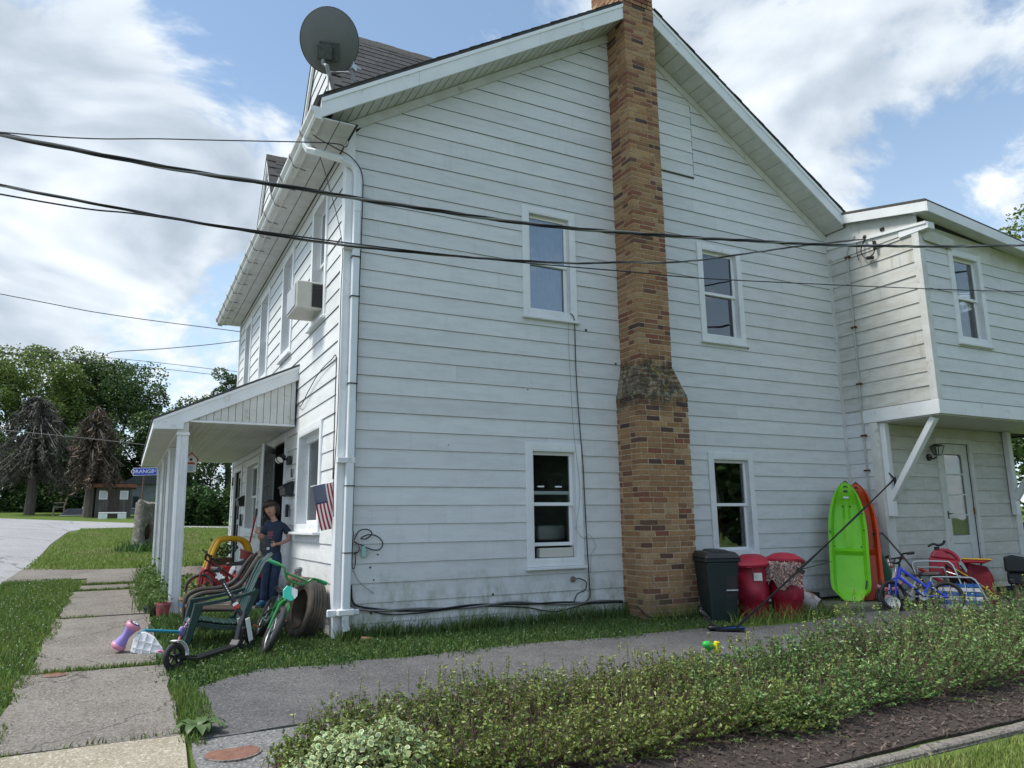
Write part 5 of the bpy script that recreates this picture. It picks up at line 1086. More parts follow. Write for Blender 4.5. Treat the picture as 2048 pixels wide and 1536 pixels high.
m.add(vs, [q for i in range(8) for q in ((i * 4, i * 4 + 2, i * 4 + 6, i * 4 + 4), (i * 4 + 1, i * 4 + 5, i * 4 + 7, i * 4 + 3), (i * 4, i * 4 + 4, i * 4 + 5, i * 4 + 1), (i * 4 + 2, i * 4 + 3, i * 4 + 7, i * 4 + 6))]); m.build('rear_fender', SWH, sc, smooth=True)
top = Vector((-1.165, -.01, .60)); hd = fa + V3(-.055, -.02, .22); ax_ = (top - hd).normalized()
for s in (-1, 1): m = MB(); a_ = fa + sd_ * s * .052; m.bar(a_ - (hd - fa).normalized() * .02, hd - ax_ * .03 + sd_ * s * .05, .058, .012, sd_); m.build('fork_plate', SWH, sc, bevel=.005)
m = MB(); m.tube([hd - ax_ * .08, hd + ax_ * .44], .021, 10); m.build('stem', SB, sc, smooth=True)
m = MB(); m.tube([hd + ax_ * .43, top], .016, 10); m.build('inner_stem', SWH, sc, smooth=True)
m = MB(); m.tube([hd + ax_ * .075, hd + ax_ * .11], .030, 10); m.build('collar', M('scooter_red', (.42, .03, .02), None, rough=.4), sc, smooth=True)
m = MB(); m.tube([hd + ax_ * .10, hd + ax_ * .135], .028, 10); m.tube([hd + ax_ * .40, hd + ax_ * .44], .027, 10); m.bar(hd + ax_ * .42 - sd_ * .05, hd + ax_ * .42 + sd_ * .05, .02, .02); m.build('clamp', SWH, sc, smooth=True)
hb = Vector((.45, .9, 0)).normalized(); m = MB(); m.tube([top - sd_ * .04 + ax_ * .01, top + sd_ * .04 + ax_ * .01], .028, 10); m.tube([top + ax_ * .01, top + hb * .20 + V3(-.02, 0, .01)], .012, 8); m.tube([top + ax_ * .01, top - hb * .06 + V3(0, 0, -.005)], .012, 8); m.build('handlebar', SB, sc, smooth=True)
for k in range(6): q = hd + ax_ * (.215 + k * .024) + Vector((-.05, -.99, .1)).normalized() * .0205; m = MB(); m.bar(q, q + ax_ * .016, .010, .003, (0, 1, 0)); m.build('printed_mark', SWH, sc)
# ---- toy scooter lying on its side on the sidewalk edge
ts = thing('toy_scooter', 'toddler scooter in purple, pink, white and teal lying on the sidewalk edge', 'toy scooter', (-1.75, .12, -.12))
PUR = M('toy_purple', (.30, .22, .56), None, rough=.4); PNK = M('toy_pink', (.62, .24, .36), None, rough=.4); TEAL = M('toy_teal', (.03, .30, .42), None, rough=.4); TWH = M('toy_white', (.78, .78, .80), None, rough=.4)
pa, pb = Vector((-1.95, .16, -.045)), Vector((-1.85, .12, .115)); pq = Vector((0, 0, 1)).rotation_difference((pb - pa).normalized()).to_matrix()
m = MB(); m.lathe([(.060, -.005), (.052, .03), (.038, .08), (.036, .11), (.046, .15), (.058, .185)], pa, 18, pq); m.build('axle_cover', PUR, ts, smooth=True)
for c, z in ((pa, -.03), (pb, -.012)): m = MB(); m.lathe([(0, -.012), (.058, -.012), (.067, .0), (.067, .02), (.058, .032), (0, .032)], c + (pb - pa).normalized() * (z + .012), 20, pq); w = m.build('wheel', PNK, ts, smooth=True); m = MB(); m.lathe([(0, .038), (.045, .037)], c + (pb - pa).normalized() * (z + .012), 18, pq); m.build('wheel_cap', M('toy_dark', (.05, .05, .12), None, rough=.5), w); m = MB(); m.lathe([(0.012, .040), (.030, .040)], c + (pb - pa).normalized() * (z + .012), 18, pq); m.build('wheel_badge', TWH, w)
bO = Vector((-1.72, .02, -.055)); bx = Vector((.93, -.3, -.28)).normalized(); by_ = Vector((.22, .12, 1)).normalized(); bn = bx.cross(by_)
out = [(-.13, -.085), (-.135, .03), (-.10, .10), (-.05, .115), (.04, .09), (.13, .02), (.16, -.03), (.15, -.06), (.06, -.085)]
m = MB(); m.prism([bO + bx * a + by_ * b for a, b in out], bn * 0, bn * -.03); bd = m.build('deck', TWH, ts, bevel=.008, seg=2)
for a, b, c, d in ((-.12, -.04, .12, -.03), (-.12, .03, .10, .03), (-.09, -.08, -.09, .09), (-.03, -.08, -.03, .1), (.04, -.08, .04, .08)): m = MB(); m.bar(bO + bx * a + by_ * b + bn * .005, bO + bx * c + by_ * d + bn * .005, .008, .012, bn); m.build('rib', TWH, bd)
m = MB(); m.torus(bO + bx * .13 + by_ * -.045 + bn * .0, .034, .012, bn, 20, 6); m.build('rear_wheel', PNK, ts, smooth='full')
ste = Vector((-1.44, .27, .02)); m = MB(); m.tube([bO + bx * -.10 + by_ * .08, bO + bx * -.05 + by_ * .1 + V3(0, .06, .02), ste], .014, 8); m.build('stem', TEAL, ts, smooth=True)
m = MB(); m.obox(ste + V3(.035, .02, .0), (.085, .05, .085), (0, .4, .2)); m.build('handle_block', PUR, ts, bevel=.02, seg=2)
m = MB(); m.tube([ste + V3(.05, .02, .03), ste + V3(.095, .04, .11)], .014, 8); m.tube([ste + V3(.02, .02, -.03), ste + V3(-.0, .0, -.10)], .014, 8); m.build('grip', PNK, ts, smooth=True)
# ---- bikes
def bike(name, lb, org, fwd, upv, r, wb, frm, rimm, bar_, seatm, tyre=BLACKR, rt_=.022, hbw=.26, steer=0., plate=None, spokes=14, barh=.62, seath=.52, grip=None, cat='bicycle', bars='bmx'):
    x = Vector(fwd).normalized(); z = Vector(upv); z = (z - x * x.dot(z)).normalized(); y = z.cross(x); B = lambda a, b, c: Vector(org) + x * a + y * b + z * c
    t = thing(name, lb, cat, org, 'bicycles')
    s = R(steer); hx = lambda a, b: (a * math.cos(s) - b * math.sin(s), a * math.sin(s) + b * math.cos(s))
    def BF(a, b, c):      # front end turned about the steering axis at a=wb-.06
        p_, q_ = hx(a - (wb - .06), b); return B(wb - .06 + p_, q_, c)
    fax = BF(wb, 1, r) - BF(wb, 0, r)
    wheel(t, B(0, 0, r), y, r, rt_, tyre, rimm, spokes, .0022, 1, .016); wheel(t, BF(wb, 0, r), fax, r, rt_, tyre, rimm, spokes, .0022, 1, .016)
    m = MB(); bb = (wb * .42, 0, r * 1.05); st = (wb * .27, 0, seath * .86); ht, hb_ = (wb - .125, 0, r * 2 + .16), (wb - .10, 0, r * 2 + .05)
    m.tube([B(*hb_), B(*bb)], .021, 8); m.tube([B(*ht), B(wb * .33, 0, seath * .68)], .019, 8); m.tube([B(*bb), B(*st)], .018, 8); m.tube([B(hb_[0] + .006, 0, hb_[2] - .012), B(ht[0] - .006, 0, ht[2] + .012)], .026, 8)
    for q in (-1, 1): m.tube([B(bb[0], q * .025, bb[2]), B(0, q * .05, r)], .011, 6); m.tube([B(wb * .31, q * .02, seath * .72), B(0, q * .05, r)], .010, 6)
    m.build('frame', frm, t, smooth=True)
    m = MB()
    for q in (-1, 1): m.tube([BF(wb, q * .05, r), BF(wb - .03, q * .05, r * 2 + .0), BF(wb - .075, q * .025, r * 2 + .035)], .014, 8)
    m.build('fork', frm, t, smooth=True)
    m = MB(); h0 = r * 2 + .17; hx0 = wb - .13
    m.tube([BF(hx0, 0, h0 - .02), BF(hx0 - .015, 0, h0 + .05), BF(hx0 + .03, 0, h0 + .06)], .015, 8)
    if bars == 'bmx':
        m.tube(crv([BF(hx0 - .03, -hbw, barh), BF(hx0 + .02, -hbw * .55, barh), BF(hx0 + .03, -hbw * .42, barh - .04), BF(hx0 + .03, -hbw * .26, h0 + .07), BF(hx0 + .03, -hbw * .1, h0 + .06), BF(hx0 + .03, hbw * .1, h0 + .06), BF(hx0 + .03, hbw * .26, h0 + .07), BF(hx0 + .03, hbw * .42, barh - .04), BF(hx0 + .02, hbw * .55, barh), BF(hx0 - .03, hbw, barh)], 5), .0125, 8)
        m.tube([BF(hx0 + .03, -hbw * .44, barh - .045), BF(hx0 + .03, hbw * .44, barh - .045)], .010, 8)
    else: m.tube(crv([BF(hx0 - .10, -hbw, barh - .01), BF(hx0 - .02, -hbw * .6, barh), BF(hx0 + .03, -hbw * .2, h0 + .07), BF(hx0 + .03, hbw * .2, h0 + .07), BF(hx0 - .02, hbw * .6, barh), BF(hx0 - .10, hbw, barh - .01)], 5), .0125, 8)
    m.build('handlebar', bar_, t, smooth=True)
    for q in (-1, 1): m = MB(); e = -.10 if bars != 'bmx' else -.03; i_ = -.055 if bars != 'bmx' else -.008; m.tube([BF(hx0 + e, q * (hbw + .012), barh), BF(hx0 + i_, q * hbw * .68, barh)], .019, 8); m.build('grip', grip or BLACKR, t, smooth=True)
    m = MB(); m.tube([B(*st), B(wb * .25, 0, seath)], .013, 8); m.build('seat_post', STEEL, t)
    m = MB(); vs = [(wb * .25 + .14, 0, .0), (wb * .25 + .1, .03, .0), (wb * .25 - .02, .05, .008), (wb * .25 - .10, .085, .015), (wb * .25 - .12, .0, .02), (wb * .25 - .10, -.085, .015), (wb * .25 - .02, -.05, .008), (wb * .25 + .1, -.03, .0)]
    m.add([B(a, b, seath + c) for a, b, c in vs] + [B(a, b * .8, seath + c + .045) for a, b, c in vs], [tuple(range(8))[::-1], tuple(range(8, 16))] + [(i, (i + 1) % 8, 8 + (i + 1) % 8, 8 + i) for i in range(8)]); m.build('saddle', seatm, t, bevel=.012, seg=2)
    m = MB(); m.lathe([(0, 0), (.055, 0), (.055, .005), (0, .005)], B(bb[0], -.03, bb[2]), 20, basis((0, 0, 0), z, x).to_3x3()); m.tube([B(bb[0] - .08, -.055, bb[2] - .08), B(bb[0], -.05, bb[2]), B(bb[0], .05, bb[2]), B(bb[0] + .08, .055, bb[2] + .08)], .010, 6); m.build('crank', STEEL, t, smooth=True)
    for q in (-1, 1): m = MB(); m.obox((0, 0, 0), (.07, .08, .022), Matrix.Translation(B(bb[0] + q * .08, q * .10, bb[2] + q * .08)) @ basis((0, 0, 0), x, y)); pd = m.build('pedal', BLACKP, t, bevel=.004); m = MB(); m.obox((0, 0, 0), (.006, .06, .014), Matrix.Translation(B(bb[0] + q * .08 + .038, q * .10, bb[2] + q * .08)) @ basis((0, 0, 0), x, y)); m.build('reflector', M('amber_reflector', (.75, .30, .05), None, rough=.3), pd)
    if plate:
        m = MB(); P = [(-.055, .05), (-.075, -.005), (-.045, -.075), (.045, -.075), (.075, -.005), (.055, .05)]
        pm = Matrix.Translation(BF(hx0 + .065, 0, h0 - .035)) @ basis((0, 0, 0), BF(0, 1, 0) - BF(0, 0, 0), BF(0, -0, 1) - BF(.35, 0, 0))
        m.prism([pm @ Vector((a, b, 0)) for a, b in P], (0, 0, 0), (BF(.012, 0, 0) - BF(0, 0, 0))); m.build('number_board', plate, t, bevel=.004)
        m = MB(); m.prism([pm @ Vector((a, b, 0)) for a, b in ((-.005, .052), (.055, .05), (.075, -.005), (.060, -.045), (.02, -.01))], (BF(.013, 0, 0) - BF(0, 0, 0)), (BF(.018, 0, 0) - BF(0, 0, 0))); m.build('board_stripe', WHITE, t)
    return t
BG = M('bike_green', (.03, .22, .055), None, rough=.3, coat=.3)
bike('bicycle', 'green childs bicycle with wide green handlebars leaning by the old tyre', (-.70, .47, -.145), (-.06, -1, -.05), (.40, 0, .92), .235, .72, BG, STEEL, BG, BLACKP, hbw=.30, plate=M('mint_plate', (.06, .62, .45), None, rough=.4), barh=.80, grip=M('green_grip', (.03, .30, .14), None, rough=.5), rt_=.030, seath=.52)
bike('bicycle', 'black bicycle with orange-red rims on the porch behind the chairs', (-.42, 3.02, .02), (-1, -.05, 0), (.02, .25, 1), .20, .62, M('bike_dark_red', (.12, .010, .014), None, rough=.35), M('red_rim', (.62, .07, .035), None, rough=.4), BLACKP, BLACKP, hbw=.24, steer=-25, barh=.60, seath=.48, spokes=6)
# ---- old tyre against the corner
ty = thing('tyre', 'old worn car tyre leaning on the front wall at the corner', 'tyre', (-.2, .35, -.14))
tq = Vector((0, 0, 1)).rotation_difference(Vector((-.96, -.17, .20)).normalized()).to_matrix(); tcn = Vector((-.225, .33, .155))
m = MB(); m.lathe([(.205, -.065), (.225, -.085), (.27, -.095), (.300, -.088), (.316, -.070), (.316, -.046), (.309, -.043), (.309, -.038), (.318, -.035), (.318, -.012), (.311, -.009), (.311, -.003), (.319, 0), (.319, .014), (.311, .017), (.311, .023), (.318, .026), (.318, .045), (.309, .049), (.309, .054), (.316, .057), (.314, .074), (.300, .090), (.27, .098), (.225, .085), (.205, .065), (.20, .0), (.205, -.065)], tcn, 48, tq); m.build('carcass', M('dusty_rubber', (.035, .032, .030), (.075, .062, .050), 5, .85, bump=.3, bscale=60, c3=(.11, .085, .062), c3scale=3), ty, smooth=True)
m = MB(); m.lathe([(.19, .07), (.207, .082), (.207, .070), (.196, .03), (.196, -.03), (.207, -.07)], tcn, 48, tq); m.build('bead', M('dusty_brown_bead', (.10, .075, .055), (.06, .05, .04), 10, .9), ty, smooth=True)
# ---- gas meter set
gm = thing('gas_meter', 'grey gas meter with rusty pipes and regulator against the front wall', 'gas meter', (-.2, .95, -.1))
PG = M('pipe_grey', (.16, .17, .17), (.12, .125, .125), 14, .6); PR = M('pipe_rust', (.13, .06, .04), (.22, .15, .11), 25, .85, bump=.4, bscale=80)
m = MB(); m.box(-.33, -.08, .62, .98, -.12, .20); m.build('meter_case', PG, gm, bevel=.05, seg=3)
m = MB(); m.lathe([(0, .0), (.10, .0), (.115, .03), (.10, .06), (0, .07)], (-.34, .80, .03), 20, Matrix.Rotation(R(-90), 3, 'Y')); m.build('dial', M('dial_glass', (.22, .23, .23), None, rough=.25), gm, smooth=True)
m = MB(); m.tube(crv([(-.2, .90, .19), (-.2, .90, .34), (-.2, .86, .42), (-.18, .70, .42), (-.16, .58, .40)], 4), .030, 10); m.tube([(-.2, .72, .19), (-.2, .72, .33)], .028, 10); m.tube([(-.16, .58, .40), (-.14, .52, .12), (-.14, .5, -.16)], .026, 10); m.build('pipe', PR, gm, smooth=True)
m = MB(); m.lathe([(0, .07), (.03, .07), (.085, .03), (.09, .0), (.085, -.03), (.03, -.06), (0, -.06)], (-.21, 1.05, .40), 20, Matrix.Rotation(R(75), 3, 'X')); m.build('regulator', PR, gm, smooth=True)
for (x_, y_, z_) in ((-.20, .96, .50), (-.20, .84, .51)): m = MB(); m.lathe([(.026, -.08), (.026, 0), (.034, .0), (.034, .03), (.02, .045), (0, .048)], (x_, y_, z_), 14); m.build('valve_cap', PG, gm, smooth=True)
m = MB(); m.tube([(-.16, .60, .40), (-.16, .50, .40)], .05, 10); m.tube([(-.2, .90, .27), (-.2, .90, .31)], .045, 8); m.build('union', PR, gm, smooth=True)
m = MB(); m.tube(crv([(-.12, 1.22, -.1), (-.12, 1.22, .28), (-.16, 1.18, .38), (-.22, 1.1, .40)], 4), .024, 8); m.build('riser', PG, gm, smooth=True)
# ---- pots at the porch edge
def pot(x, y, z, r0, r1, h, mat, lb, nm='flower_pot', band=None, cat='flower pot', plant=0):
    t = thing(nm, lb, cat, (x, y, z), 'pots at the porch edge'); m = MB(); m.lathe([(0, 0), (r0, 0), (r1 * .97, h * .84), (r1 * 1.06, h * .85), (r1 * 1.06, h), (r1 * .95, h), (r1 * .92, h * .88), (0, h * .86)], (x, y, z), 20); m.build('body', mat, t, smooth=True)
    if band: m = MB(); m.lathe([(r0 + (r1 * .97 - r0) * .45 + .0015, h * .40), (r0 + (r1 * .97 - r0) * .72 + .0015, h * .66)], (x, y, z), 20); m.build('painted_band', band, t, smooth=True)
    m = MB(); m.lathe([(0, h * .92), (r1 * .9, h * .90)], (x, y, z), 14); m.build('soil', MULCH, t)
    if plant:
        vs = []; rng = RNG
        n = plant; c = np.array([x, y, z + h]) + rng.normal(0, 1, (n, 3)) * np.array([r1 * .7, r1 * .7, .05]) + np.array([0, 0, .05]); leafcloud('leaves', c, .045, LEAF_POT, t, upb=.5)
    return t
REDB = M('red_bucket', (.30, .03, .035), (.40, .16, .16), 14, .55); TERRA = M('terracotta', (.26, .11, .055), (.20, .09, .05), 14, .8); TAN = M('tan_pot', (.36, .26, .17), (.28, .20, .13), 14, .8); BLUEB = M('blue_band', (.06, .22, .52), None, rough=.6)
pot(-1.50, 2.22, gz(-1.5, 2.22) + .0, .062, .085, .17, REDB, 'faded red bucket with a plant at the porch post', 'bucket', None, 'bucket', 60)
pot(-1.245, 2.25, -.01, .055, .082, .19, TAN, 'tan clay pot with a blue painted band beside the porch post', band=BLUEB)
pot(-1.10, 2.34, -.01, .06, .085, .14, TERRA, 'terracotta pot with a withered plant right of the banded pot', plant=60)
pot(-1.62, 2.42, gz(-1.6, 2.4), .06, .09, .12, M('dark_pot', (.05, .055, .06), None, rough=.6), 'low dark grey pot in the plants left of the red bucket', plant=50)
# ---- ride-on toy car
tc = thing('toy_car', 'red and yellow ride-on toy car at the back of the porch', 'toy car', (-.6, 4.3, .05))
YEL = M('toy_yellow', (.72, .40, .02), None, rough=.4); TRED = M('toy_red', (.38, .012, .02), None, rough=.4)
m = MB(); m.hexa([(-.98, 4.0, .10), (-.22, 4.0, .10), (-.22, 4.5, .10), (-.98, 4.5, .10)], [(-.92, 4.04, .42), (-.25, 4.04, .46), (-.25, 4.46, .46), (-.92, 4.46, .42)]); m.build('body', TRED, tc, bevel=.07, seg=3)
m = MB(); m.tube(crv([(-.86, 4.05, .40), (-.80, 4.05, .60), (-.74, 4.05, .76), (-.68, 4.06, .82), (-.50, 4.06, .84), (-.36, 4.06, .80), (-.28, 4.06, .68), (-.26, 4.06, .44)], 5), .036, 8); m.build('near_arch', YEL, tc, smooth=True)
m = MB(); m.tube(crv([(-.86, 4.45, .40), (-.80, 4.45, .60), (-.74, 4.45, .76), (-.68, 4.44, .82), (-.50, 4.44, .84), (-.36, 4.44, .80), (-.28, 4.44, .68), (-.26, 4.44, .44)], 5), .036, 8); m.build('far_arch', YEL, tc, smooth=True)
m = MB(); m.hexa([(-.72, 4.05, .80), (-.32, 4.05, .79), (-.32, 4.45, .79), (-.72, 4.45, .80)], [(-.68, 4.07, .845), (-.36, 4.07, .84), (-.36, 4.43, .84), (-.68, 4.43, .845)]); m.build('roof', YEL, tc, bevel=.02, seg=2)
for (x_, y_) in ((-.82, 4.0), (-.36, 4.0), (-.82, 4.5), (-.36, 4.5)): m = MB(); m.lathe([(0, -.03), (.06, -.03), (.095, -.02), (.095, .02), (.06, .03), (0, .03)], (x_, y_, .145), 18, Matrix.Rotation(R(90), 3, 'X')); m.build('wheel', BLACKP, tc, smooth=True)
# ---- other clutter on the porch
t = thing('flower_pot', 'wide dark red pot on a shelf beyond the brown chair', 'flower pot', (-.33, 4.0, .55), 'clutter on the porch'); m = MB(); q = (-.36, 3.88, .50); m.lathe([(0, 0), (.09, 0), (.13, .12), (.145, .12), (.145, .15), (.125, .15), (.11, .10), (0, .1)], q, 20, Matrix.Rotation(R(22), 3, 'Y')); m.build('body', M('dark_red_pot', (.25, .045, .035), None, rough=.6), t, smooth=True); m = MB(); m.box(-.50, -.20, 3.76, 4.0, SLOPE(3.9), .495); m.build('shelf', M('old_wood', (.14, .085, .05), (.09, .055, .035), 20, .8), t)
t = thing('shopping_bag', 'crumpled white plastic bag on the porch behind the chairs', 'bag', (-.45, 3.5, .4), 'clutter on the porch'); m = MB(); m.ball((-.48, 3.45, .36), (.16, .12, .14), 16, 10); o = m.build('bag', M('white_bag', (.70, .71, .73), None, rough=.5, trans=.2), t, smooth='full')
for v in o.data.vertices: v.co += Vector((random.uniform(-1, 1), random.uniform(-1, 1), random.uniform(-1, 1))) * .018
m = MB(); m.lathe([(.03, 0), (.05, .05), (.04, .08)], (-.48, 3.45, .48), 10); m.build('bag_neck', M('white_bag', (.70, .71, .73), None, rough=.5, trans=.2), t, smooth=True)
t = thing('wooden_planter', 'brown wooden planter box with a leafy plant by the far porch', 'planter', (-.55, 5.2, .1), 'clutter on the porch'); m = MB(); m.box(-.72, -.40, 5.05, 5.35, .09, .52); m.build('box', M('old_wood', (.14, .085, .05), (.09, .055, .035), 20, .8), t, bevel=.01); leafcloud('leaves', RNG.normal(0, 1, (160, 3)) * np.array([.11, .11, .07]) + np.array([-.55, 5.2, .63]), .07, LEAF_POT, t)
t = thing('red_crate', 'bright red plastic lid and dark crate between the chair and the door', 'crate', (-.45, 2.75, .1), 'clutter on the porch'); m = MB(); m.box(-.62, -.30, 2.60, 2.92, SLOPE(2.7), .34); m.build('crate', M('navy_plastic', (.015, .018, .035), None, rough=.5), t, bevel=.02); m = MB(); m.box(-.64, -.28, 2.58, 2.94, .342, .385); m.build('lid', M('bright_red', (.50, .015, .03), None, rough=.45), t, bevel=.012)
t = thing('broom', 'broom with a red handle leaning on the wall by the far window', 'broom', (-.2, 5.3, .1), 'clutter on the porch'); m = MB(); m.tube([(-.24, 4.95, .25), (-.05, 5.1, 1.26)], .016, 8); m.build('handle', M('broom_red', (.36, .025, .025), None, rough=.5), t, smooth=True); m = MB(); m.hexa([(-.38, 4.85, SLOPE(5)), (-.12, 4.85, SLOPE(5)), (-.12, 4.95, SLOPE(5)), (-.38, 4.95, SLOPE(5))], [(-.29, 4.92, .27), (-.20, 4.92, .27), (-.20, 4.97, .27), (-.29, 4.97, .27)]); m.build('bristles', M('straw', (.38, .28, .12), None, rough=.9), t); m = MB(); m.tube([(-.06, 5.09, 1.18), (-.05, 5.1, 1.30)], .018, 8); m.build('handle_end', BLACKP, t)
# ================================================================== the boy in the doorway
PO = Vector((-.285, 2.42, SLOPE(2.42))); vf = Vector((-.44, -.90, 0)).normalized(); vr = Vector((-vf.y, vf.x, 0))      # f: the way he faces, r: viewer's right
boy = thing('person', 'child in navy t-shirt and blue jeans standing in the open front doorway, hand on hip', 'person', PO)
def Q(r, f, z): return PO + vr * r + vf * f + Vector((0, 0, z))
def skin(name, chains, mat, parent, sub=2, root=0):
    """chains: list of lists of (point, radius); a chain may start at an index of an existing vertex"""
    vs, es, rs = [], [], []
    for ch in chains:
        prev = None
        for it in ch:
            if isinstance(it, int): prev = it; continue
            p_, r_ = it; vs.append(p_); rs.append(r_ if isinstance(r_, tuple) else (r_, r_)); k = len(vs) - 1
            if prev is not None: es.append((prev, k))
            prev = k
    L = root_loc(parent); me = bpy.data.meshes.new(name); me.from_pydata([v - L for v in vs], es, [])
    o = bpy.data.objects.new(name, me); link(o); o.parent = parent
    bpy.context.view_layer.objects.active = o
    md = o.modifiers.new('skin', 'SKIN'); md.use_smooth_shade = True
    sv = me.skin_vertices[0].data
    for i, (a, b) in enumerate(rs): sv[i].radius = (a, b); sv[i].use_root = (i == root)
    md2 = o.modifiers.new('sub', 'SUBSURF'); md2.levels = sub; md2.render_levels = sub
    dg = bpy.context.evaluated_depsgraph_get(); dg.update(); n = bpy.data.meshes.new_from_object(o.evaluated_get(dg))
    o.modifiers.clear(); o.data = n; n.materials.clear(); n.materials.append(mat); n.polygons.foreach_set('use_smooth', [True] * len(n.polygons)); return o
SKIN = M('skin', (.46, .27, .20), (.42, .23, .165), 14, .5); HAIRM = M('brown_hair', (.022, .013, .008), (.038, .022, .013), 40, .45, stretch=(1, 1, .2)); NAVY = M('navy_cotton', (.022, .032, .060), (.030, .042, .075), 18, .9, bump=.8, bscale=14, bdist=.02); JEAN = M('blue_denim', (.012, .024, .060), (.022, .040, .085), 12, .85, bump=.9, bscale=12, bdist=.02)
HC = Q(.02, .035, 1.245)
# body: one continuous figure from head to wrists and feet
fing = lambda base, dirv, L, r: [(base, r), (base + dirv * L * .5, r * .95), (base + dirv * L, r * .8)]
chains = [[(Q(.07, 0, .72), .060), (Q(.08, 0, .86), .062), (Q(.088, 0, .98), .062), (Q(.075, .005, 1.075), .050), (Q(.05, .015, 1.13), .036), (Q(.03, .03, 1.17), .045)],
          [2, (Q(.175, -.005, 1.035), .028), (Q(.23, -.03, .95), .031), (Q(.265, -.01, .845), .029), (Q(.19, .09, .80), .023), (Q(.135, .13, .79), .020)],
          [2, (Q(-.01, .0, 1.03), .028), (Q(-.065, .02, .94), .031), (Q(-.085, .05, .845), .026), (Q(-.088, .13, .89), .022), (Q(-.085, .16, .925), .019)],
          [0, (Q(.105, .0, .60), .045), (Q(.100, .025, .36), .034), (Q(.08, .0, .09), .034)], [0, (Q(.025, .0, .60), .045), (Q(-.006, .035, .36), .034), (Q(-.015, .03, .09), .034)]]
skin('body', chains, SKIN, boy)
# head with jaw, nose, ears
m = MB(); hm = basis((0, 0, 0), vr, Vector((0, 0, 1))).to_3x3()      # local: x viewer right, y up, z towards viewer
tl = Matrix.Rotation(R(6), 3, 'Z'); nu, nv = 20, 14; vs = []
for j in range(nv + 1):
    th = math.pi * j / nv
    for i in range(nu):
        ph = 2 * math.pi * i / nu; x = math.sin(th) * math.cos(ph) * .079; y = math.cos(th) * .108; z = math.sin(th) * math.sin(ph) * .092
        if y < 0: s = 1 - .35 * (-y / .108) ** 1.4; x *= s; z *= (1 - .12 * (-y / .108)) if z > 0 else s * .95
        if z > 0: z -= .006 * max(0, 1 - abs(y - .008) / .03) * (1 if .018 < abs(x) < .055 else 0)
        vs.append(HC + hm @ (tl @ Vector((x, y, z))))
m.add(vs, [(j * nu + i, (j + 1) * nu + i, (j + 1) * nu + (i + 1) % nu, j * nu + (i + 1) % nu) for j in range(nv) for i in range(nu)]); m.build('head', SKIN, boy, smooth='full')
LF = lambda x, y, z: HC + hm @ (tl @ Vector((x, y, z)))
m = MB(); m.add([LF(-.007, .012, .086), LF(.007, .012, .086), LF(.013, -.022, .090), LF(-.013, -.022, .090), LF(0, -.018, .108), LF(0, .0, .096)], [(0, 5, 4, 3), (5, 1, 2, 4), (3, 4, 2), (0, 1, 5)]); m.build('nose', SKIN, boy, smooth='full')
m = MB(); m.ball(LF(0, -.050, .079), (.024, .008, .008), 12, 8, hm @ tl); m.build('mouth', M('lips', (.30, .10, .085), None, rough=.5), boy, smooth='full')
for s in (-1, 1):
    m = MB(); m.ball(LF(s * .031, .004, .083), (.013, .006, .007), 12, 8, hm @ tl); e = m.build('eye', M('eye_white', (.6, .58, .56), None, rough=.3), boy, smooth='full')
    m = MB(); m.ball(LF(s * .031, .004, .0895), (.006, .006, .003), 10, 6, hm @ tl); m.build('iris', M('iris_dark', (.02, .014, .01), None, rough=.2), boy, smooth='full')
    m = MB(); m.tube([LF(s * .016, .022, .090), LF(s * .032, .026, .087), LF(s * .046, .022, .078)], .004, 6); m.build('eyebrow', HAIRM, boy)
    m = MB(); m.ball(LF(s * .078, -.004, .0), (.010, .024, .016), 10, 8, hm @ tl); m.build('ear', SKIN, boy, smooth='full')
# shaggy hair: cap plus locks over brow and ears
m = MB(); vs = []
for j in range(10):
    th = math.pi * .60 * j / 9
    for i in range(24):
        ph = 2 * math.pi * i / 24; k = 1.13 + .03 * math.sin(ph * 7 + j); z = math.sin(th) * math.sin(ph) * .095 * k
        y = math.cos(th) * .118 * 1.05
        if z > .045 and y < .035: z = min(z, .065); y = max(y, .032)
        vs.append(LF(math.sin(th) * math.cos(ph) * .084 * k, y, z))
m.add(vs, [(j * 24 + i, (j + 1) * 24 + i, (j + 1) * 24 + (i + 1) % 24, j * 24 + (i + 1) % 24) for j in range(9) for i in range(24)])
rr = random.Random(3)
for k in range(60):
    a = 2 * math.pi * k / 60; x, z = math.cos(a), math.sin(a); front = z > .45
    ln = (.058 if front else .135) + rr.uniform(-.03, .03); y0 = .07
    if front: P = [LF(x * .075, .088, z * .085), LF(x * .088 - .008, .055, z * .100), LF(x * .086 - .022, .088 - ln + (0.02 if x > .2 else 0), z * .098)]
    else: P = [LF(x * .082, .06, z * .088), LF(x * .101, .0, z * .108), LF(x * .098 + rr.uniform(-.01, .01), .06 - ln, z * .100)]
    m.tube(P, [.017, .016, .004], 6)
m.build('hair', HAIRM, boy, smooth='full')
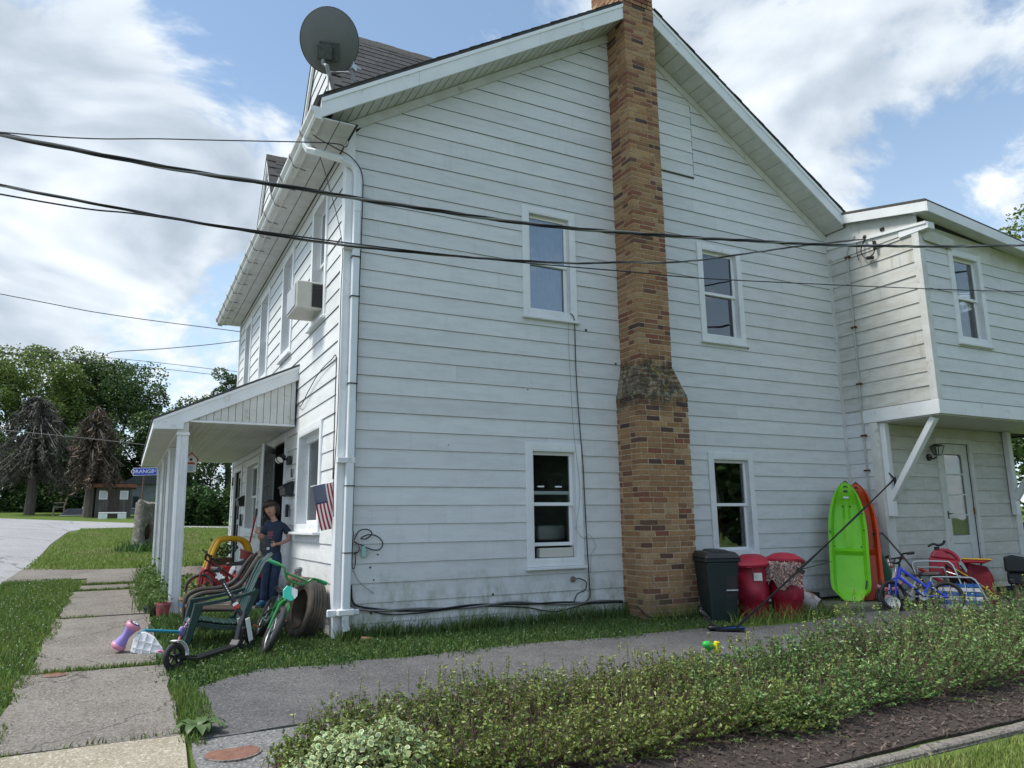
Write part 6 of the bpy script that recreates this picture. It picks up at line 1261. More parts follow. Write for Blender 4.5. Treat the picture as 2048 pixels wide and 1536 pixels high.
# clothes
sh = [[(Q(.070, 0, .635), (.108, .090)), (Q(.074, 0, .72), (.106, .088)), (Q(.085, 0, .86), (.104, .086)), (Q(.088, 0, .97), (.108, .084)), (Q(.078, .004, 1.06), (.062, .055)), (Q(.068, .008, 1.09), (.048, .045))], [3, (Q(.18, -.005, 1.04), .055), (Q(.225, -.022, .965), .053), (Q(.245, -.028, .915), .052)], [3, (Q(-.015, .0, 1.035), .055), (Q(-.052, .02, .965), .052), (Q(-.072, .05, .915), .050)]]
skin('tshirt', sh, NAVY, boy)
je = [[(Q(.07, 0, .78), (.096, .078)), (Q(.068, 0, .64), (.102, .084))], [1, (Q(.122, .0, .56), .078), (Q(.112, .02, .42), .064), (Q(.098, .03, .33), .060), (Q(.088, .01, .16), .056), (Q(.084, .01, .06), .060)], [1, (Q(.012, .0, .56), .076), (Q(.0, .03, .42), .062), (Q(-.008, .04, .33), .058), (Q(-.018, .03, .16), .055), (Q(-.02, .03, .06), .058)]]
skin('jeans', je, JEAN, boy)
PR_ = M('shirt_print', (.36, .10, .11), (.20, .09, .12), 90, .8); m = MB()
for (a, b, w, h) in ((.02, .945, .085, .012), (.02, .925, .07, .010), (.025, .905, .08, .014), (.02, .882, .055, .010), (.028, .866, .06, .008)): q = Q(a + .02, .0905, b); m.obox(q, (w, .008, h), basis((0, 0, 0), vr, -vf))
m.build('shirt_print', PR_, boy)
m = MB(); m.obox(Q(.03, .084, .735), (.05, .01, .03), basis((0, 0, 0), vr, -vf)); m.build('belt_buckle', STEEL, boy)
SHOE = M('blue_shoe', (.03, .13, .26), (.02, .05, .09), 30, .6); SOLE = M('shoe_sole', (.05, .06, .07), None, rough=.7)
for (r0, f0, nm) in ((.084, .02, 0), (-.03, .05, 1)):
    m = MB(); m.ball(Q(r0, f0 - .01, .05), (.048, .055, .05), 12, 8); m.ball(Q(r0 - .01, f0 + .075, .036), (.046, .078, .037), 14, 8, basis((0, 0, 0), vr, -vf).to_3x3() @ Matrix.Rotation(0, 3, 'X')); s_o = m.build('shoe', SHOE, boy, smooth='full')
    m = MB(); m.hexa([Q(r0 - .045, f0 - .06, .0), Q(r0 + .04, f0 - .06, .0), Q(r0 + .038, f0 + .14, .0), Q(r0 - .055, f0 + .14, .0)], [Q(r0 - .045, f0 - .06, .022), Q(r0 + .04, f0 - .06, .022), Q(r0 + .038, f0 + .145, .022), Q(r0 - .055, f0 + .145, .022)]); m.build('sole', SOLE, s_o, bevel=.012, seg=2)
# hands: palm, four fingers and a thumb
def hand(wr, dirv, nrm, thumb, nm, curl):
    d = dirv.normalized(); n = (nrm - d * nrm.dot(d)).normalized(); s = d.cross(n) * thumb
    m = MB(); m.ball(wr + d * .028, (.026, .034, .013), 12, 8, Matrix((s, d, n)).transposed())
    for k, L in enumerate((.042, .048, .045, .036)):
        b = wr + d * .05 + s * (.018 - k * .012); m.tube([b, b + d * L * .45 - n * curl * .3 * L, b + d * L * .75 - n * curl * .9 * L], [.0085, .008, .006], 6)
    b = wr + d * .015 + s * .022; m.tube([b, b + s * .02 + d * .018, b + s * .024 + d * .038], [.010, .009, .007], 6)
    m.build('hand', SKIN, boy, smooth='full')
hand(Q(.135, .13, .79), Q(.02, .10, .765) - Q(.135, .13, .79), vf, 1, 'hand', .6)
hand(Q(-.085, .16, .925), Vector((0, 0, 1)) - vr * .2, vf, -1, 'hand', .8)
# ================================================================== things along the back of the gable wall
VD = lambda x, y: (Vector((x, y, 0)) - Vector((CAMLOC[0], CAMLOC[1], 0))).normalized()
# ---- wheeled bin
bn_ = thing('wheeled_bin', 'tall dark green wheeled bin with flat black lid beside the chimney', 'bin', (4.42, -.78, -.19))
BING = M('bin_green', (.006, .015, .017), (.008, .020, .022), 6, .5, rvar=.2); BINL = M('bin_lid', (.012, .015, .017), None, rough=.5)
bc_, brt = Vector((4.47, -.76, 0)), R(-22); bm_ = Matrix.Translation(bc_) @ Matrix.Rotation(brt, 4, 'Z'); Bp = lambda x, y, z: bm_ @ Vector((x, y, z))
m = MB(); m.hexa([Bp(-.16, -.18, -.19), Bp(.16, -.18, -.19), Bp(.16, .18, -.19), Bp(-.16, .18, -.19)], [Bp(-.205, -.235, .53), Bp(.205, -.235, .53), Bp(.205, .235, .53), Bp(-.205, .235, .53)]); m.build('body', BING, bn_, bevel=.03, seg=2)
m = MB(); m.hexa([Bp(-.22, -.25, .515), Bp(.22, -.25, .515), Bp(.22, .25, .515), Bp(-.22, .25, .515)], [Bp(-.22, -.25, .565), Bp(.22, -.25, .565), Bp(.22, .25, .565), Bp(-.22, .25, .565)]); m.build('rim', BING, bn_, bevel=.012)
m = MB(); m.hexa([Bp(-.235, -.27, .560), Bp(.235, -.27, .560), Bp(.235, .25, .57), Bp(-.235, .25, .57)], [Bp(-.18, -.20, .635), Bp(.18, -.20, .635), Bp(.19, .23, .645), Bp(-.19, .23, .645)]); m.build('lid', BINL, bn_, bevel=.025, seg=2)
m = MB(); m.hexa([Bp(-.11, -.20, .63), Bp(.11, -.20, .63), Bp(.11, .22, .635), Bp(-.11, .22, .635)], [Bp(-.08, -.16, .660), Bp(.08, -.16, .660), Bp(.08, .18, .665), Bp(-.08, .18, .665)]); m.build('lid_panel', BINL, bn_, bevel=.012)
m = MB(); m.hexa([Bp(.03, -.208, .10), Bp(.15, -.208, .10), Bp(.15, -.19, .10), Bp(.03, -.19, .10)], [Bp(.03, -.228, .36), Bp(.16, -.228, .36), Bp(.16, -.20, .36), Bp(.03, -.20, .36)]); m.build('recess', DARK, bn_)
m = MB(); m.tube([Bp(.025, -.222, .19), Bp(.165, -.222, .19)], .011, 8); m.build('grab_bar', STEEL, bn_)
for s in (-1, 1): m = MB(); m.lathe([(0, -.025), (.08, -.025), (.09, 0), (.08, .025), (0, .025)], Bp(s * .175, .16, -.10), 18, (bm_.to_3x3() @ Matrix.Rotation(R(90), 3, 'Y'))); m.build('wheel', BLACKP, bn_, smooth=True)
# ---- two red bins
REDBIN = M('red_bin_plastic', (.34, .010, .035), (.27, .008, .028), 4, .5, rvar=.25, c3=(.20, .02, .03), c3scale=9, c3lo=.6, c3hi=.8)
def redbin(c, rot, h, lb, tilt, label=False, ribs=False):
    t = thing('refuse_bin', lb, 'bin', (c[0], c[1], c[2]), 'red refuse bins'); c = Vector(c); n = 28; vs = []; fs = []
    prof = [(.175, 0), (.178, .02), (.183, h * .30), (.200, h * .33), (.203, h * .56), (.196, h * .58), (.208, h * .92), (.226, h * .93), (.226, h), (.205, h), (.20, h * .9)]
    for r_, z in prof:
        for k in range(n):
            a = 2 * math.pi * k / n + rot; rr_ = r_ * (1 + (.035 if ribs and k % 4 < 2 and .05 < z < h * .9 else 0)); sq = 1 / max(abs(math.cos(a - rot)), abs(math.sin(a - rot))) ** .35
            vs.append(c + Vector((rr_ * sq * math.cos(a), rr_ * sq * math.sin(a), z)))
    for j in range(len(prof) - 1):
        for k in range(n): fs.append((j * n + k, j * n + (k + 1) % n, (j + 1) * n + (k + 1) % n, (j + 1) * n + k))
    m = MB(); m.add(vs, fs + [tuple(range(n))[::-1]]); m.build('body', REDBIN, t, smooth=True)
    m = MB(); vs = []; tm = Matrix.Translation(c + Vector((0, 0, h + .012))) @ Euler(tilt).to_matrix().to_4x4()
    lp = [(.245, -.03), (.248, .0), (.225, .02), (.20, .035), (.13, .075), (.05, .09), (0.002, .092)]
    for r_, z in lp:
        for k in range(n): a = 2 * math.pi * k / n + rot; sq = 1 / max(abs(math.cos(a - rot)), abs(math.sin(a - rot))) ** .35; vs.append(tm @ Vector((r_ * sq * math.cos(a), r_ * sq * math.sin(a), z)))
    m.add(vs, [(j * n + k, j * n + (k + 1) % n, (j + 1) * n + (k + 1) % n, (j + 1) * n + k) for j in range(len(lp) - 1) for k in range(n)]); m.build('lid', REDBIN, t, smooth=True)
    if label:
        d = -VD(c.x, c.y); s = Vector((-d.y, d.x, 0)); q = c + d * .232 + s * .075 + Vector((0, 0, h * .76)); m = MB(); m.obox(q, (.10, .095, .004), basis((0, 0, 0), s + d * -.15, Vector((0, 0, 1)))); m.build('paper_label', M('paper_label', (.62, .63, .60), (.50, .52, .50), 30, .8), t)
    for s in (-1, 1): d = Vector((math.cos(rot), math.sin(rot), 0)); m = MB(); m.tube([c + d * s * .235 + Vector((0, -.05, h * .9)), c + d * s * .265 + Vector((0, -.04, h * .93)), c + d * s * .265 + Vector((0, .04, h * .93)), c + d * s * .235 + Vector((0, .05, h * .9))], .012, 6); m.build('handle', REDBIN, t, smooth=True)
    return t
redbin((5.12, -.68, -.185), R(40), .66, 'red refuse bin with a white paper label, nearest the dark green bin', (R(4), R(-7), 0), label=True)
redbin((5.52, -.86, -.19), R(30), .68, 'red refuse bin with a shaggy pink rug hanging under its lid', (R(-3), R(6), 0), ribs=True)
# ---- shaggy rug
rg = thing('shaggy_rug', 'pale pink shaggy rug hanging over the front of the red bin', 'rug', (5.36, -1.1, .4)); RUGM = M('rug_pink', (.50, .40, .36), (.40, .29, .26), 40, .95, island=.5); RUGB = M('rug_backing', (.30, .20, .19), (.22, .14, .14), 20, .95)
dv = -VD(5.52, -.86); sv_ = Vector((-dv.y, dv.x, 0)); ro = Vector((5.50, -.84, 0)) + dv * .27; pts = []; drs = []
m = MB(); m.prism([ro + sv_ * a + Vector((0, 0, z)) for a, z in ((-.19, .50), (.17, .47), (.20, .27), (.15, .20), (-.02, .25), (-.17, .30))], dv * 0, dv * .02); m.build('backing', RUGB, rg)
m = MB(); m.prism([ro + sv_ * a + Vector((0, 0, z)) for a, z in ((-.12, .27), (.08, .25), (.01, .15), (-.06, .16))], dv * -.01, dv * .012); m.build('folded_corner', RUGB, rg)
rr = random.Random(5); m = MB()
for k in range(900):
    a, b = rr.uniform(-1, 1), rr.uniform(0, 1); u = a * .20; z = .50 - b * .25 - (.04 if a > 0 else 0) * b + .03 * (a < -.3) * b
    q = ro + sv_ * u + Vector((0, 0, z)) + dv * (.02 + .012 * math.sin(a * 9)); e = dv * rr.uniform(.012, .03) + sv_ * rr.uniform(-.025, .03) + Vector((0, 0, rr.uniform(-.035, .004))); w = Vector((rr.uniform(-1, 1), rr.uniform(-1, 1), rr.uniform(-1, 1))).normalized() * .006
    m.add([q - w, q + w, q + e + w * .7, q + e - w * .7], [(0, 1, 2, 3)])
tag(m.build('pile', RUGM, rg), kind='stuff')
# ---- ratchet strap from the bracket post down to the drive
st = thing('ratchet_strap', 'long black strap stretched from the bracket post down across the bins', 'strap', (8.0, -.68, 1.5)); m = MB()
sa0, sa1 = Vector((8.04, -.72, 1.57)), Vector((4.10, -1.42, -.16)); sp = [sa0.lerp(sa1, k / 6) + Vector((0, 0, -.02 * math.sin(math.pi * k / 6))) for k in range(7)]
C = catm(sp, 6); vs = []
for i, q in enumerate(C): tw = Vector((math.sin(i * .5) * .3, math.cos(i * .5) * .3, 1)).normalized() * .016; vs += [q - tw, q + tw]
m.add(vs, [(2 * i, 2 * i + 2, 2 * i + 3, 2 * i + 1) for i in range(len(C) - 1)]); o = m.build('webbing', M('black_webbing', (.018, .018, .018), (.03, .03, .03), 60, .8), st); o.modifiers.new('th', 'SOLIDIFY').thickness = .003
m = MB(); m.obox(sp[4] + Vector((0, -.015, -.01)), (.10, .03, .05), (0, .5, -.6)); m.tube([sp[4], sp[4] + Vector((.28, -.25, .10))], .006, 6); m.build('ratchet', BLACKP, st, bevel=.006)
m = MB(); m.tube([(7.98, -.69, 1.66), (8.12, -.69, 1.55)], .010, 6); m.tube([(8.10, -.69, 1.60), (8.10, -.69, 1.44)], .018, 6); m.build('hook', BLACKP, st)
# ---- kayaks
def kayak(name, lb, base, topp, wdir, L, wmax, depth, mat, dark, flip=False):
    t = thing(name, lb, 'kayak', base, 'childrens kayaks'); base = Vector(base); a = (Vector(topp) - base).normalized(); w = Vector(wdir); w = (w - a * a.dot(w)).normalized(); n = w.cross(a)
    if n.dot(-VD(base.x, base.y)) < 0: n = -n
    if flip: n = -n
    N, Kk = 34, 26; vs = []
    def half(s):      # plan outline: blunt stern (bottom), pointed bow (top)
        return wmax / 2 * (min(1, (s / .16) + .45) ** .6 if s < .1 else 1) * (max(0., 1 - max(0, (s - .52) / .48) ** 2.3)) ** .62 * (1 - .35 * max(0, (.16 - s) / .16) ** 2)
    def K(s, u, d): return base + a * (s * L) + w * u + n * d
    ck = [.06, .44, .47, .965]
    for i in range(N + 1):
        s = i / N; hw = max(half(s), .012); rock = .05 * (2 * s - 1) ** 2
        for k in range(Kk):
            ph = k / Kk
            if ph < .5:      # deck side, u from -1 to 1
                u = -1 + 4 * ph; e = 1 - abs(u); rim = min(1, e / .16)
                dp = 0.
                if .04 < s < .93:
                    inn = max(0, min(1, (e - .16) / .10)); sh = depth * (.42 if s < .40 else .62) * min(1, (s - .04) / .05) * min(1, (.93 - s) / .12)
                    if .385 < s < .425: sh *= .25
                    foot = .30 if (s > .45 and abs(u) < .10) else 0
                    dp = -sh * inn * (1 - foot)
                d = dp + .012 * math.sin(math.pi * min(1, e / .2)) + rock
                vs.append(K(s, u * hw, d))
            else:
                u = 1 - 4 * (ph - .5); d = -depth * (1 - abs(u) ** 3.0) ** .55 * (min(1, hw / (wmax * .3))) - .012 + rock; vs.append(K(s, u * hw * .985, d))
    fs = [(i * Kk + k, i * Kk + (k + 1) % Kk, (i + 1) * Kk + (k + 1) % Kk, (i + 1) * Kk + k) for i in range(N) for k in range(Kk)] + [tuple(range(Kk))[::-1], tuple(N * Kk + k for k in range(Kk))]
    m = MB(); m.add(vs, fs); m.build('hull', mat, t, smooth=True)
    for (s, u) in ((.80, .25), (.80, -.22), (.44, .62), (.44, -.70), (.50, .0), (.72, .84), (.56, -.9), (.58, .80)):
        hw = half(s); m = MB(); q = K(s, u * hw, (-.55 * depth if abs(u) < .6 else .03) + .05 * (2 * s - 1) ** 2); m.ball(q, .011, 8, 6); m.build('scupper', dark, t)
    m = MB(); q0, q1 = K(.10, half(.10) * .72, .045), K(.17, half(.17) * .78, .042); m.bar(q0, q1, .022, .004, n); m.build('side_decal', dark, t)
    m = MB(); q = K(.865, 0, -.035 + .03); m.obox(q, (.075, .028, .006), basis((0, 0, 0), w, a)); m.build('oval_badge', STEEL, t, bevel=.002)
    m = MB(); m.tube([K(.945, -.03, .05), K(.955, 0, .075), K(.945, .03, .05)], .008, 6); m.tube([K(.99, -.02, .05), K(1.0, .0, .075), K(.985, .03, .06)], .006, 6); m.obox(K(.915, 0, .02), (.05, .03, .02), basis((0, 0, 0), w, a)); m.build('bow_handle', BLACKP, t)
    return t
LIME = M('lime_plastic', (.16, .56, .012), (.20, .60, .02), 3, .42, rvar=.25, c3=(.13, .42, .04), c3scale=5, c3lo=.60, c3hi=.78); ORNG = M('orange_plastic', (.60, .072, .015), (.54, .06, .012), 3, .42, rvar=.25, c3=(.42, .07, .03), c3scale=5, c3lo=.6, c3hi=.78)
kayak('kayak', 'lime green childs kayak stood upright in the inner corner of the house', (6.96, -.66, -.115), (7.37, -.40, 1.50), (.66, -.75, 0), 1.72, .52, .17, LIME, BLACKP)
kayak('kayak', 'orange childs kayak standing half hidden behind the lime green one', (7.24, -.66, -.115), (7.62, -.38, 1.50), (.66, -.75, 0), 1.70, .52, .17, ORNG, BLACKP)
t = thing('sled', 'dark green plastic sled standing behind the orange kayak', 'sled', (7.7, -.5, -.1)); GS = M('sled_green', (.008, .10, .035), None, rough=.5); m = MB(); O = Vector((7.66, -.66, -.17)); u_ = Vector((.60, -.80, 0)); k_ = Vector((.0, .20, 1)).normalized(); n_ = u_.cross(k_)
P = [(-.20, 0), (.20, 0), (.18, .45), (.10, .85), (.0, 1.03), (-.12, .95), (-.2, .5)]; m.prism([O + u_ * a + k_ * b for a, b in P], n_ * 0, n_ * .05); m.build('tray', GS, t, bevel=.02, seg=2); m = MB(); m.bar(O + u_ * .02 + n_ * -.012, O + u_ * .02 + k_ * .9 + n_ * -.012, .05, .03, n_); m.build('rib', GS, t)
# ---- block step under the kayaks, gas cylinder
t = thing('stone_step', 'low mossy concrete step under the kayaks', 'step', (6.95, -.65, -.2)); m = MB(); m.hexa([(6.25, -1.02, -.25), (7.45, -1.06, -.25), (7.5, -.35, -.25), (6.3, -.3, -.25)], [(6.27, -1.0, -.105), (7.43, -1.04, -.11), (7.48, -.37, -.115), (6.32, -.32, -.11)]); m.build('block', M('mossy_concrete', (.16, .155, .13), (.10, .11, .07), 7, .95, bump=.5, bscale=40), t, bevel=.03, seg=2); m = MB(); m.box(6.6, 6.9, -.18, -.02, -.2, -.02); m.build('wedge', DARK, t)
t = thing('gas_cylinder', 'old rusty white gas cylinder lying by the red bins', 'gas cylinder', (5.98, -.72, -.17)); rq = Vector((0, 0, 1)).rotation_difference(Vector((.30, -.60, -.30)).normalized()).to_matrix()
m = MB(); m.lathe([(0, -.20), (.06, -.195), (.115, -.15), (.125, -.09), (.125, .09), (.118, .14), (.11, .15), (.11, .20), (.10, .20), (.10, .155), (0, .15)], (6.0, -.68, -.03), 24, rq); m.build('tank', M('rusty_white', (.52, .50, .47), (.42, .38, .34), 6, .6, c3=(.24, .10, .05), c3scale=7, c3lo=.52, c3hi=.62), t, smooth=True)
m = MB(); m.torus(Vector((6.0, -.68, -.03)) + rq @ Vector((0, 0, -.22)), .055, .012, rq @ Vector((0, 0, 1)), 20, 6); m.build('collar', M('rusty_white', (.5, .5, .5)), t, smooth='full')
# ---- swim fins on the drive edge
for (c, az, tl_, lb) in (((3.93, -1.22, -.155), R(-35), R(48), 'blue swim fin propped against the bin with its toe up'), ((4.05, -1.33, -.19), R(-28), R(4), 'blue swim fin lying flat on the asphalt before the bins')):
    t = thing('swim_fin', lb, 'swim fin', c, 'swim fins'); fm = Matrix.Translation(c) @ Matrix.Rotation(az, 4, 'Z') @ Matrix.Rotation(tl_ if tl_ > .3 else 0, 4, 'Y'); BLU = M('fin_blue', (.008, .07, .36), None, rough=.45)
    m = MB(); m.prism([fm @ Vector(q) for q in ((-.12, -.05, .0), (.16, -.085, .012), (.20, -.04, .015), (.18, .0, .014), (.20, .05, .015), (.16, .085, .012), (-.12, .05, .0))], (0, 0, 0), (0, 0, .01)); m.build('blade', BLU, t, bevel=.003)
    for s in (-1, 1): m = MB(); m.bar(fm @ Vector((-.14, s * .052, .012)), fm @ Vector((.17, s * .085, .02)), .012, .024); m.build('side_rail', BLACKP, t)
    m = MB(); m.ball(fm @ Vector((-.15, 0, .028)), (.075, .05, .032), 14, 8, fm.to_3x3()); m.build('foot_pocket', BLACKP, t, smooth='full')
# ---- water toy in the drive by the hedge
t = thing('water_pistol', 'yellow and green toy water pistol on the drive behind the hedge', 'toy', (3.05, -2.2, -.25)); c = Vector((3.05, -2.22, -.20)); m = MB(); m.ball(c + Vector((-.05, .02, .05)), (.07, .045, .04), 14, 8, Matrix.Rotation(R(20), 3, 'Y')); m.tube([c + Vector((-.08, .03, .0)), c + Vector((-.02, .0, .04))], .02, 8); m.build('tank', M('toy_green', (.03, .42, .06), None, rough=.4), t, smooth='full'); m = MB(); m.obox(c + Vector((.03, 0, .03)), (.055, .045, .11), (0, .15, 0)); m.obox(c + Vector((.055, 0, -.0)), (.06, .04, .035), (0, 0, 0)); m.build('grip', M('toy_lemon', (.72, .62, .02), None, rough=.4), t, bevel=.012)
# ---- bikes in the heap
BLUEF = M('bike_blue', (.015, .04, .50), None, rough=.3, coat=.4); WHB = M('bike_white', (.55, .50, .50), None, rough=.4)
r_ = Vector((.61, -.79, 0)); 
bike('bicycle', 'shiny blue bicycle lying in the heap in front of the back door', Vector((7.12, -1.19, -.205)) + r_ * .62, -r_, (.10, .16, 1), .20, .64, BLUEF, BLACKP, BLACKP, BLACKP, hbw=.27, steer=35, barh=.74, seath=.46, spokes=10)
bike('bicycle', 'white and pink childs bicycle behind the blue one with chrome handlebars', Vector((7.32, -.94, -.2)) + r_ * .50, -r_, (.05, .1, 1), .16, .50, WHB, STEEL, CHROME, BLACKP, hbw=.25, steer=20, barh=.66, seath=.42, grip=M('brown_grip', (.10, .03, .03), None, rough=.6))
# ---- folding aluminium lawn chair
lc = thing('lawn_chair', 'folded aluminium lawn chair with blue and white webbing leaning in the heap', 'lawn chair', (7.95, -1.35, -.2)); uL = Vector((.57, -.82, 0)); aL = Vector((.28, .18, .52)).normalized()
def LP(o, a, b): return o + uL * a + Vector((.10, .05, .98)).normalized() * b
o1 = Vector((7.74, -1.14, -.2)); o2 = Vector((7.70, -1.26, -.2))
for o, w0, h0, k in ((o1, .42, .62, 'back_frame'), (o2 + uL * .12, .46, .42, 'seat_frame')):
    sh_ = uL * -.20
    m = MB(); m.tube(catm([LP(o, w0 + .16, 0), LP(o, w0 + .02, h0 * .8), LP(o, w0 - .03, h0 * .96), LP(o, w0 - .10, h0), LP(o, .02, h0), LP(o, -.06, h0 * .96), LP(o, -.05, h0 * .8), LP(o, .10, 0)], 5), .0125, 8); m.build(k, M('lawn_tube', (.50, .51, .52), None, rough=.32, metal=1.), lc, smooth=True)
for k in range(6): m = MB(); z = .04 + k * .055; m.bar(LP(o2 + uL * .12, .02 + .02 * k * 0, z), LP(o2 + uL * .12, .52, z), .004, .046, (0, 0, 1)); m.build('webbing_strap', M('blue_webbing', (.03, .12, .36), None, rough=.8) if k % 2 else M('white_webbing', (.62, .64, .66), None, rough=.8), lc)
for k in range(5): m = MB(); a = .08 + k * .09; m.bar(LP(o2 + uL * .12, a, .02), LP(o2 + uL * .12, a - .02, .36), .046, .004, uL); m.build('webbing_strap', M('blue_webbing', (.03, .12, .36), None, rough=.8) if k % 2 == 0 else M('white_webbing', (.62, .64, .66), None, rough=.8), lc)
t = thing('push_mower_handle', 'long bare tubular handle leaning from the heap against the corner', 'handle', (7.75, -.6, .75)); m = MB(); m.tube(catm([(7.62, -.62, .785), (7.71, -.66, .79), (7.76, -.68, .75), (7.98, -.92, .28), (8.16, -1.06, -.1)], 5), .014, 8); m.build('tube', M('worn_black_steel', (.06, .055, .05), (.16, .14, .12), 20, .5, metal=.5), t, smooth=True); m = MB(); m.tube([(7.60, -.61, .785), (7.68, -.645, .79)], .018, 8); m.build('grip', BLACKR, t)
t = thing('walker_frame', 'bent chrome frame tube standing between the bicycles and the fuel can', 'frame', (7.9, -1.0, -.2)); m = MB(); m.tube(catm([(7.88, -.98, -.2), (7.90, -1.02, .28), (7.95, -1.06, .32), (8.10, -1.22, .32), (8.14, -1.27, .27), (8.18, -1.34, -.2)], 5), .0125, 8); m.build('tube', M('lawn_tube', (.5, .5, .5)), t, smooth=True); m = MB(); m.bar((7.9, -1.02, .12), (8.15, -1.29, .12), .02, .02); m.build('cross_bar', CHROME, t)
# ---- fuel can
t = thing('fuel_can', 'red plastic fuel can with black spout on top of the heap', 'fuel can', (8.5, -1.0, .1)); RC = M('fuel_red', (.33, .012, .03), (.26, .01, .025), 5, .45); fm = Matrix.Translation((8.50, -1.02, .18)) @ Matrix.Rotation(R(-56), 4, 'Z')
m = MB(); m.hexa([fm @ Vector(q) for q in ((-.20, -.13, .0), (.20, -.13, .0), (.20, .13, .0), (-.20, .13, .0))], [fm @ Vector(q) for q in ((-.17, -.11, .27), (.19, -.11, .22), (.19, .11, .22), (-.17, .11, .27))]); m.hexa([fm @ Vector(q) for q in ((-.165, -.10, .268), (.18, -.10, .22), (.18, .10, .22), (-.165, .10, .268))], [fm @ Vector(q) for q in ((-.10, -.06, .37), (-.0, -.06, .37), (-.0, .06, .37), (-.10, .06, .37))]); m.build('body', RC, t, bevel=.03, seg=3)
m = MB(); m.tube(catm([fm @ Vector((-.02, 0, .36)), fm @ Vector((.08, 0, .345)), fm @ Vector((.17, 0, .27)), fm @ Vector((.185, 0, .20))], 4), .03, 8); m.build('handle', RC, t, smooth=True)
m = MB(); m.tube([fm @ Vector((-.06, 0, .36)), fm @ Vector((-.06, 0, .41))], .035, 10); m.tube(catm([fm @ Vector((-.17, 0, .415)), fm @ Vector((-.10, 0, .45)), fm @ Vector((-.04, 0, .43)), fm @ Vector((.02, 0, .45)), fm @ Vector((.05, 0, .50))], 4), .017, 8); m.build('spout', BLACKP, t, smooth=True)
t = thing('bucket', 'black ribbed pot stuck in the heap in front of the fuel can', 'bucket', (8.45, -1.15, .1), 'clutter in the heap'); bq_ = Vector((0, 0, 1)).rotation_difference(Vector((-.25, -.55, .8)).normalized()).to_matrix(); m = MB(); m.lathe([(0, -.13), (.10, -.13), (.115, -.09), (.108, -.085), (.122, -.05), (.115, -.045), (.13, -.01), (.123, -.005), (.138, .03), (.132, .035), (.145, .06), (.13, .06), (.10, -.11), (0, -.11)], (8.43, -1.20, .20), 22, bq_); m.build('pot', BLACKP, t, smooth=True); m = MB(); m.tube(catm([(8.30, -1.15, .27), (8.35, -1.35, .2), (8.5, -1.42, .12), (8.58, -1.28, .18)], 4), .005, 5); m.build('bail', STEEL, t)
# ---- red folding seat, toy boat, stroller tubes
t = thing('camp_seat', 'dark red fabric camping seat collapsed in the heap below the door', 'camping chair', (8.95, -1.2, -.1), 'clutter in the heap'); RF = M('dark_red_canvas', (.22, .018, .030), (.16, .012, .022), 9, .85, bump=.3, bscale=30); uR = Vector((.54, -.84, 0)); O = Vector((8.80, -1.05, -.2))
def cs(a, z, d=0.): return O + uR * a + Vector((0, 0, z)) + Vector((-.84, -.54, 0)) * d
m = MB(); vs = []; 
for j in range(7):
    f = j / 6
    for i in range(6): a = .06 + .30 * i / 5 + f * .14; vs.append(cs(a + .02 * math.sin(j * 2 + i), .56 - f * .58 - .05 * (i / 5), .05 * math.sin(i * 1.3 + j) * .6 + .10 * f))
m.add(vs, [(j * 6 + i, j * 6 + i + 1, (j + 1) * 6 + i + 1, (j + 1) * 6 + i) for j in range(6) for i in range(5)]); o = m.build('cloth', RF, t, smooth='full'); o.modifiers.new('th', 'SOLIDIFY').thickness = .008
for (a, b) in ((cs(.02, .52), cs(.32, -.05)), (cs(.10, .50, -.05), cs(.42, -.05, -.05)), (cs(-.06, .40), cs(.30, -.05, .1))): m = MB(); m.tube([a, b], .012, 8); m.build('frame_tube', BLACKP, t, smooth=True)
t = thing('toy_boat', 'red and yellow plastic toy shell lying on the red seat', 'toy', (8.95, -1.2, .4), 'clutter in the heap'); m = MB(); q = cs(.22, .585, .06); m.prism([q + uR * a + Vector((0, 0, z)) for a, z in ((-.19, .02), (-.16, -.035), (.10, -.03), (.20, .012))], Vector((-.84, -.54, 0)) * -.03, Vector((-.84, -.54, 0)) * .03); m.build('hull', M('toy_red', (.38, .012, .02)), t, bevel=.02, seg=2); m = MB(); m.prism([q + uR * a + Vector((0, 0, z)) for a, z in ((-.20, .021), (.21, .014), (.19, .034), (-.16, .040))], Vector((-.84, -.54, 0)) * -.035, Vector((-.84, -.54, 0)) * .035); m.build('deck', M('toy_yellow', (.72, .40, .02)), t, bevel=.008)
t = thing('toy_slide', 'red and yellow plastic toy part lying behind the lawn chair', 'toy', (8.25, -1.1, 0), 'clutter in the heap'); m = MB(); m.bar((8.05, -.95, .30), (8.42, -1.40, -.1), .12, .05); m.build('panel', M('toy_red', (.38, .012, .02)), t, bevel=.015); m = MB(); m.bar((8.12, -1.12, .10), (8.36, -1.44, -.12), .05, .07); m.build('rail', M('toy_yellow', (.72, .40, .02)), t, bevel=.01)
t = thing('pink_toy', 'pink curved toy piece beside the orange kayak', 'toy', (7.2, -.95, -.1), 'clutter in the heap'); m = MB(); m.tube(catm([(7.16, -.92, .10), (7.24, -1.02, .06), (7.33, -1.10, .08), (7.38, -1.14, .16)], 4), .026, 8); m.build('arch', M('toy_rose', (.50, .22, .27), None, rough=.5), t, smooth=True); m = MB(); m.ball((7.26, -1.02, -.06), (.09, .05, .06), 12, 8); m.build('seat', M('toy_rose', (.5, .22, .27)), t, smooth='full')
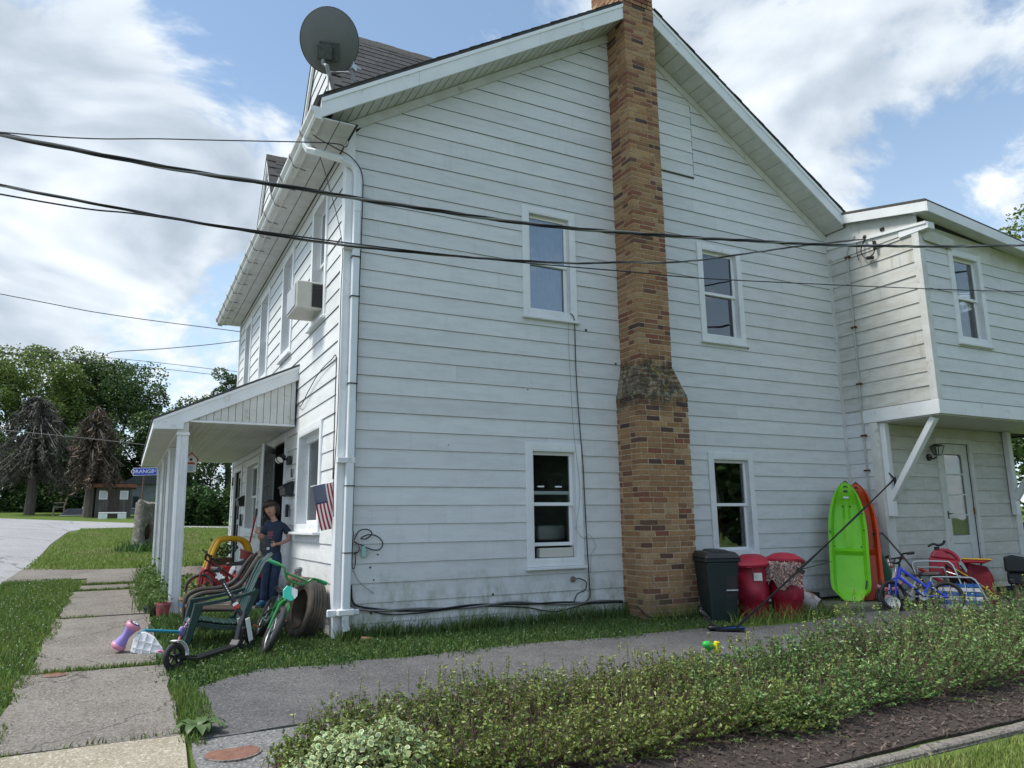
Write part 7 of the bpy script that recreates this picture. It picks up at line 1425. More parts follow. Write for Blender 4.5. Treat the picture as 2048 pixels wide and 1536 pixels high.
t = thing('paint_lid', 'round pale lid leaning by the blue bicycle wheel', 'lid', (7.15, -1.15, -.15), 'clutter in the heap'); lq = Vector((0, 0, 1)).rotation_difference(Vector((-.7, -.6, .3)).normalized()).to_matrix(); m = MB(); m.lathe([(0, .01), (.085, .01), (.095, .018), (.10, .01), (.10, 0), (0, 0)], (7.08, -1.18, -.10), 22, lq); m.build('disc', M('pale_lid', (.55, .56, .54), None, rough=.6), t, smooth=True); m = MB(); m.torus(Vector((7.08, -1.18, -.10)) + lq @ Vector((0, 0, .018)), .06, .005, lq @ Vector((0, 0, 1)), 20, 6); m.build('ring', M('pale_lid', (.5, .5, .5)), t)
t = thing('stroller', 'folded black stroller with red straps jammed between the lawn chair and the red seat', 'stroller', (8.5, -1.3, -.1), 'clutter in the heap')
for a, b in (((8.30, -1.18, .36), (8.70, -1.72, -.22)), ((8.42, -1.10, .34), (8.82, -1.62, -.22)), ((8.25, -1.32, .05), (8.62, -1.36, .22)), ((8.36, -1.42, .20), (8.80, -1.50, -.05)), ((8.55, -1.2, .30), (8.50, -1.62, -.2))): m = MB(); m.tube([a, b], .014, 8); m.build('frame_tube', BLACKP, t, smooth=True)
for c in ((8.22, -1.42, -.10), (8.68, -1.70, -.14)): wheel(t, Vector(c), Vector((.6, .75, .1)), .085, .018, BLACKR, M('grey_button', (.25, .25, .25)), 6, .006)
m = MB(); m.bar((8.40, -1.28, .26), (8.62, -1.50, .0), .12, .012, (.6, .7, .3)); m.build('strap', RF, t); m = MB(); m.tube(catm([(8.32, -1.30, .30), (8.46, -1.44, .16), (8.62, -1.58, -.02), (8.70, -1.66, -.2)], 4), .006, 6); m.build('yellow_cord', M('toy_lemon', (.72, .62, .02)), t)
# ---- grill at the right edge
t = thing('grill', 'black barrel grill with silver lid edge at the right end of the wall', 'grill', (9.78, -1.35, -.2)); uG = Vector((.50, -.86, 0)); nG = Vector((.86, .5, 0)); O = Vector((9.66, -1.2, 0))
def GP_(a, z, d=0.): return O + uG * a + Vector((0, 0, z)) + nG * d
m = MB(); m.prism([GP_(0, .20), GP_(0, .40), GP_(.10, .44), GP_(.30, .40), GP_(.46, .28), GP_(.5, .20)], nG * 0, nG * .45); m.build('lid', M('grill_black', (.02, .022, .026), None, rough=.4), t, bevel=.02, seg=2); m = MB(); m.prism([GP_(.03, .415), GP_(.10, .447), GP_(.30, .408), GP_(.46, .29), GP_(.46, .30), GP_(.30, .42), GP_(.10, .46)], nG * .01, nG * .44); m.build('lid_trim', STEEL, t)
m = MB(); m.prism([GP_(.02, .02), GP_(.02, .185), GP_(.5, .185), GP_(.46, .02)], nG * .01, nG * .44); m.build('bowl', M('grill_black', (.02, .022, .026)), t, bevel=.02); 
for a in (.13, .38): m = MB(); m.bar(GP_(a, .02, .1), GP_(a - .02, -.25, .06), .035, .035); m.build('leg', M('grill_wood', (.30, .22, .13), None, rough=.7), t)
m = MB(); m.bar(GP_(.10, -.12, .1), GP_(.40, -.12, .1), .02, .03); m.build('stretcher', M('grill_wood', (.3, .22, .13)), t); m = MB(); m.tube([GP_(.06, .02, .02), GP_(.06, -.06, .02)], .012, 6); m.build('drain', BLACKP, t)
# ================================================================== background: trees, shed, sign
BARK = M('tree_bark', (.085, .070, .058), (.13, .11, .095), 8, .95, bump=.8, bscale=18, bdist=.03, stretch=(1, 1, .3))
LF_D = M('leaf_dark', (.055, .105, .030), (.078, .135, .036), .5, .6, island=.9, trans=.30)
LF_M = M('leaf_mid', (.125, .19, .040), (.16, .22, .05), .5, .6, island=.9, trans=.35)
LF_H = M('leaf_bush', (.045, .100, .026), (.062, .125, .030), .8, .55, island=.9, trans=.28)
NEED_G = M('dead_spruce_grey', (.13, .12, .105), (.08, .085, .06), .8, .95, island=.7); NEED_B = M('dead_spruce_brown', (.15, .10, .075), (.09, .08, .055), .8, .95, island=.7)
def sph(n): v = RNG.normal(0, 1, (n, 3)); return v / np.linalg.norm(v, axis=1)[:, None]
def clumps(c, r, n, lo=.35):
    v = sph(n) * (RNG.uniform(lo, 1, n) ** .6)[:, None]; return np.array(c) + v * np.array(r)
def tree(name, lb, base, c, r, ncl, rcl, nleaf, size, mat, trunk=.3, grp='trees behind the street', cat='tree', limbs=7):
    t = thing(name, lb, cat, base, grp); base = Vector(base); c = Vector(c)
    cl = clumps(c, r, ncl); k = RNG.integers(0, ncl, nleaf); rc = rcl * RNG.uniform(.6, 1.25, ncl)
    P = cl[k] + sph(nleaf) * (rc[k] * RNG.uniform(.35, 1.05, nleaf) ** .5)[:, None] * np.array([1, 1, .8])
    leafcloud('crown', P, size, mat, t, upb=.5, asp=.75)
    m = MB(); top = c + Vector((0, 0, r[2] * .3)); m.tube(catm([base - Vector((0, 0, .3)), base.lerp(top, .3) + Vector((.12, .1, 0)), base.lerp(top, .65) - Vector((.1, 0, 0)), top], 4), [trunk * (1 - .8 * i / 12) for i in range(13)], 8); m.build('trunk', BARK, t, smooth=True)
    for q in range(limbs):
        a = base.lerp(top, .35 + .5 * q / limbs); e = Vector(cl[q % ncl]); m = MB(); m.tube([a, a.lerp(e, .5) + Vector((0, 0, .25)), e], [trunk * .35, trunk * .22, trunk * .06], 6); m.build('limb', BARK, t, smooth=True)
    return t
G = lambda x, y: (x, y, gz(x, y))
tree('broadleaf_tree', 'tall mid green tree at the far left edge behind the grey spruce', G(-8.6, 47), (-8.4, 47, 8.2), (4.4, 3.5, 4.6), 70, 1.25, 42000, .17, LF_M)
tree('broadleaf_tree', 'dark rounded tree behind the brown spruce', G(-3.2, 50), (-3.2, 50, 7.6), (4.1, 3.5, 5.4), 90, 1.25, 50000, .17, LF_D)
tree('broadleaf_tree', 'loose lighter tree between the mid green and the dark tree', G(-5.6, 58), (-5.6, 58, 9.6), (2.2, 2, 5.5), 36, .9, 9000, .17, LF_M)
tree('broadleaf_tree', 'dark tree behind the clapboard house and the round bush', G(1.6, 46), (1.6, 46, 5.6), (3.3, 3, 4.3), 46, 1.15, 20000, .18, LF_D)
tree('broadleaf_tree', 'small dark treetop showing over the porch roof', G(4.2, 47), (4.0, 47, 8.6), (1.9, 1.8, 3.2), 28, .7, 10000, .15, LF_D)
tree('broadleaf_tree', 'low dark thicket tree at the left edge behind the plastic chair', G(-9, 43), (-8.5, 43.5, 4.4), (3.8, 2, 2.9), 44, 1.05, 18000, .17, LF_D, .2)
tree('broadleaf_tree', 'low dark thicket tree behind the two dead spruces', G(-4.6, 42.5), (-4.6, 42.5, 4.0), (2.6, 2, 2.7), 36, 1.0, 15000, .17, LF_D, .2)
tree('broadleaf_tree', 'leafy tree rising behind the right end of the addition', G(29.2, 5.4), (29.2, 5.6, 9.0), (4.3, 4.2, 5.6), 54, 1.1, 22000, .17, LF_M, .35)
tree('broadleaf_tree', 'dark leafy understorey tree behind the lower right corner of the addition', G(21, 3.2), (21.5, 2.8, 2.6), (3.2, 2.6, 2.6), 36, .9, 13000, .15, LF_D, .2)
tree('broadleaf_tree', 'tree across the street behind the viewer, seen only in the window panes', G(17, -23), (17, -23, 4.2), (8, 3, 5), 90, 1.6, 16000, .5, LF_D, .35, 'trees behind the viewer')
tree('broadleaf_tree', 'wide tree behind the viewer to the right, seen only in the window panes', G(29, -21), (29, -21, 4.4), (8, 3, 5), 90, 1.6, 16000, .5, LF_D, .35, 'trees behind the viewer')
tree('broadleaf_tree', 'low dark thicket tree behind the grey spruce trunk', G(-6.5, 45), (-6.5, 45, 3.6), (2.2, 1.6, 2.4), 34, 1.0, 13000, .17, LF_D, .2)
def spruce(lb, base, h, r, mat, seed, z0, wire):
    t = thing('dead_spruce', lb, 'spruce', base, 'half dead spruces across the street'); rr = random.Random(seed); base = Vector(base)
    m = MB(); m.tube([base - Vector((0, 0, .3)), base + Vector((.05, 0, h * .4)), base + Vector((0, .05, h * .97))], [.26, .19, .03], 8); m.build('trunk', BARK, t, smooth=True)
    pts = []; drs = []; m = MB()
    for k in range(120):
        f = (k / 120) ** 1.0; z = z0 + (h - z0) * f; L = r * (1 - f ** 3 * .75) * rr.uniform(.55, 1.08); a = rr.uniform(0, 6.283); d = Vector((math.cos(a), math.sin(a), 0)); dr = -.35 * L
        P = [base + Vector((0, 0, z)), base + d * L * .5 + Vector((0, 0, z + .10 * L)), base + d * L + Vector((0, 0, z + dr))]; m.tube(P, [.045, .032, .012], 4)
        for q in range(wire):
            s = rr.uniform(.1, 1.05); c = P[0].lerp(P[1], s * 2) if s < .5 else P[1].lerp(P[2], s * 2 - 1); pts.append(c + Vector((rr.uniform(-.12, .12), rr.uniform(-.12, .12), -rr.uniform(.0, .45)))); drs.append((d.x * .25, d.y * .25, -1))
    m.build('branches', M('dead_branch', (.15, .135, .12), None, rough=.95), t)
    leafcloud('crown', np.array(pts), .34, mat, t, upb=0, asp=.07, fold=.3, dirs=np.array(drs)); return t
spruce('grey half dead spruce with drooping bare branches across the street', G(-6.3, 37.3), 6.1, 2.15, NEED_G, 3, 1.9, 60); spruce('brown half dead spruce beside the weathered shed', G(-3.55, 33.4), 5.3, 1.35, NEED_B, 8, 1.9, 55)
# round clipped bush by the corner
t = thing('round_bush', 'large round dark green bush across the lawn beyond the porch', 'bush', G(.9, 24.6)); cl = np.concatenate([clumps((.15, 24.9, 1.75), (1.15, .8, .85), 26, .5), clumps((2.0, 24.4, 1.75), (1.6, .8, .8), 30, .5)]); k = RNG.integers(0, len(cl), 17000); P = cl[k] + sph(17000) * (.42 * RNG.uniform(.5, 1.05, 17000))[:, None]; P = P[P[:, 2] > tz(0, 24.5) - .05]; leafcloud('crown', P, .13, LF_H, t, upb=.6, asp=.7)
m = MB()
for x_ in (0, .9, 1.9): m.tube([(x_, 24.7, .9), (x_ + .1, 24.8, 1.9)], [.07, .03], 6)
m.build('stems', BARK, t)
# weathered shed
WOOD = M('grey_barn_wood', (.085, .078, .075), (.14, .125, .115), 3, .95, objrand=.5, stretch=(6, 6, .6)); TIN = M('rusty_roof_metal', (.24, .10, .055), (.15, .065, .04), 7, .8)
SX0, SX1, SY = -3.27, -1.72, 33.2; sz = gz(0, SY)
t = thing('shed', 'small weathered board shed with rusty roof edge and two white windows', 'shed', (-2.5, SY, sz)); m = MB(); m.box(SX0 + .02, SX1 - .02, SY + .03, SY + 1.8, sz - .1, sz + 1.42); sw = m.build('core', DARK, t)
x = SX0
while x < SX1 - .01:
    b = min(x + .145, SX1); m = MB(); m.box(x + .004, b - .004, SY + random.uniform(-.004, .006), SY + .028, sz - .05 + random.uniform(0, .03), sz + 1.42); m.build('board', WOOD, sw); x += .145
m = MB(); m.prism([(SX0 - .5, SY + .3, sz), (SX0 - .02, SY + .3, sz), (SX0 - .02, SY + .3, sz + 1.42), (SX0 - .5, SY + .3, sz + 1.1)], (0, 0, 0), (0, 1.5, 0)); m.build('lean_to', WOOD, t)
m = MB(); m.box(SX0 - .12, SX1 + .18, SY - .25, SY + 1.95, sz + 1.43, sz + 1.60); m.build('roof', TIN, t)
for xw in (SX0 + .14, SX1 - .52): m = MB(); m.box(xw, xw + .36, SY - .03, SY - .006, sz + .86, sz + 1.28); wv_ = m.build('window', M('white_paint', (.8, .8, .8)), t); m = MB(); m.box(xw + .04, xw + .32, SY - .036, SY - .031, sz + .90, sz + 1.24); m.build('pane', M('pale_blind', (.55, .58, .60), None, rough=.4), wv_)
m = MB(); m.box(-2.68, -2.26, SY - .04, SY - .008, sz + .0, sz + 1.18); m.build('door', M('brown_door', (.085, .062, .050), (.06, .045, .038), 8, .9), t)
t = thing('white_trough', 'low white block bench in front of the weathered shed', 'bench', (-2.5, 31.6, gz(0, 31.6))); z = gz(0, 31.6)
m = MB(); m.box(-3.04, -1.90, 31.5, 31.8, z + .24, z + .30); m.build('top', WHITE, t, bevel=.01)
for a in (-3.04, -2.26): m = MB(); m.box(a, a + .36, 31.5, 31.8, z - .02, z + .235); m.build('block', WHITE, t, bevel=.01)
t = thing('fire_pit', 'rusty round bowl standing right of the white bench', 'fire pit', (-1.25, 31.4, gz(0, 31.4))); z = gz(0, 31.4); m = MB(); m.lathe([(0, .14), (.16, .16), (.27, .30), (.29, .32), (.26, .32), (.1, .2)], (-1.25, 31.4, z), 20); m.build('bowl', M('pit_rust', (.055, .035, .028), None, rough=.9), t, smooth=True)
for a in range(3): m = MB(); m.tube([(-1.25 + .15 * math.cos(a * 2.1), 31.4 + .15 * math.sin(a * 2.1), z), (-1.25 + .12 * math.cos(a * 2.1), 31.4 + .12 * math.sin(a * 2.1), z + .2)], .02, 6); m.build('leg', BLACKP, t)
# grey clapboard house behind
CLAP = M('grey_clapboard', (.20, .22, .23), (.16, .175, .185), 3, .8, objrand=.15); z = gz(0, 37)
t = thing('clapboard_house', 'low grey clapboard house behind the shed and the round bush', 'house', (-.6, 37, z)); m = MB(); m.box(-1.87, .75, 37.03, 41, z - .2, z + 1.75); hw_ = m.build('wall', DARK, t)
for k in range(11): m = MB(); zz = z - .05 + k * .165; m.add([(-1.9, 36.985, zz), (.78, 36.985, zz), (.78, 37.0, zz + .165), (-1.9, 37.0, zz + .165), (-1.9, 37.03, zz), (.78, 37.03, zz)], [(0, 1, 2, 3), (0, 4, 5, 1)]); m.build('clapboard', CLAP, hw_)
m = MB(); m.prism([(-2.1, 0, z + 1.62), (1.0, 0, z + 1.62), (1.0, 0, z + 1.72), (-.55, 0, z + 2.75), (-2.1, 0, z + 1.72)], (0, 36.75, 0), (0, 41.2, 0)); m.build('roof', M('slate_grey_roof', (.055, .06, .066), (.075, .08, .086), 4, .9), t)
m = MB(); m.box(-1.62, -1.36, 36.93, 36.98, z + .35, z + .95); wi = m.build('window', DARK, t); m = MB(); m.box(-1.66, -1.32, 36.94, 36.97, z + .31, z + .345); m.build('sill', WHITE, wi)
# plastic chair and tarp by the spruces
t = thing('plastic_chair', 'beige plastic patio chair on the far lawn beside the grey spruce', 'chair', G(-4.95, 36.6)); PB = M('patio_beige', (.36, .27, .19), None, rough=.6); c = Vector(G(-4.95, 36.6)); m = MB(); m.box(c.x - .26, c.x + .24, c.y - .25, c.y + .25, c.z + .38, c.z + .43); m.build('seat', PB, t, bevel=.02)
for a in (-.24, .22):
    for b in (-.22, .22): m = MB(); m.bar((c.x + a, c.y + b, c.z - .02), (c.x + a, c.y + b, c.z + .38), .05, .05); m.build('leg', PB, t)
    m = MB(); m.bar((c.x - .24, c.y + (a + .01), c.z + .62), (c.x + .24, c.y + (a + .01), c.z + .64), .05, .03); m.build('armrest', PB, t)
m = MB(); m.hexa([(c.x + .18, c.y - .24, c.z + .43), (c.x + .24, c.y - .24, c.z + .43), (c.x + .24, c.y + .24, c.z + .43), (c.x + .18, c.y + .24, c.z + .43)], [(c.x + .30, c.y - .18, c.z + .92), (c.x + .34, c.y - .18, c.z + .92), (c.x + .34, c.y + .18, c.z + .92), (c.x + .30, c.y + .18, c.z + .92)]); m.build('backrest', PB, t, bevel=.03)
t = thing('tarp_pile', 'low pile under a dark blue tarpaulin between the spruces', 'tarpaulin', G(-4.2, 35.5)); c = Vector(G(-4.2, 35.5)); m = MB(); m.hexa([(c.x - .75, c.y - .4, c.z - .05), (c.x + .85, c.y - .4, c.z - .05), (c.x + .85, c.y + .6, c.z - .05), (c.x - .75, c.y + .6, c.z - .05)], [(c.x - .35, c.y - .1, c.z + .36), (c.x + .6, c.y - .1, c.z + .38), (c.x + .6, c.y + .3, c.z + .38), (c.x - .35, c.y + .3, c.z + .36)]); m.build('cover', M('tarp_blue', (.018, .026, .045), None, rough=.6), t, bevel=.08, seg=2); m = MB(); m.tube([(c.x - .6, c.y - .42, c.z + .02), (c.x + .7, c.y - .42, c.z + .03)], .02, 6); m.build('rope', BEIGE, t)
# street sign
t = thing('street_sign', 'blue street name plate on a rusty post across the lawn', 'street sign', G(-1.42, 25.3)); z = gz(0, 25.3); m = MB(); m.tube([(-1.42, 25.3, z - .2), (-1.40, 25.3, z + 1.98)], .032, 8); m.build('post', M('post_rust', (.13, .065, .05), None, rough=.8), t, smooth=True)
sa = Vector((1, -.18, .03)).normalized(); sm_ = basis((-1.37, 25.26, z + 2.10), sa, (0, 0, 1)); SBL = M('sign_blue', (.012, .055, .42), None, rough=.4)
m = MB(); m.obox((0, 0, 0), (.88, .30, .012), sm_); m.build('plate', WHITE, t, bevel=.003); m = MB(); m.obox((0, 0, 0), (.85, .27, .016), sm_); m.build('plate_face', SBL, t)
text_mesh('lettering', 'ORANGE', .205, WHITE, t, sm_ @ Matrix.Translation((-.10, 0, .0105)), .0015); text_mesh('lettering', 'ST', .12, WHITE, t, sm_ @ Matrix.Translation((.345, .015, .0105)), .0015)
# old stump
t = thing('tree_stump', 'tall grey hollow tree stump standing in the lawn beside the porch', 'stump', G(-1.55, 12.2)); c = Vector(G(-1.55, 12.2)); m = MB(); vs = []; n = 26
for j in range(13):
    f = j / 12
    for k in range(n):
        a = 2 * math.pi * k / n; rr_ = (.255 + .07 * max(0, .25 - f) * 4) * (1 + .06 * math.sin(3 * a + 1) + .04 * math.sin(7 * a + j * .4) + random.uniform(-.02, .02)); hol = max(0, 1 - ((a - 5.15) / .42) ** 2) * max(0, 1 - ((f - .42) / .26) ** 2); rr_ *= 1 - .55 * hol
        vs.append(c + Vector((rr_ * math.cos(a) + .03 * f, rr_ * math.sin(a), -.1 + f * (1.24 + .05 * math.sin(a * 2) + (.03 * math.sin(5 * a) if j == 12 else 0)))))
m.add(vs, [(j * n + k, j * n + (k + 1) % n, (j + 1) * n + (k + 1) % n, (j + 1) * n + k) for j in range(12) for k in range(n)] + [tuple(12 * n + k for k in range(n))]); m.build('trunk', M('lichen_bark', (.20, .19, .165), (.11, .10, .085), 14, .95, bump=.9, bscale=22, bdist=.03, c3=(.33, .34, .30), c3scale=9, c3lo=.55, c3hi=.65), t, smooth=True)
m = MB(); m.ball(c + Vector((.06, -.165, .47)), (.075, .06, .19), 12, 8); m.build('hollow', M('rot_brown', (.030, .012, .009), None, rough=.95), t, smooth='full')
P = np.stack([RNG.normal(-1.55, .28, 500), RNG.normal(11.95, .22, 500)], 1); bsh = blades('basal_shoots', np.concatenate([P, tz(P[:, 0], P[:, 1])[:, None]], 1), RNG.uniform(.1, .34, 500), .012, M('shoot_green', (.07, .15, .036), None, rough=.7, island=.6, trans=.2), t); tag(bsh, kind='stuff')

# ================================================================== grass, weeds, hedge
GR1 = M('grass_blade', (.125, .20, .042), (.165, .235, .053), 1.2, .65, island=.8, trans=.30, c3=(.13, .135, .045), c3scale=1.5, c3lo=.58, c3hi=.75)
GR2 = M('lawn_blade', (.19, .27, .058), (.25, .32, .085), .5, .65, island=.6, trans=.30, c3=(.30, .29, .12), c3scale=.9, c3lo=.5, c3hi=.7)
def scatter(x0, x1, y0, y1, dens, keep):
    n = int((x1 - x0) * (y1 - y0) * dens); P = np.stack([RNG.uniform(x0, x1, n), RNG.uniform(y0, y1, n)], 1); P = P[keep(P[:, 0], P[:, 1])]; return np.concatenate([P, tz(P[:, 0], P[:, 1])[:, None]], 1)
dex = np.array([p_[0] for p_ in DRIVE[:15]]); dey = np.array([p_[1] for p_ in DRIVE[:15]])
noise1 = lambda x, s: .05 * np.sin(x * 3.1 * s) + .035 * np.sin(x * 7.7 * s + 1) + .025 * np.sin(x * 17.3 * s + 2)
A = scatter(-3.66, -2.52, -5, 6.5, 2600, lambda x, y: (x > -3.6 + noise1(y, 1)) & (x < -2.60 + noise1(y + 3, 1) * 1.3 + RNG.exponential(.03, len(x))))
tag(blades('verge_grass', A, RNG.uniform(.035, .085, len(A)), .0055, GR1), 'green grass verge with clover between the street and the sidewalk', 'grass', kind='stuff')
B = scatter(-1.74, 4.4, -1.5, 2.2, 2600, lambda x, y: (y < np.where(x > -.02, -.01, 2.16)) & (y > np.interp(x, dex, dey) - .02 + noise1(x, 1.3) * .8 - RNG.exponential(.035, len(x))) & (x > -1.61 + noise1(y, 1.1) - RNG.exponential(.025, len(x))))
hB = RNG.uniform(.03, .075, len(B)) * (1 + 1.6 * ((B[:, 1] > -.16) & (B[:, 0] > 0)) + .5 * (B[:, 1] > .4) * (RNG.uniform(0, 1, len(B)) > .5))
tag(blades('house_grass', B, hB, .0055, M('painted_shade_grass_blade', (.070, .135, .034), (.100, .165, .040), 1.2, .65, island=.8, trans=.28, c3=(.11, .115, .045), c3scale=1.7, c3lo=.60, c3hi=.75)), 'green grass strip between the house wall and the driveway', 'grass', kind='stuff')  # darker copy of the verge grass: the house's shade is put into the blade colour
C_ = scatter(-3.65, 5, 8.0, 23.4, 620, lambda x, y: (x > np.where(y < 20, -3.55, -3.3)) & (y < 22.6 - np.maximum(0, x) * .66) & ((x < -.02) | (y > 9.1)) & (y > 8.08 + .2 * (x < -2.7) * (-x - 2.7) * 2))
tag(blades('lawn_grass', C_, RNG.uniform(.03, .075, len(C_)), .011, GR2), 'mown side lawn beyond the porch', 'grass', kind='stuff')
D = scatter(.5, 6.5, -6.2, -4.84, 5200, lambda x, y: y < -4.85 + .01 * np.sin(x * 9))
tag(blades('kerb_grass', D, RNG.uniform(.03, .07, len(D)), .004, GR2), 'bright grass beyond the garden kerb at the lower right', 'grass', kind='stuff')
Wd = scatter(-1.60, -1.36, -2.75, -1.2, 3200, lambda x, y: x < -1.38 - .08 * np.sin(y * 4)); Wd = np.concatenate([Wd] + [np.stack([RNG.uniform(-2.58, -1.65, n), RNG.normal(yy, .022, n), np.zeros(n)], 1) for yy, n in ((-.465, 700), (4.84, 900), (5.62, 700))] + [np.stack([RNG.uniform(-2.58, -2.2, 160), RNG.normal(2.36, .03, 160), np.zeros(160)], 1), np.stack([RNG.uniform(-2.6, -1.6, 90), RNG.normal(-2.535, .008, 90), np.zeros(90)], 1)]); Wd[:, 2] = tz(Wd[:, 0], Wd[:, 1]) + .01
tag(blades('joint_weeds', Wd, RNG.uniform(.03, .075, len(Wd)), .005, GR1), 'weeds and grass growing in the paving joints', 'weeds', kind='stuff')
Tw = np.stack([RNG.uniform(.1, 3.62, 1100), RNG.uniform(-.10, -.03, 1100), np.zeros(1100)], 1); Tw = Tw[RNG.uniform(0, 1, len(Tw)) < .25 + .75 * (np.sin(Tw[:, 0] * 5) > .1) + .5 * (Tw[:, 0] > 2.4)]; Tw = np.concatenate([Tw, np.stack([RNG.uniform(4.4, 6.3, 420), RNG.normal(-1.12, .09, 420), np.zeros(420)], 1), np.stack([RNG.uniform(3.6, 4.4, 160), RNG.normal(-.56, .04, 160), np.zeros(160)], 1)]); Tw[:, 2] = tz(Tw[:, 0], Tw[:, 1])
tag(blades('tall_weeds', Tw, RNG.uniform(.08, .27, len(Tw)), .0045, GR1, lean=.7), 'tall wispy grass against the foot of the siding and bins', 'weeds', kind='stuff')
# clover heads
def specks(name, P, r, mat, lb, cat):
    n = len(P); o_ = np.array([[1, 0, 0], [-1, 0, 0], [0, 1, 0], [0, -1, 0], [0, 0, 1], [0, 0, -1]]) * r; Vv = (P[:, None, :] + o_[None]).reshape(-1, 3); f = np.array([[0, 2, 4], [2, 1, 4], [1, 3, 4], [3, 0, 4], [2, 0, 5], [1, 2, 5], [3, 1, 5], [0, 3, 5]]); F = (np.arange(n)[:, None, None] * 6 + f[None]).reshape(-1, 3); return tag(mesh_np(name, Vv, F, mat), lb, cat, kind='stuff')
cv = A[RNG.choice(len(A), 260)]; cv = cv[(cv[:, 0] > -3.3)]; cb = B[RNG.choice(len(B), 60)]; cv = np.concatenate([cv, cb]); cv[:, 2] += RNG.uniform(.05, .085, len(cv)); specks('clover_heads', cv, .0055, M('clover_white', (.62, .62, .58), None, rough=.8), 'small white clover heads scattered in the near grass', 'clover')
# low leaves between the blades of the house strip
cb = B[RNG.choice(len(B), 6500)]; cb = cb[(cb[:, 1] < -.15) | (cb[:, 0] < 0)]; cb[:, 2] += RNG.uniform(.015, .05, len(cb)); tag(leafcloud('clover_leaves', cb, .022, M('clover_leaf', (.065, .14, .036), (.09, .17, .045), 3, .6, island=.6, trans=.25), upb=1.2, asp=.9), 'low clover leaves in the grass strip by the house', 'clover', kind='stuff')
cb = A[RNG.choice(len(A), 6000)].copy(); cb[:, 2] += RNG.uniform(.015, .05, len(cb)); tag(leafcloud('verge_clover_leaves', cb, .022, M('clover_leaf', (.035, .085, .022)), upb=1.2, asp=.9), 'low clover leaves in the verge beside the sidewalk', 'clover', kind='stuff')
# plants along the porch edge
t = thing('porch_plants', 'leafy green plants crowding the street side of the porch posts', 'plants', G(-1.6, 4)); n = 4200; P = np.stack([RNG.normal(-1.58, .075, n), RNG.uniform(2.45, 6.2, n), np.zeros(n)], 1); P[:, 2] = tz(P[:, 0], P[:, 1]) + np.abs(RNG.normal(0, .12, n)) * (1 + .4 * np.sin(P[:, 1] * 4)); leafcloud('leaves', P, .05, M('porch_leaf', (.08, .16, .036), (.11, .19, .05), 3, .55, island=.7, trans=.3), t, upb=.6, asp=.6)
n = 1500; P = np.stack([RNG.normal(-1.15, .12, n), RNG.uniform(2.7, 5.0, n), np.zeros(n)], 1); P[:, 2] = SLOPE(P[:, 1]) + np.abs(RNG.normal(0, .10, n)); leafcloud('inner_leaves', P, .05, M('porch_leaf', (.045, .095, .02)), t, upb=.6)
n = 900; P = np.stack([RNG.normal(-1.62, .07, n), RNG.uniform(2.3, 6.3, n), np.zeros(n)], 1); P[:, 2] = tz(P[:, 0], P[:, 1]); blades('grass_tuft', P, RNG.uniform(.1, .32, n), .006, GR1, t)
# plantain weed by the drive
t = thing('plantain', 'broad leaved plantain weed between sidewalk and driveway', 'weed', G(-1.50, -2.5)); PLM = M('plantain_leaf', (.10, .18, .055), (.13, .20, .07), 6, .5, island=.5, trans=.25)
for k in range(17):
    a = k * 2.4; L = .09 + .05 * (k % 3); d = Vector((math.cos(a), math.sin(a), 0)); s = Vector((-d.y, d.x, 0)); b = Vector(G(-1.49, -2.5)); e = .55 - .02 * k; m = MB(); vs = []
    for j, (f, w, h) in enumerate(((0, .008, 0), (.35, .022, .03), (.65, .034, .042), (.88, .022, .03), (1, .003, .012))): q = b + d * (L * f) + Vector((0, 0, .02 + h * (1 + e))); vs += [q - s * w + Vector((0, 0, .006)), q, q + s * w + Vector((0, 0, .006))]
    m.add(vs, [q for j in range(4) for q in ((j * 3, j * 3 + 1, j * 3 + 4, j * 3 + 3), (j * 3 + 1, j * 3 + 2, j * 3 + 5, j * 3 + 4))]); m.build('leaf', PLM, t, smooth='full')
# ---- privet hedge
hx = np.array([-1.15, -1.0, -.71, -.23, .3, .8, 1.32, 2.0, 2.55, 3.1, 3.76, 4.45, 5.2, 6.45, 9.5]); hh = np.array([.08, .15, .25, .30, .28, .27, .28, .25, .29, .36, .46, .51, .49, .51, .53])
hd_ = thing('hedge', 'long low privet hedge between driveway and mulch bed', 'hedge', G(3.5, -3.2))
def hedge_pts(n, x0, x1, lo, hi, jit=.03):
    x = RNG.uniform(x0, x1, n); a = RNG.uniform(-.12, np.pi + .12, n); q = RNG.uniform(lo, hi, n) ** .5; H = np.interp(x, hx, hh) * (1 + .10 * np.sin(x * 5.3) + .06 * np.sin(x * 13)); wd = .62 * np.clip((x + 1.2) / .5, .3, 1) * (1 + .08 * np.sin(x * 3.7)); ca, sa_ = np.cos(a), np.sin(a)
    y = -3.46 - np.sign(ca) * np.abs(ca) ** .5 * wd * q * np.where(ca > 0, 1.30, .95); z = tz(x, y) + .03 + np.sign(sa_) * np.abs(sa_) ** .5 * H * q
    P = np.stack([x, y, z], 1) + RNG.normal(0, jit, (n, 3)); P[:, 2] = np.maximum(P[:, 2], tz(P[:, 0], P[:, 1]) + .015); return P
LFA = M('privet_leaf_sparse', (.13, .20, .042), (.19, .24, .055), 1.5, .36, island=.9, trans=.25); LFB = M('privet_leaf', (.11, .21, .055), (.17, .28, .09), 1.2, .34, island=.9, trans=.25)
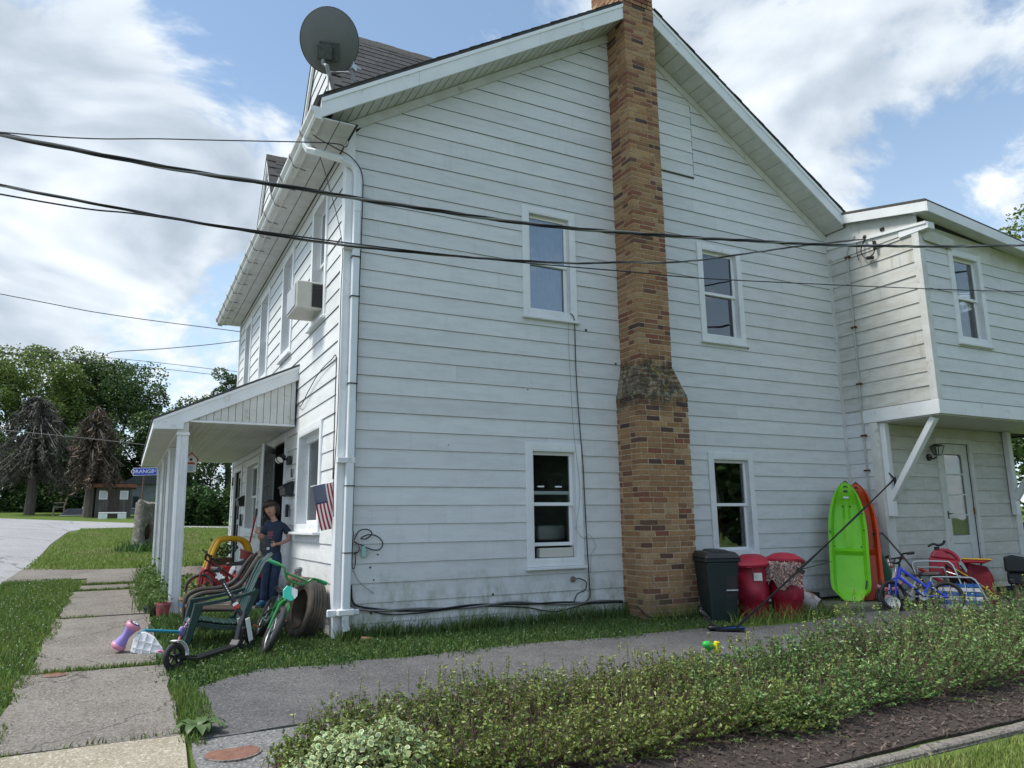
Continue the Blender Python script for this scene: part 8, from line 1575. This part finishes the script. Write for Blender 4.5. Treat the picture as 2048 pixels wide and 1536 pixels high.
def stems_and_leaves(n, x0, x1, per, t0, lmat, size, nm):
    """upright privet stems with pairs of leaves up their length"""
    tip = hedge_pts(n, x0, x1, .45, 1.12, .035); base = tip.copy(); base[:, 0] += RNG.normal(0, .07, n); base[:, 1] = -3.52 + (tip[:, 1] + 3.52) * .55 + RNG.normal(0, .03, n); base[:, 2] = tz(base[:, 0], base[:, 1]) - .01
    mid = (base + tip) / 2; mid[:, 1] += (tip[:, 1] - base[:, 1]) * .22; mid[:, 2] += (tip[:, 2] - base[:, 2]) * .12; mid += RNG.normal(0, .015, (n, 3))
    t = np.sort(RNG.uniform(t0, 1.0, (n, per)), 1)[:, :, None]; P = (1 - t) ** 2 * base[:, None] + 2 * t * (1 - t) * mid[:, None] + t ** 2 * tip[:, None]; T = 2 * (1 - t) * (mid - base)[:, None] + 2 * t * (tip - mid)[:, None]; T /= np.linalg.norm(T, axis=2)[:, :, None]
    a = RNG.uniform(0, 2 * np.pi, (n, per)); O = np.stack([np.cos(a), np.sin(a), np.zeros_like(a)], 2); D = O + T * .7; L = P + O * size * .45
    keep = RNG.uniform(0, 1, n * per) < .92; leafcloud(nm, L.reshape(-1, 3)[keep], size, lmat, hd_, upb=.45, asp=.52, dirs=D.reshape(-1, 3)[keep], jitter=.45)
    w = np.array([[.0030, 0, 0], [-.0015, .0026, 0], [-.0015, -.0026, 0]]); rings = [q[:, None] + w[None] * k for q, k in ((base, 1.2), (mid * .9 + (base + tip) * .05, .9), (tip, .5))]; Vv = np.concatenate(rings, 1).reshape(-1, 3); f = []
    for r_ in range(2):
        for q in range(3): f.append([r_ * 3 + q, r_ * 3 + (q + 1) % 3, r_ * 3 + 3 + (q + 1) % 3, r_ * 3 + 3 + q])
    tag(mesh_np(nm.replace('leaves', 'stems'), Vv, (np.arange(n)[:, None, None] * 9 + np.array(f)[None]).reshape(-1, 4), M('privet_twig', (.13, .085, .055), (.20, .145, .10), 9, .85, island=.5), hd_), kind='stuff')
stems_and_leaves(2600, -1.15, 2.3, 16, .38, LFA, .026, 'sparse_leaves'); stems_and_leaves(3700, 1.7, 9.3, 22, .25, LFB, .029, 'leaves')
ns_ = 420; s0 = hedge_pts(ns_, -1.1, 8, .92, 1.0, .02); s0 = s0[s0[:, 2] > tz(s0[:, 0], s0[:, 1]) + np.interp(s0[:, 0], hx, hh) * .8]; pts = []; drs = []; m = MB()
for q in s0:
    L = random.uniform(.03, .14); d = Vector((random.uniform(-.15, .15), random.uniform(-.15, .15), 1)); m.tube([Vector(q) - Vector((0, 0, .04)), Vector(q) + d * L], .0018, 3)
    for k in range(5):
        c = Vector(q) + d * (L * (.25 + .19 * k)); a = k * 1.57
        for s in (0, math.pi): pts.append(c + Vector((math.cos(a + s), math.sin(a + s), .3)) * .010); drs.append((math.cos(a + s), math.sin(a + s), .8))
tag(m.build('shoot_stems', M('shoot_stem', (.10, .12, .035), None, rough=.7), hd_), kind='stuff'); leafcloud('shoot_leaves', np.array(pts), .022, M('new_privet_leaf', (.26, .31, .075), (.31, .35, .11), 2, .45, island=.6, trans=.3), hd_, upb=.1, dirs=np.array(drs), asp=.5)
# ---- variegated shrub in the near corner
vsb = thing('variegated_shrub', 'small shrub with cream edged round leaves at the bottom of the picture', 'shrub', G(-.78, -3.78)); n = 3000; sp_ = sph(n); sp_[:, 2] = np.abs(sp_[:, 2]); q = RNG.uniform(.55, 1.05, n) ** .5; P = np.array([-.76, -3.80, gz(-.8, -3.8) + .02]) + sp_ * q[:, None] * np.array([.43, .36, .30]) * (1 + .12 * np.sin(sp_[:, :1] * 9) * np.cos(sp_[:, 1:2] * 7))
def roundleaves(P, size, parent, m1, m2):
    n = len(P); nr = RNG.normal(0, .55, (n, 3)) + (P - P.mean(0)) * 1.2; nr[:, 2] += .9; nr /= np.linalg.norm(nr, axis=1)[:, None]; d = RNG.normal(0, 1, (n, 3)); d -= nr * (d * nr).sum(1)[:, None]; d /= np.linalg.norm(d, axis=1)[:, None]; s = np.cross(nr, d); L = (size * RNG.uniform(.6, 1.25, n))[:, None]
    for nm, k, off, mt in (('leaf_rims', 1., 0., m1), ('leaf_centres', .70, .0016, m2)):
        ang = np.arange(8) * 2 * np.pi / 8; ring = np.stack([P + d * (L * .5 * k * np.cos(a) * (1.15 if np.cos(a) > 0 else 1)) + s * (L * .40 * k * np.sin(a)) + nr * (off + L * .10 * np.sin(a) ** 2) for a in ang], 1); mesh_np(nm, ring.reshape(-1, 3), np.arange(n * 8).reshape(n, 8), mt, parent)
roundleaves(P, .032, vsb, M('leaf_cream', (.58, .62, .34), (.50, .57, .22), 3, .45, island=.4, trans=.2), M('leaf_bluegreen', (.12, .22, .11), (.17, .27, .12), 5, .45, island=.7, trans=.2))
m = MB()
for k in range(40): a = random.uniform(0, 6.283); r0 = random.uniform(.05, .38); m.tube([(-.76, -3.80, gz(-.8, -3.8)), (-.76 + r0 * math.cos(a), -3.8 + r0 * .85 * math.sin(a), gz(-.8, -3.8) + .30 * (1 - r0 * 1.6) + .05)], .004, 4)
m.build('stems', M('privet_twig', (.1, .07, .04)), vsb)
# ---- bark chips
nc = 5200; P = np.stack([RNG.uniform(.2, 6.5, nc), RNG.uniform(-4.64, -3.7, nc), np.zeros(nc)], 1); P[:, 2] = tz(P[:, 0], P[:, 1]) + .026 + RNG.uniform(0, .012, nc)
tag(leafcloud('bark_chips', P, .040, M('bark_chip', (.075, .055, .045), (.14, .105, .088), 9, .9, island=1.0), upb=1.3, asp=.28, fold=.05), 'brown bark mulch chips under the hedge', 'mulch', kind='stuff')
t = thing('loose_brick', 'broken brown brick in the grass at the house corner', 'brick', G(.32, -.16)); m = MB(); m.obox((.30, -.17, gz(.3, -.17) + .02), (.13, .08, .055), (.15, .1, .4)); m.build('brick', BRICK, t, bevel=.008)
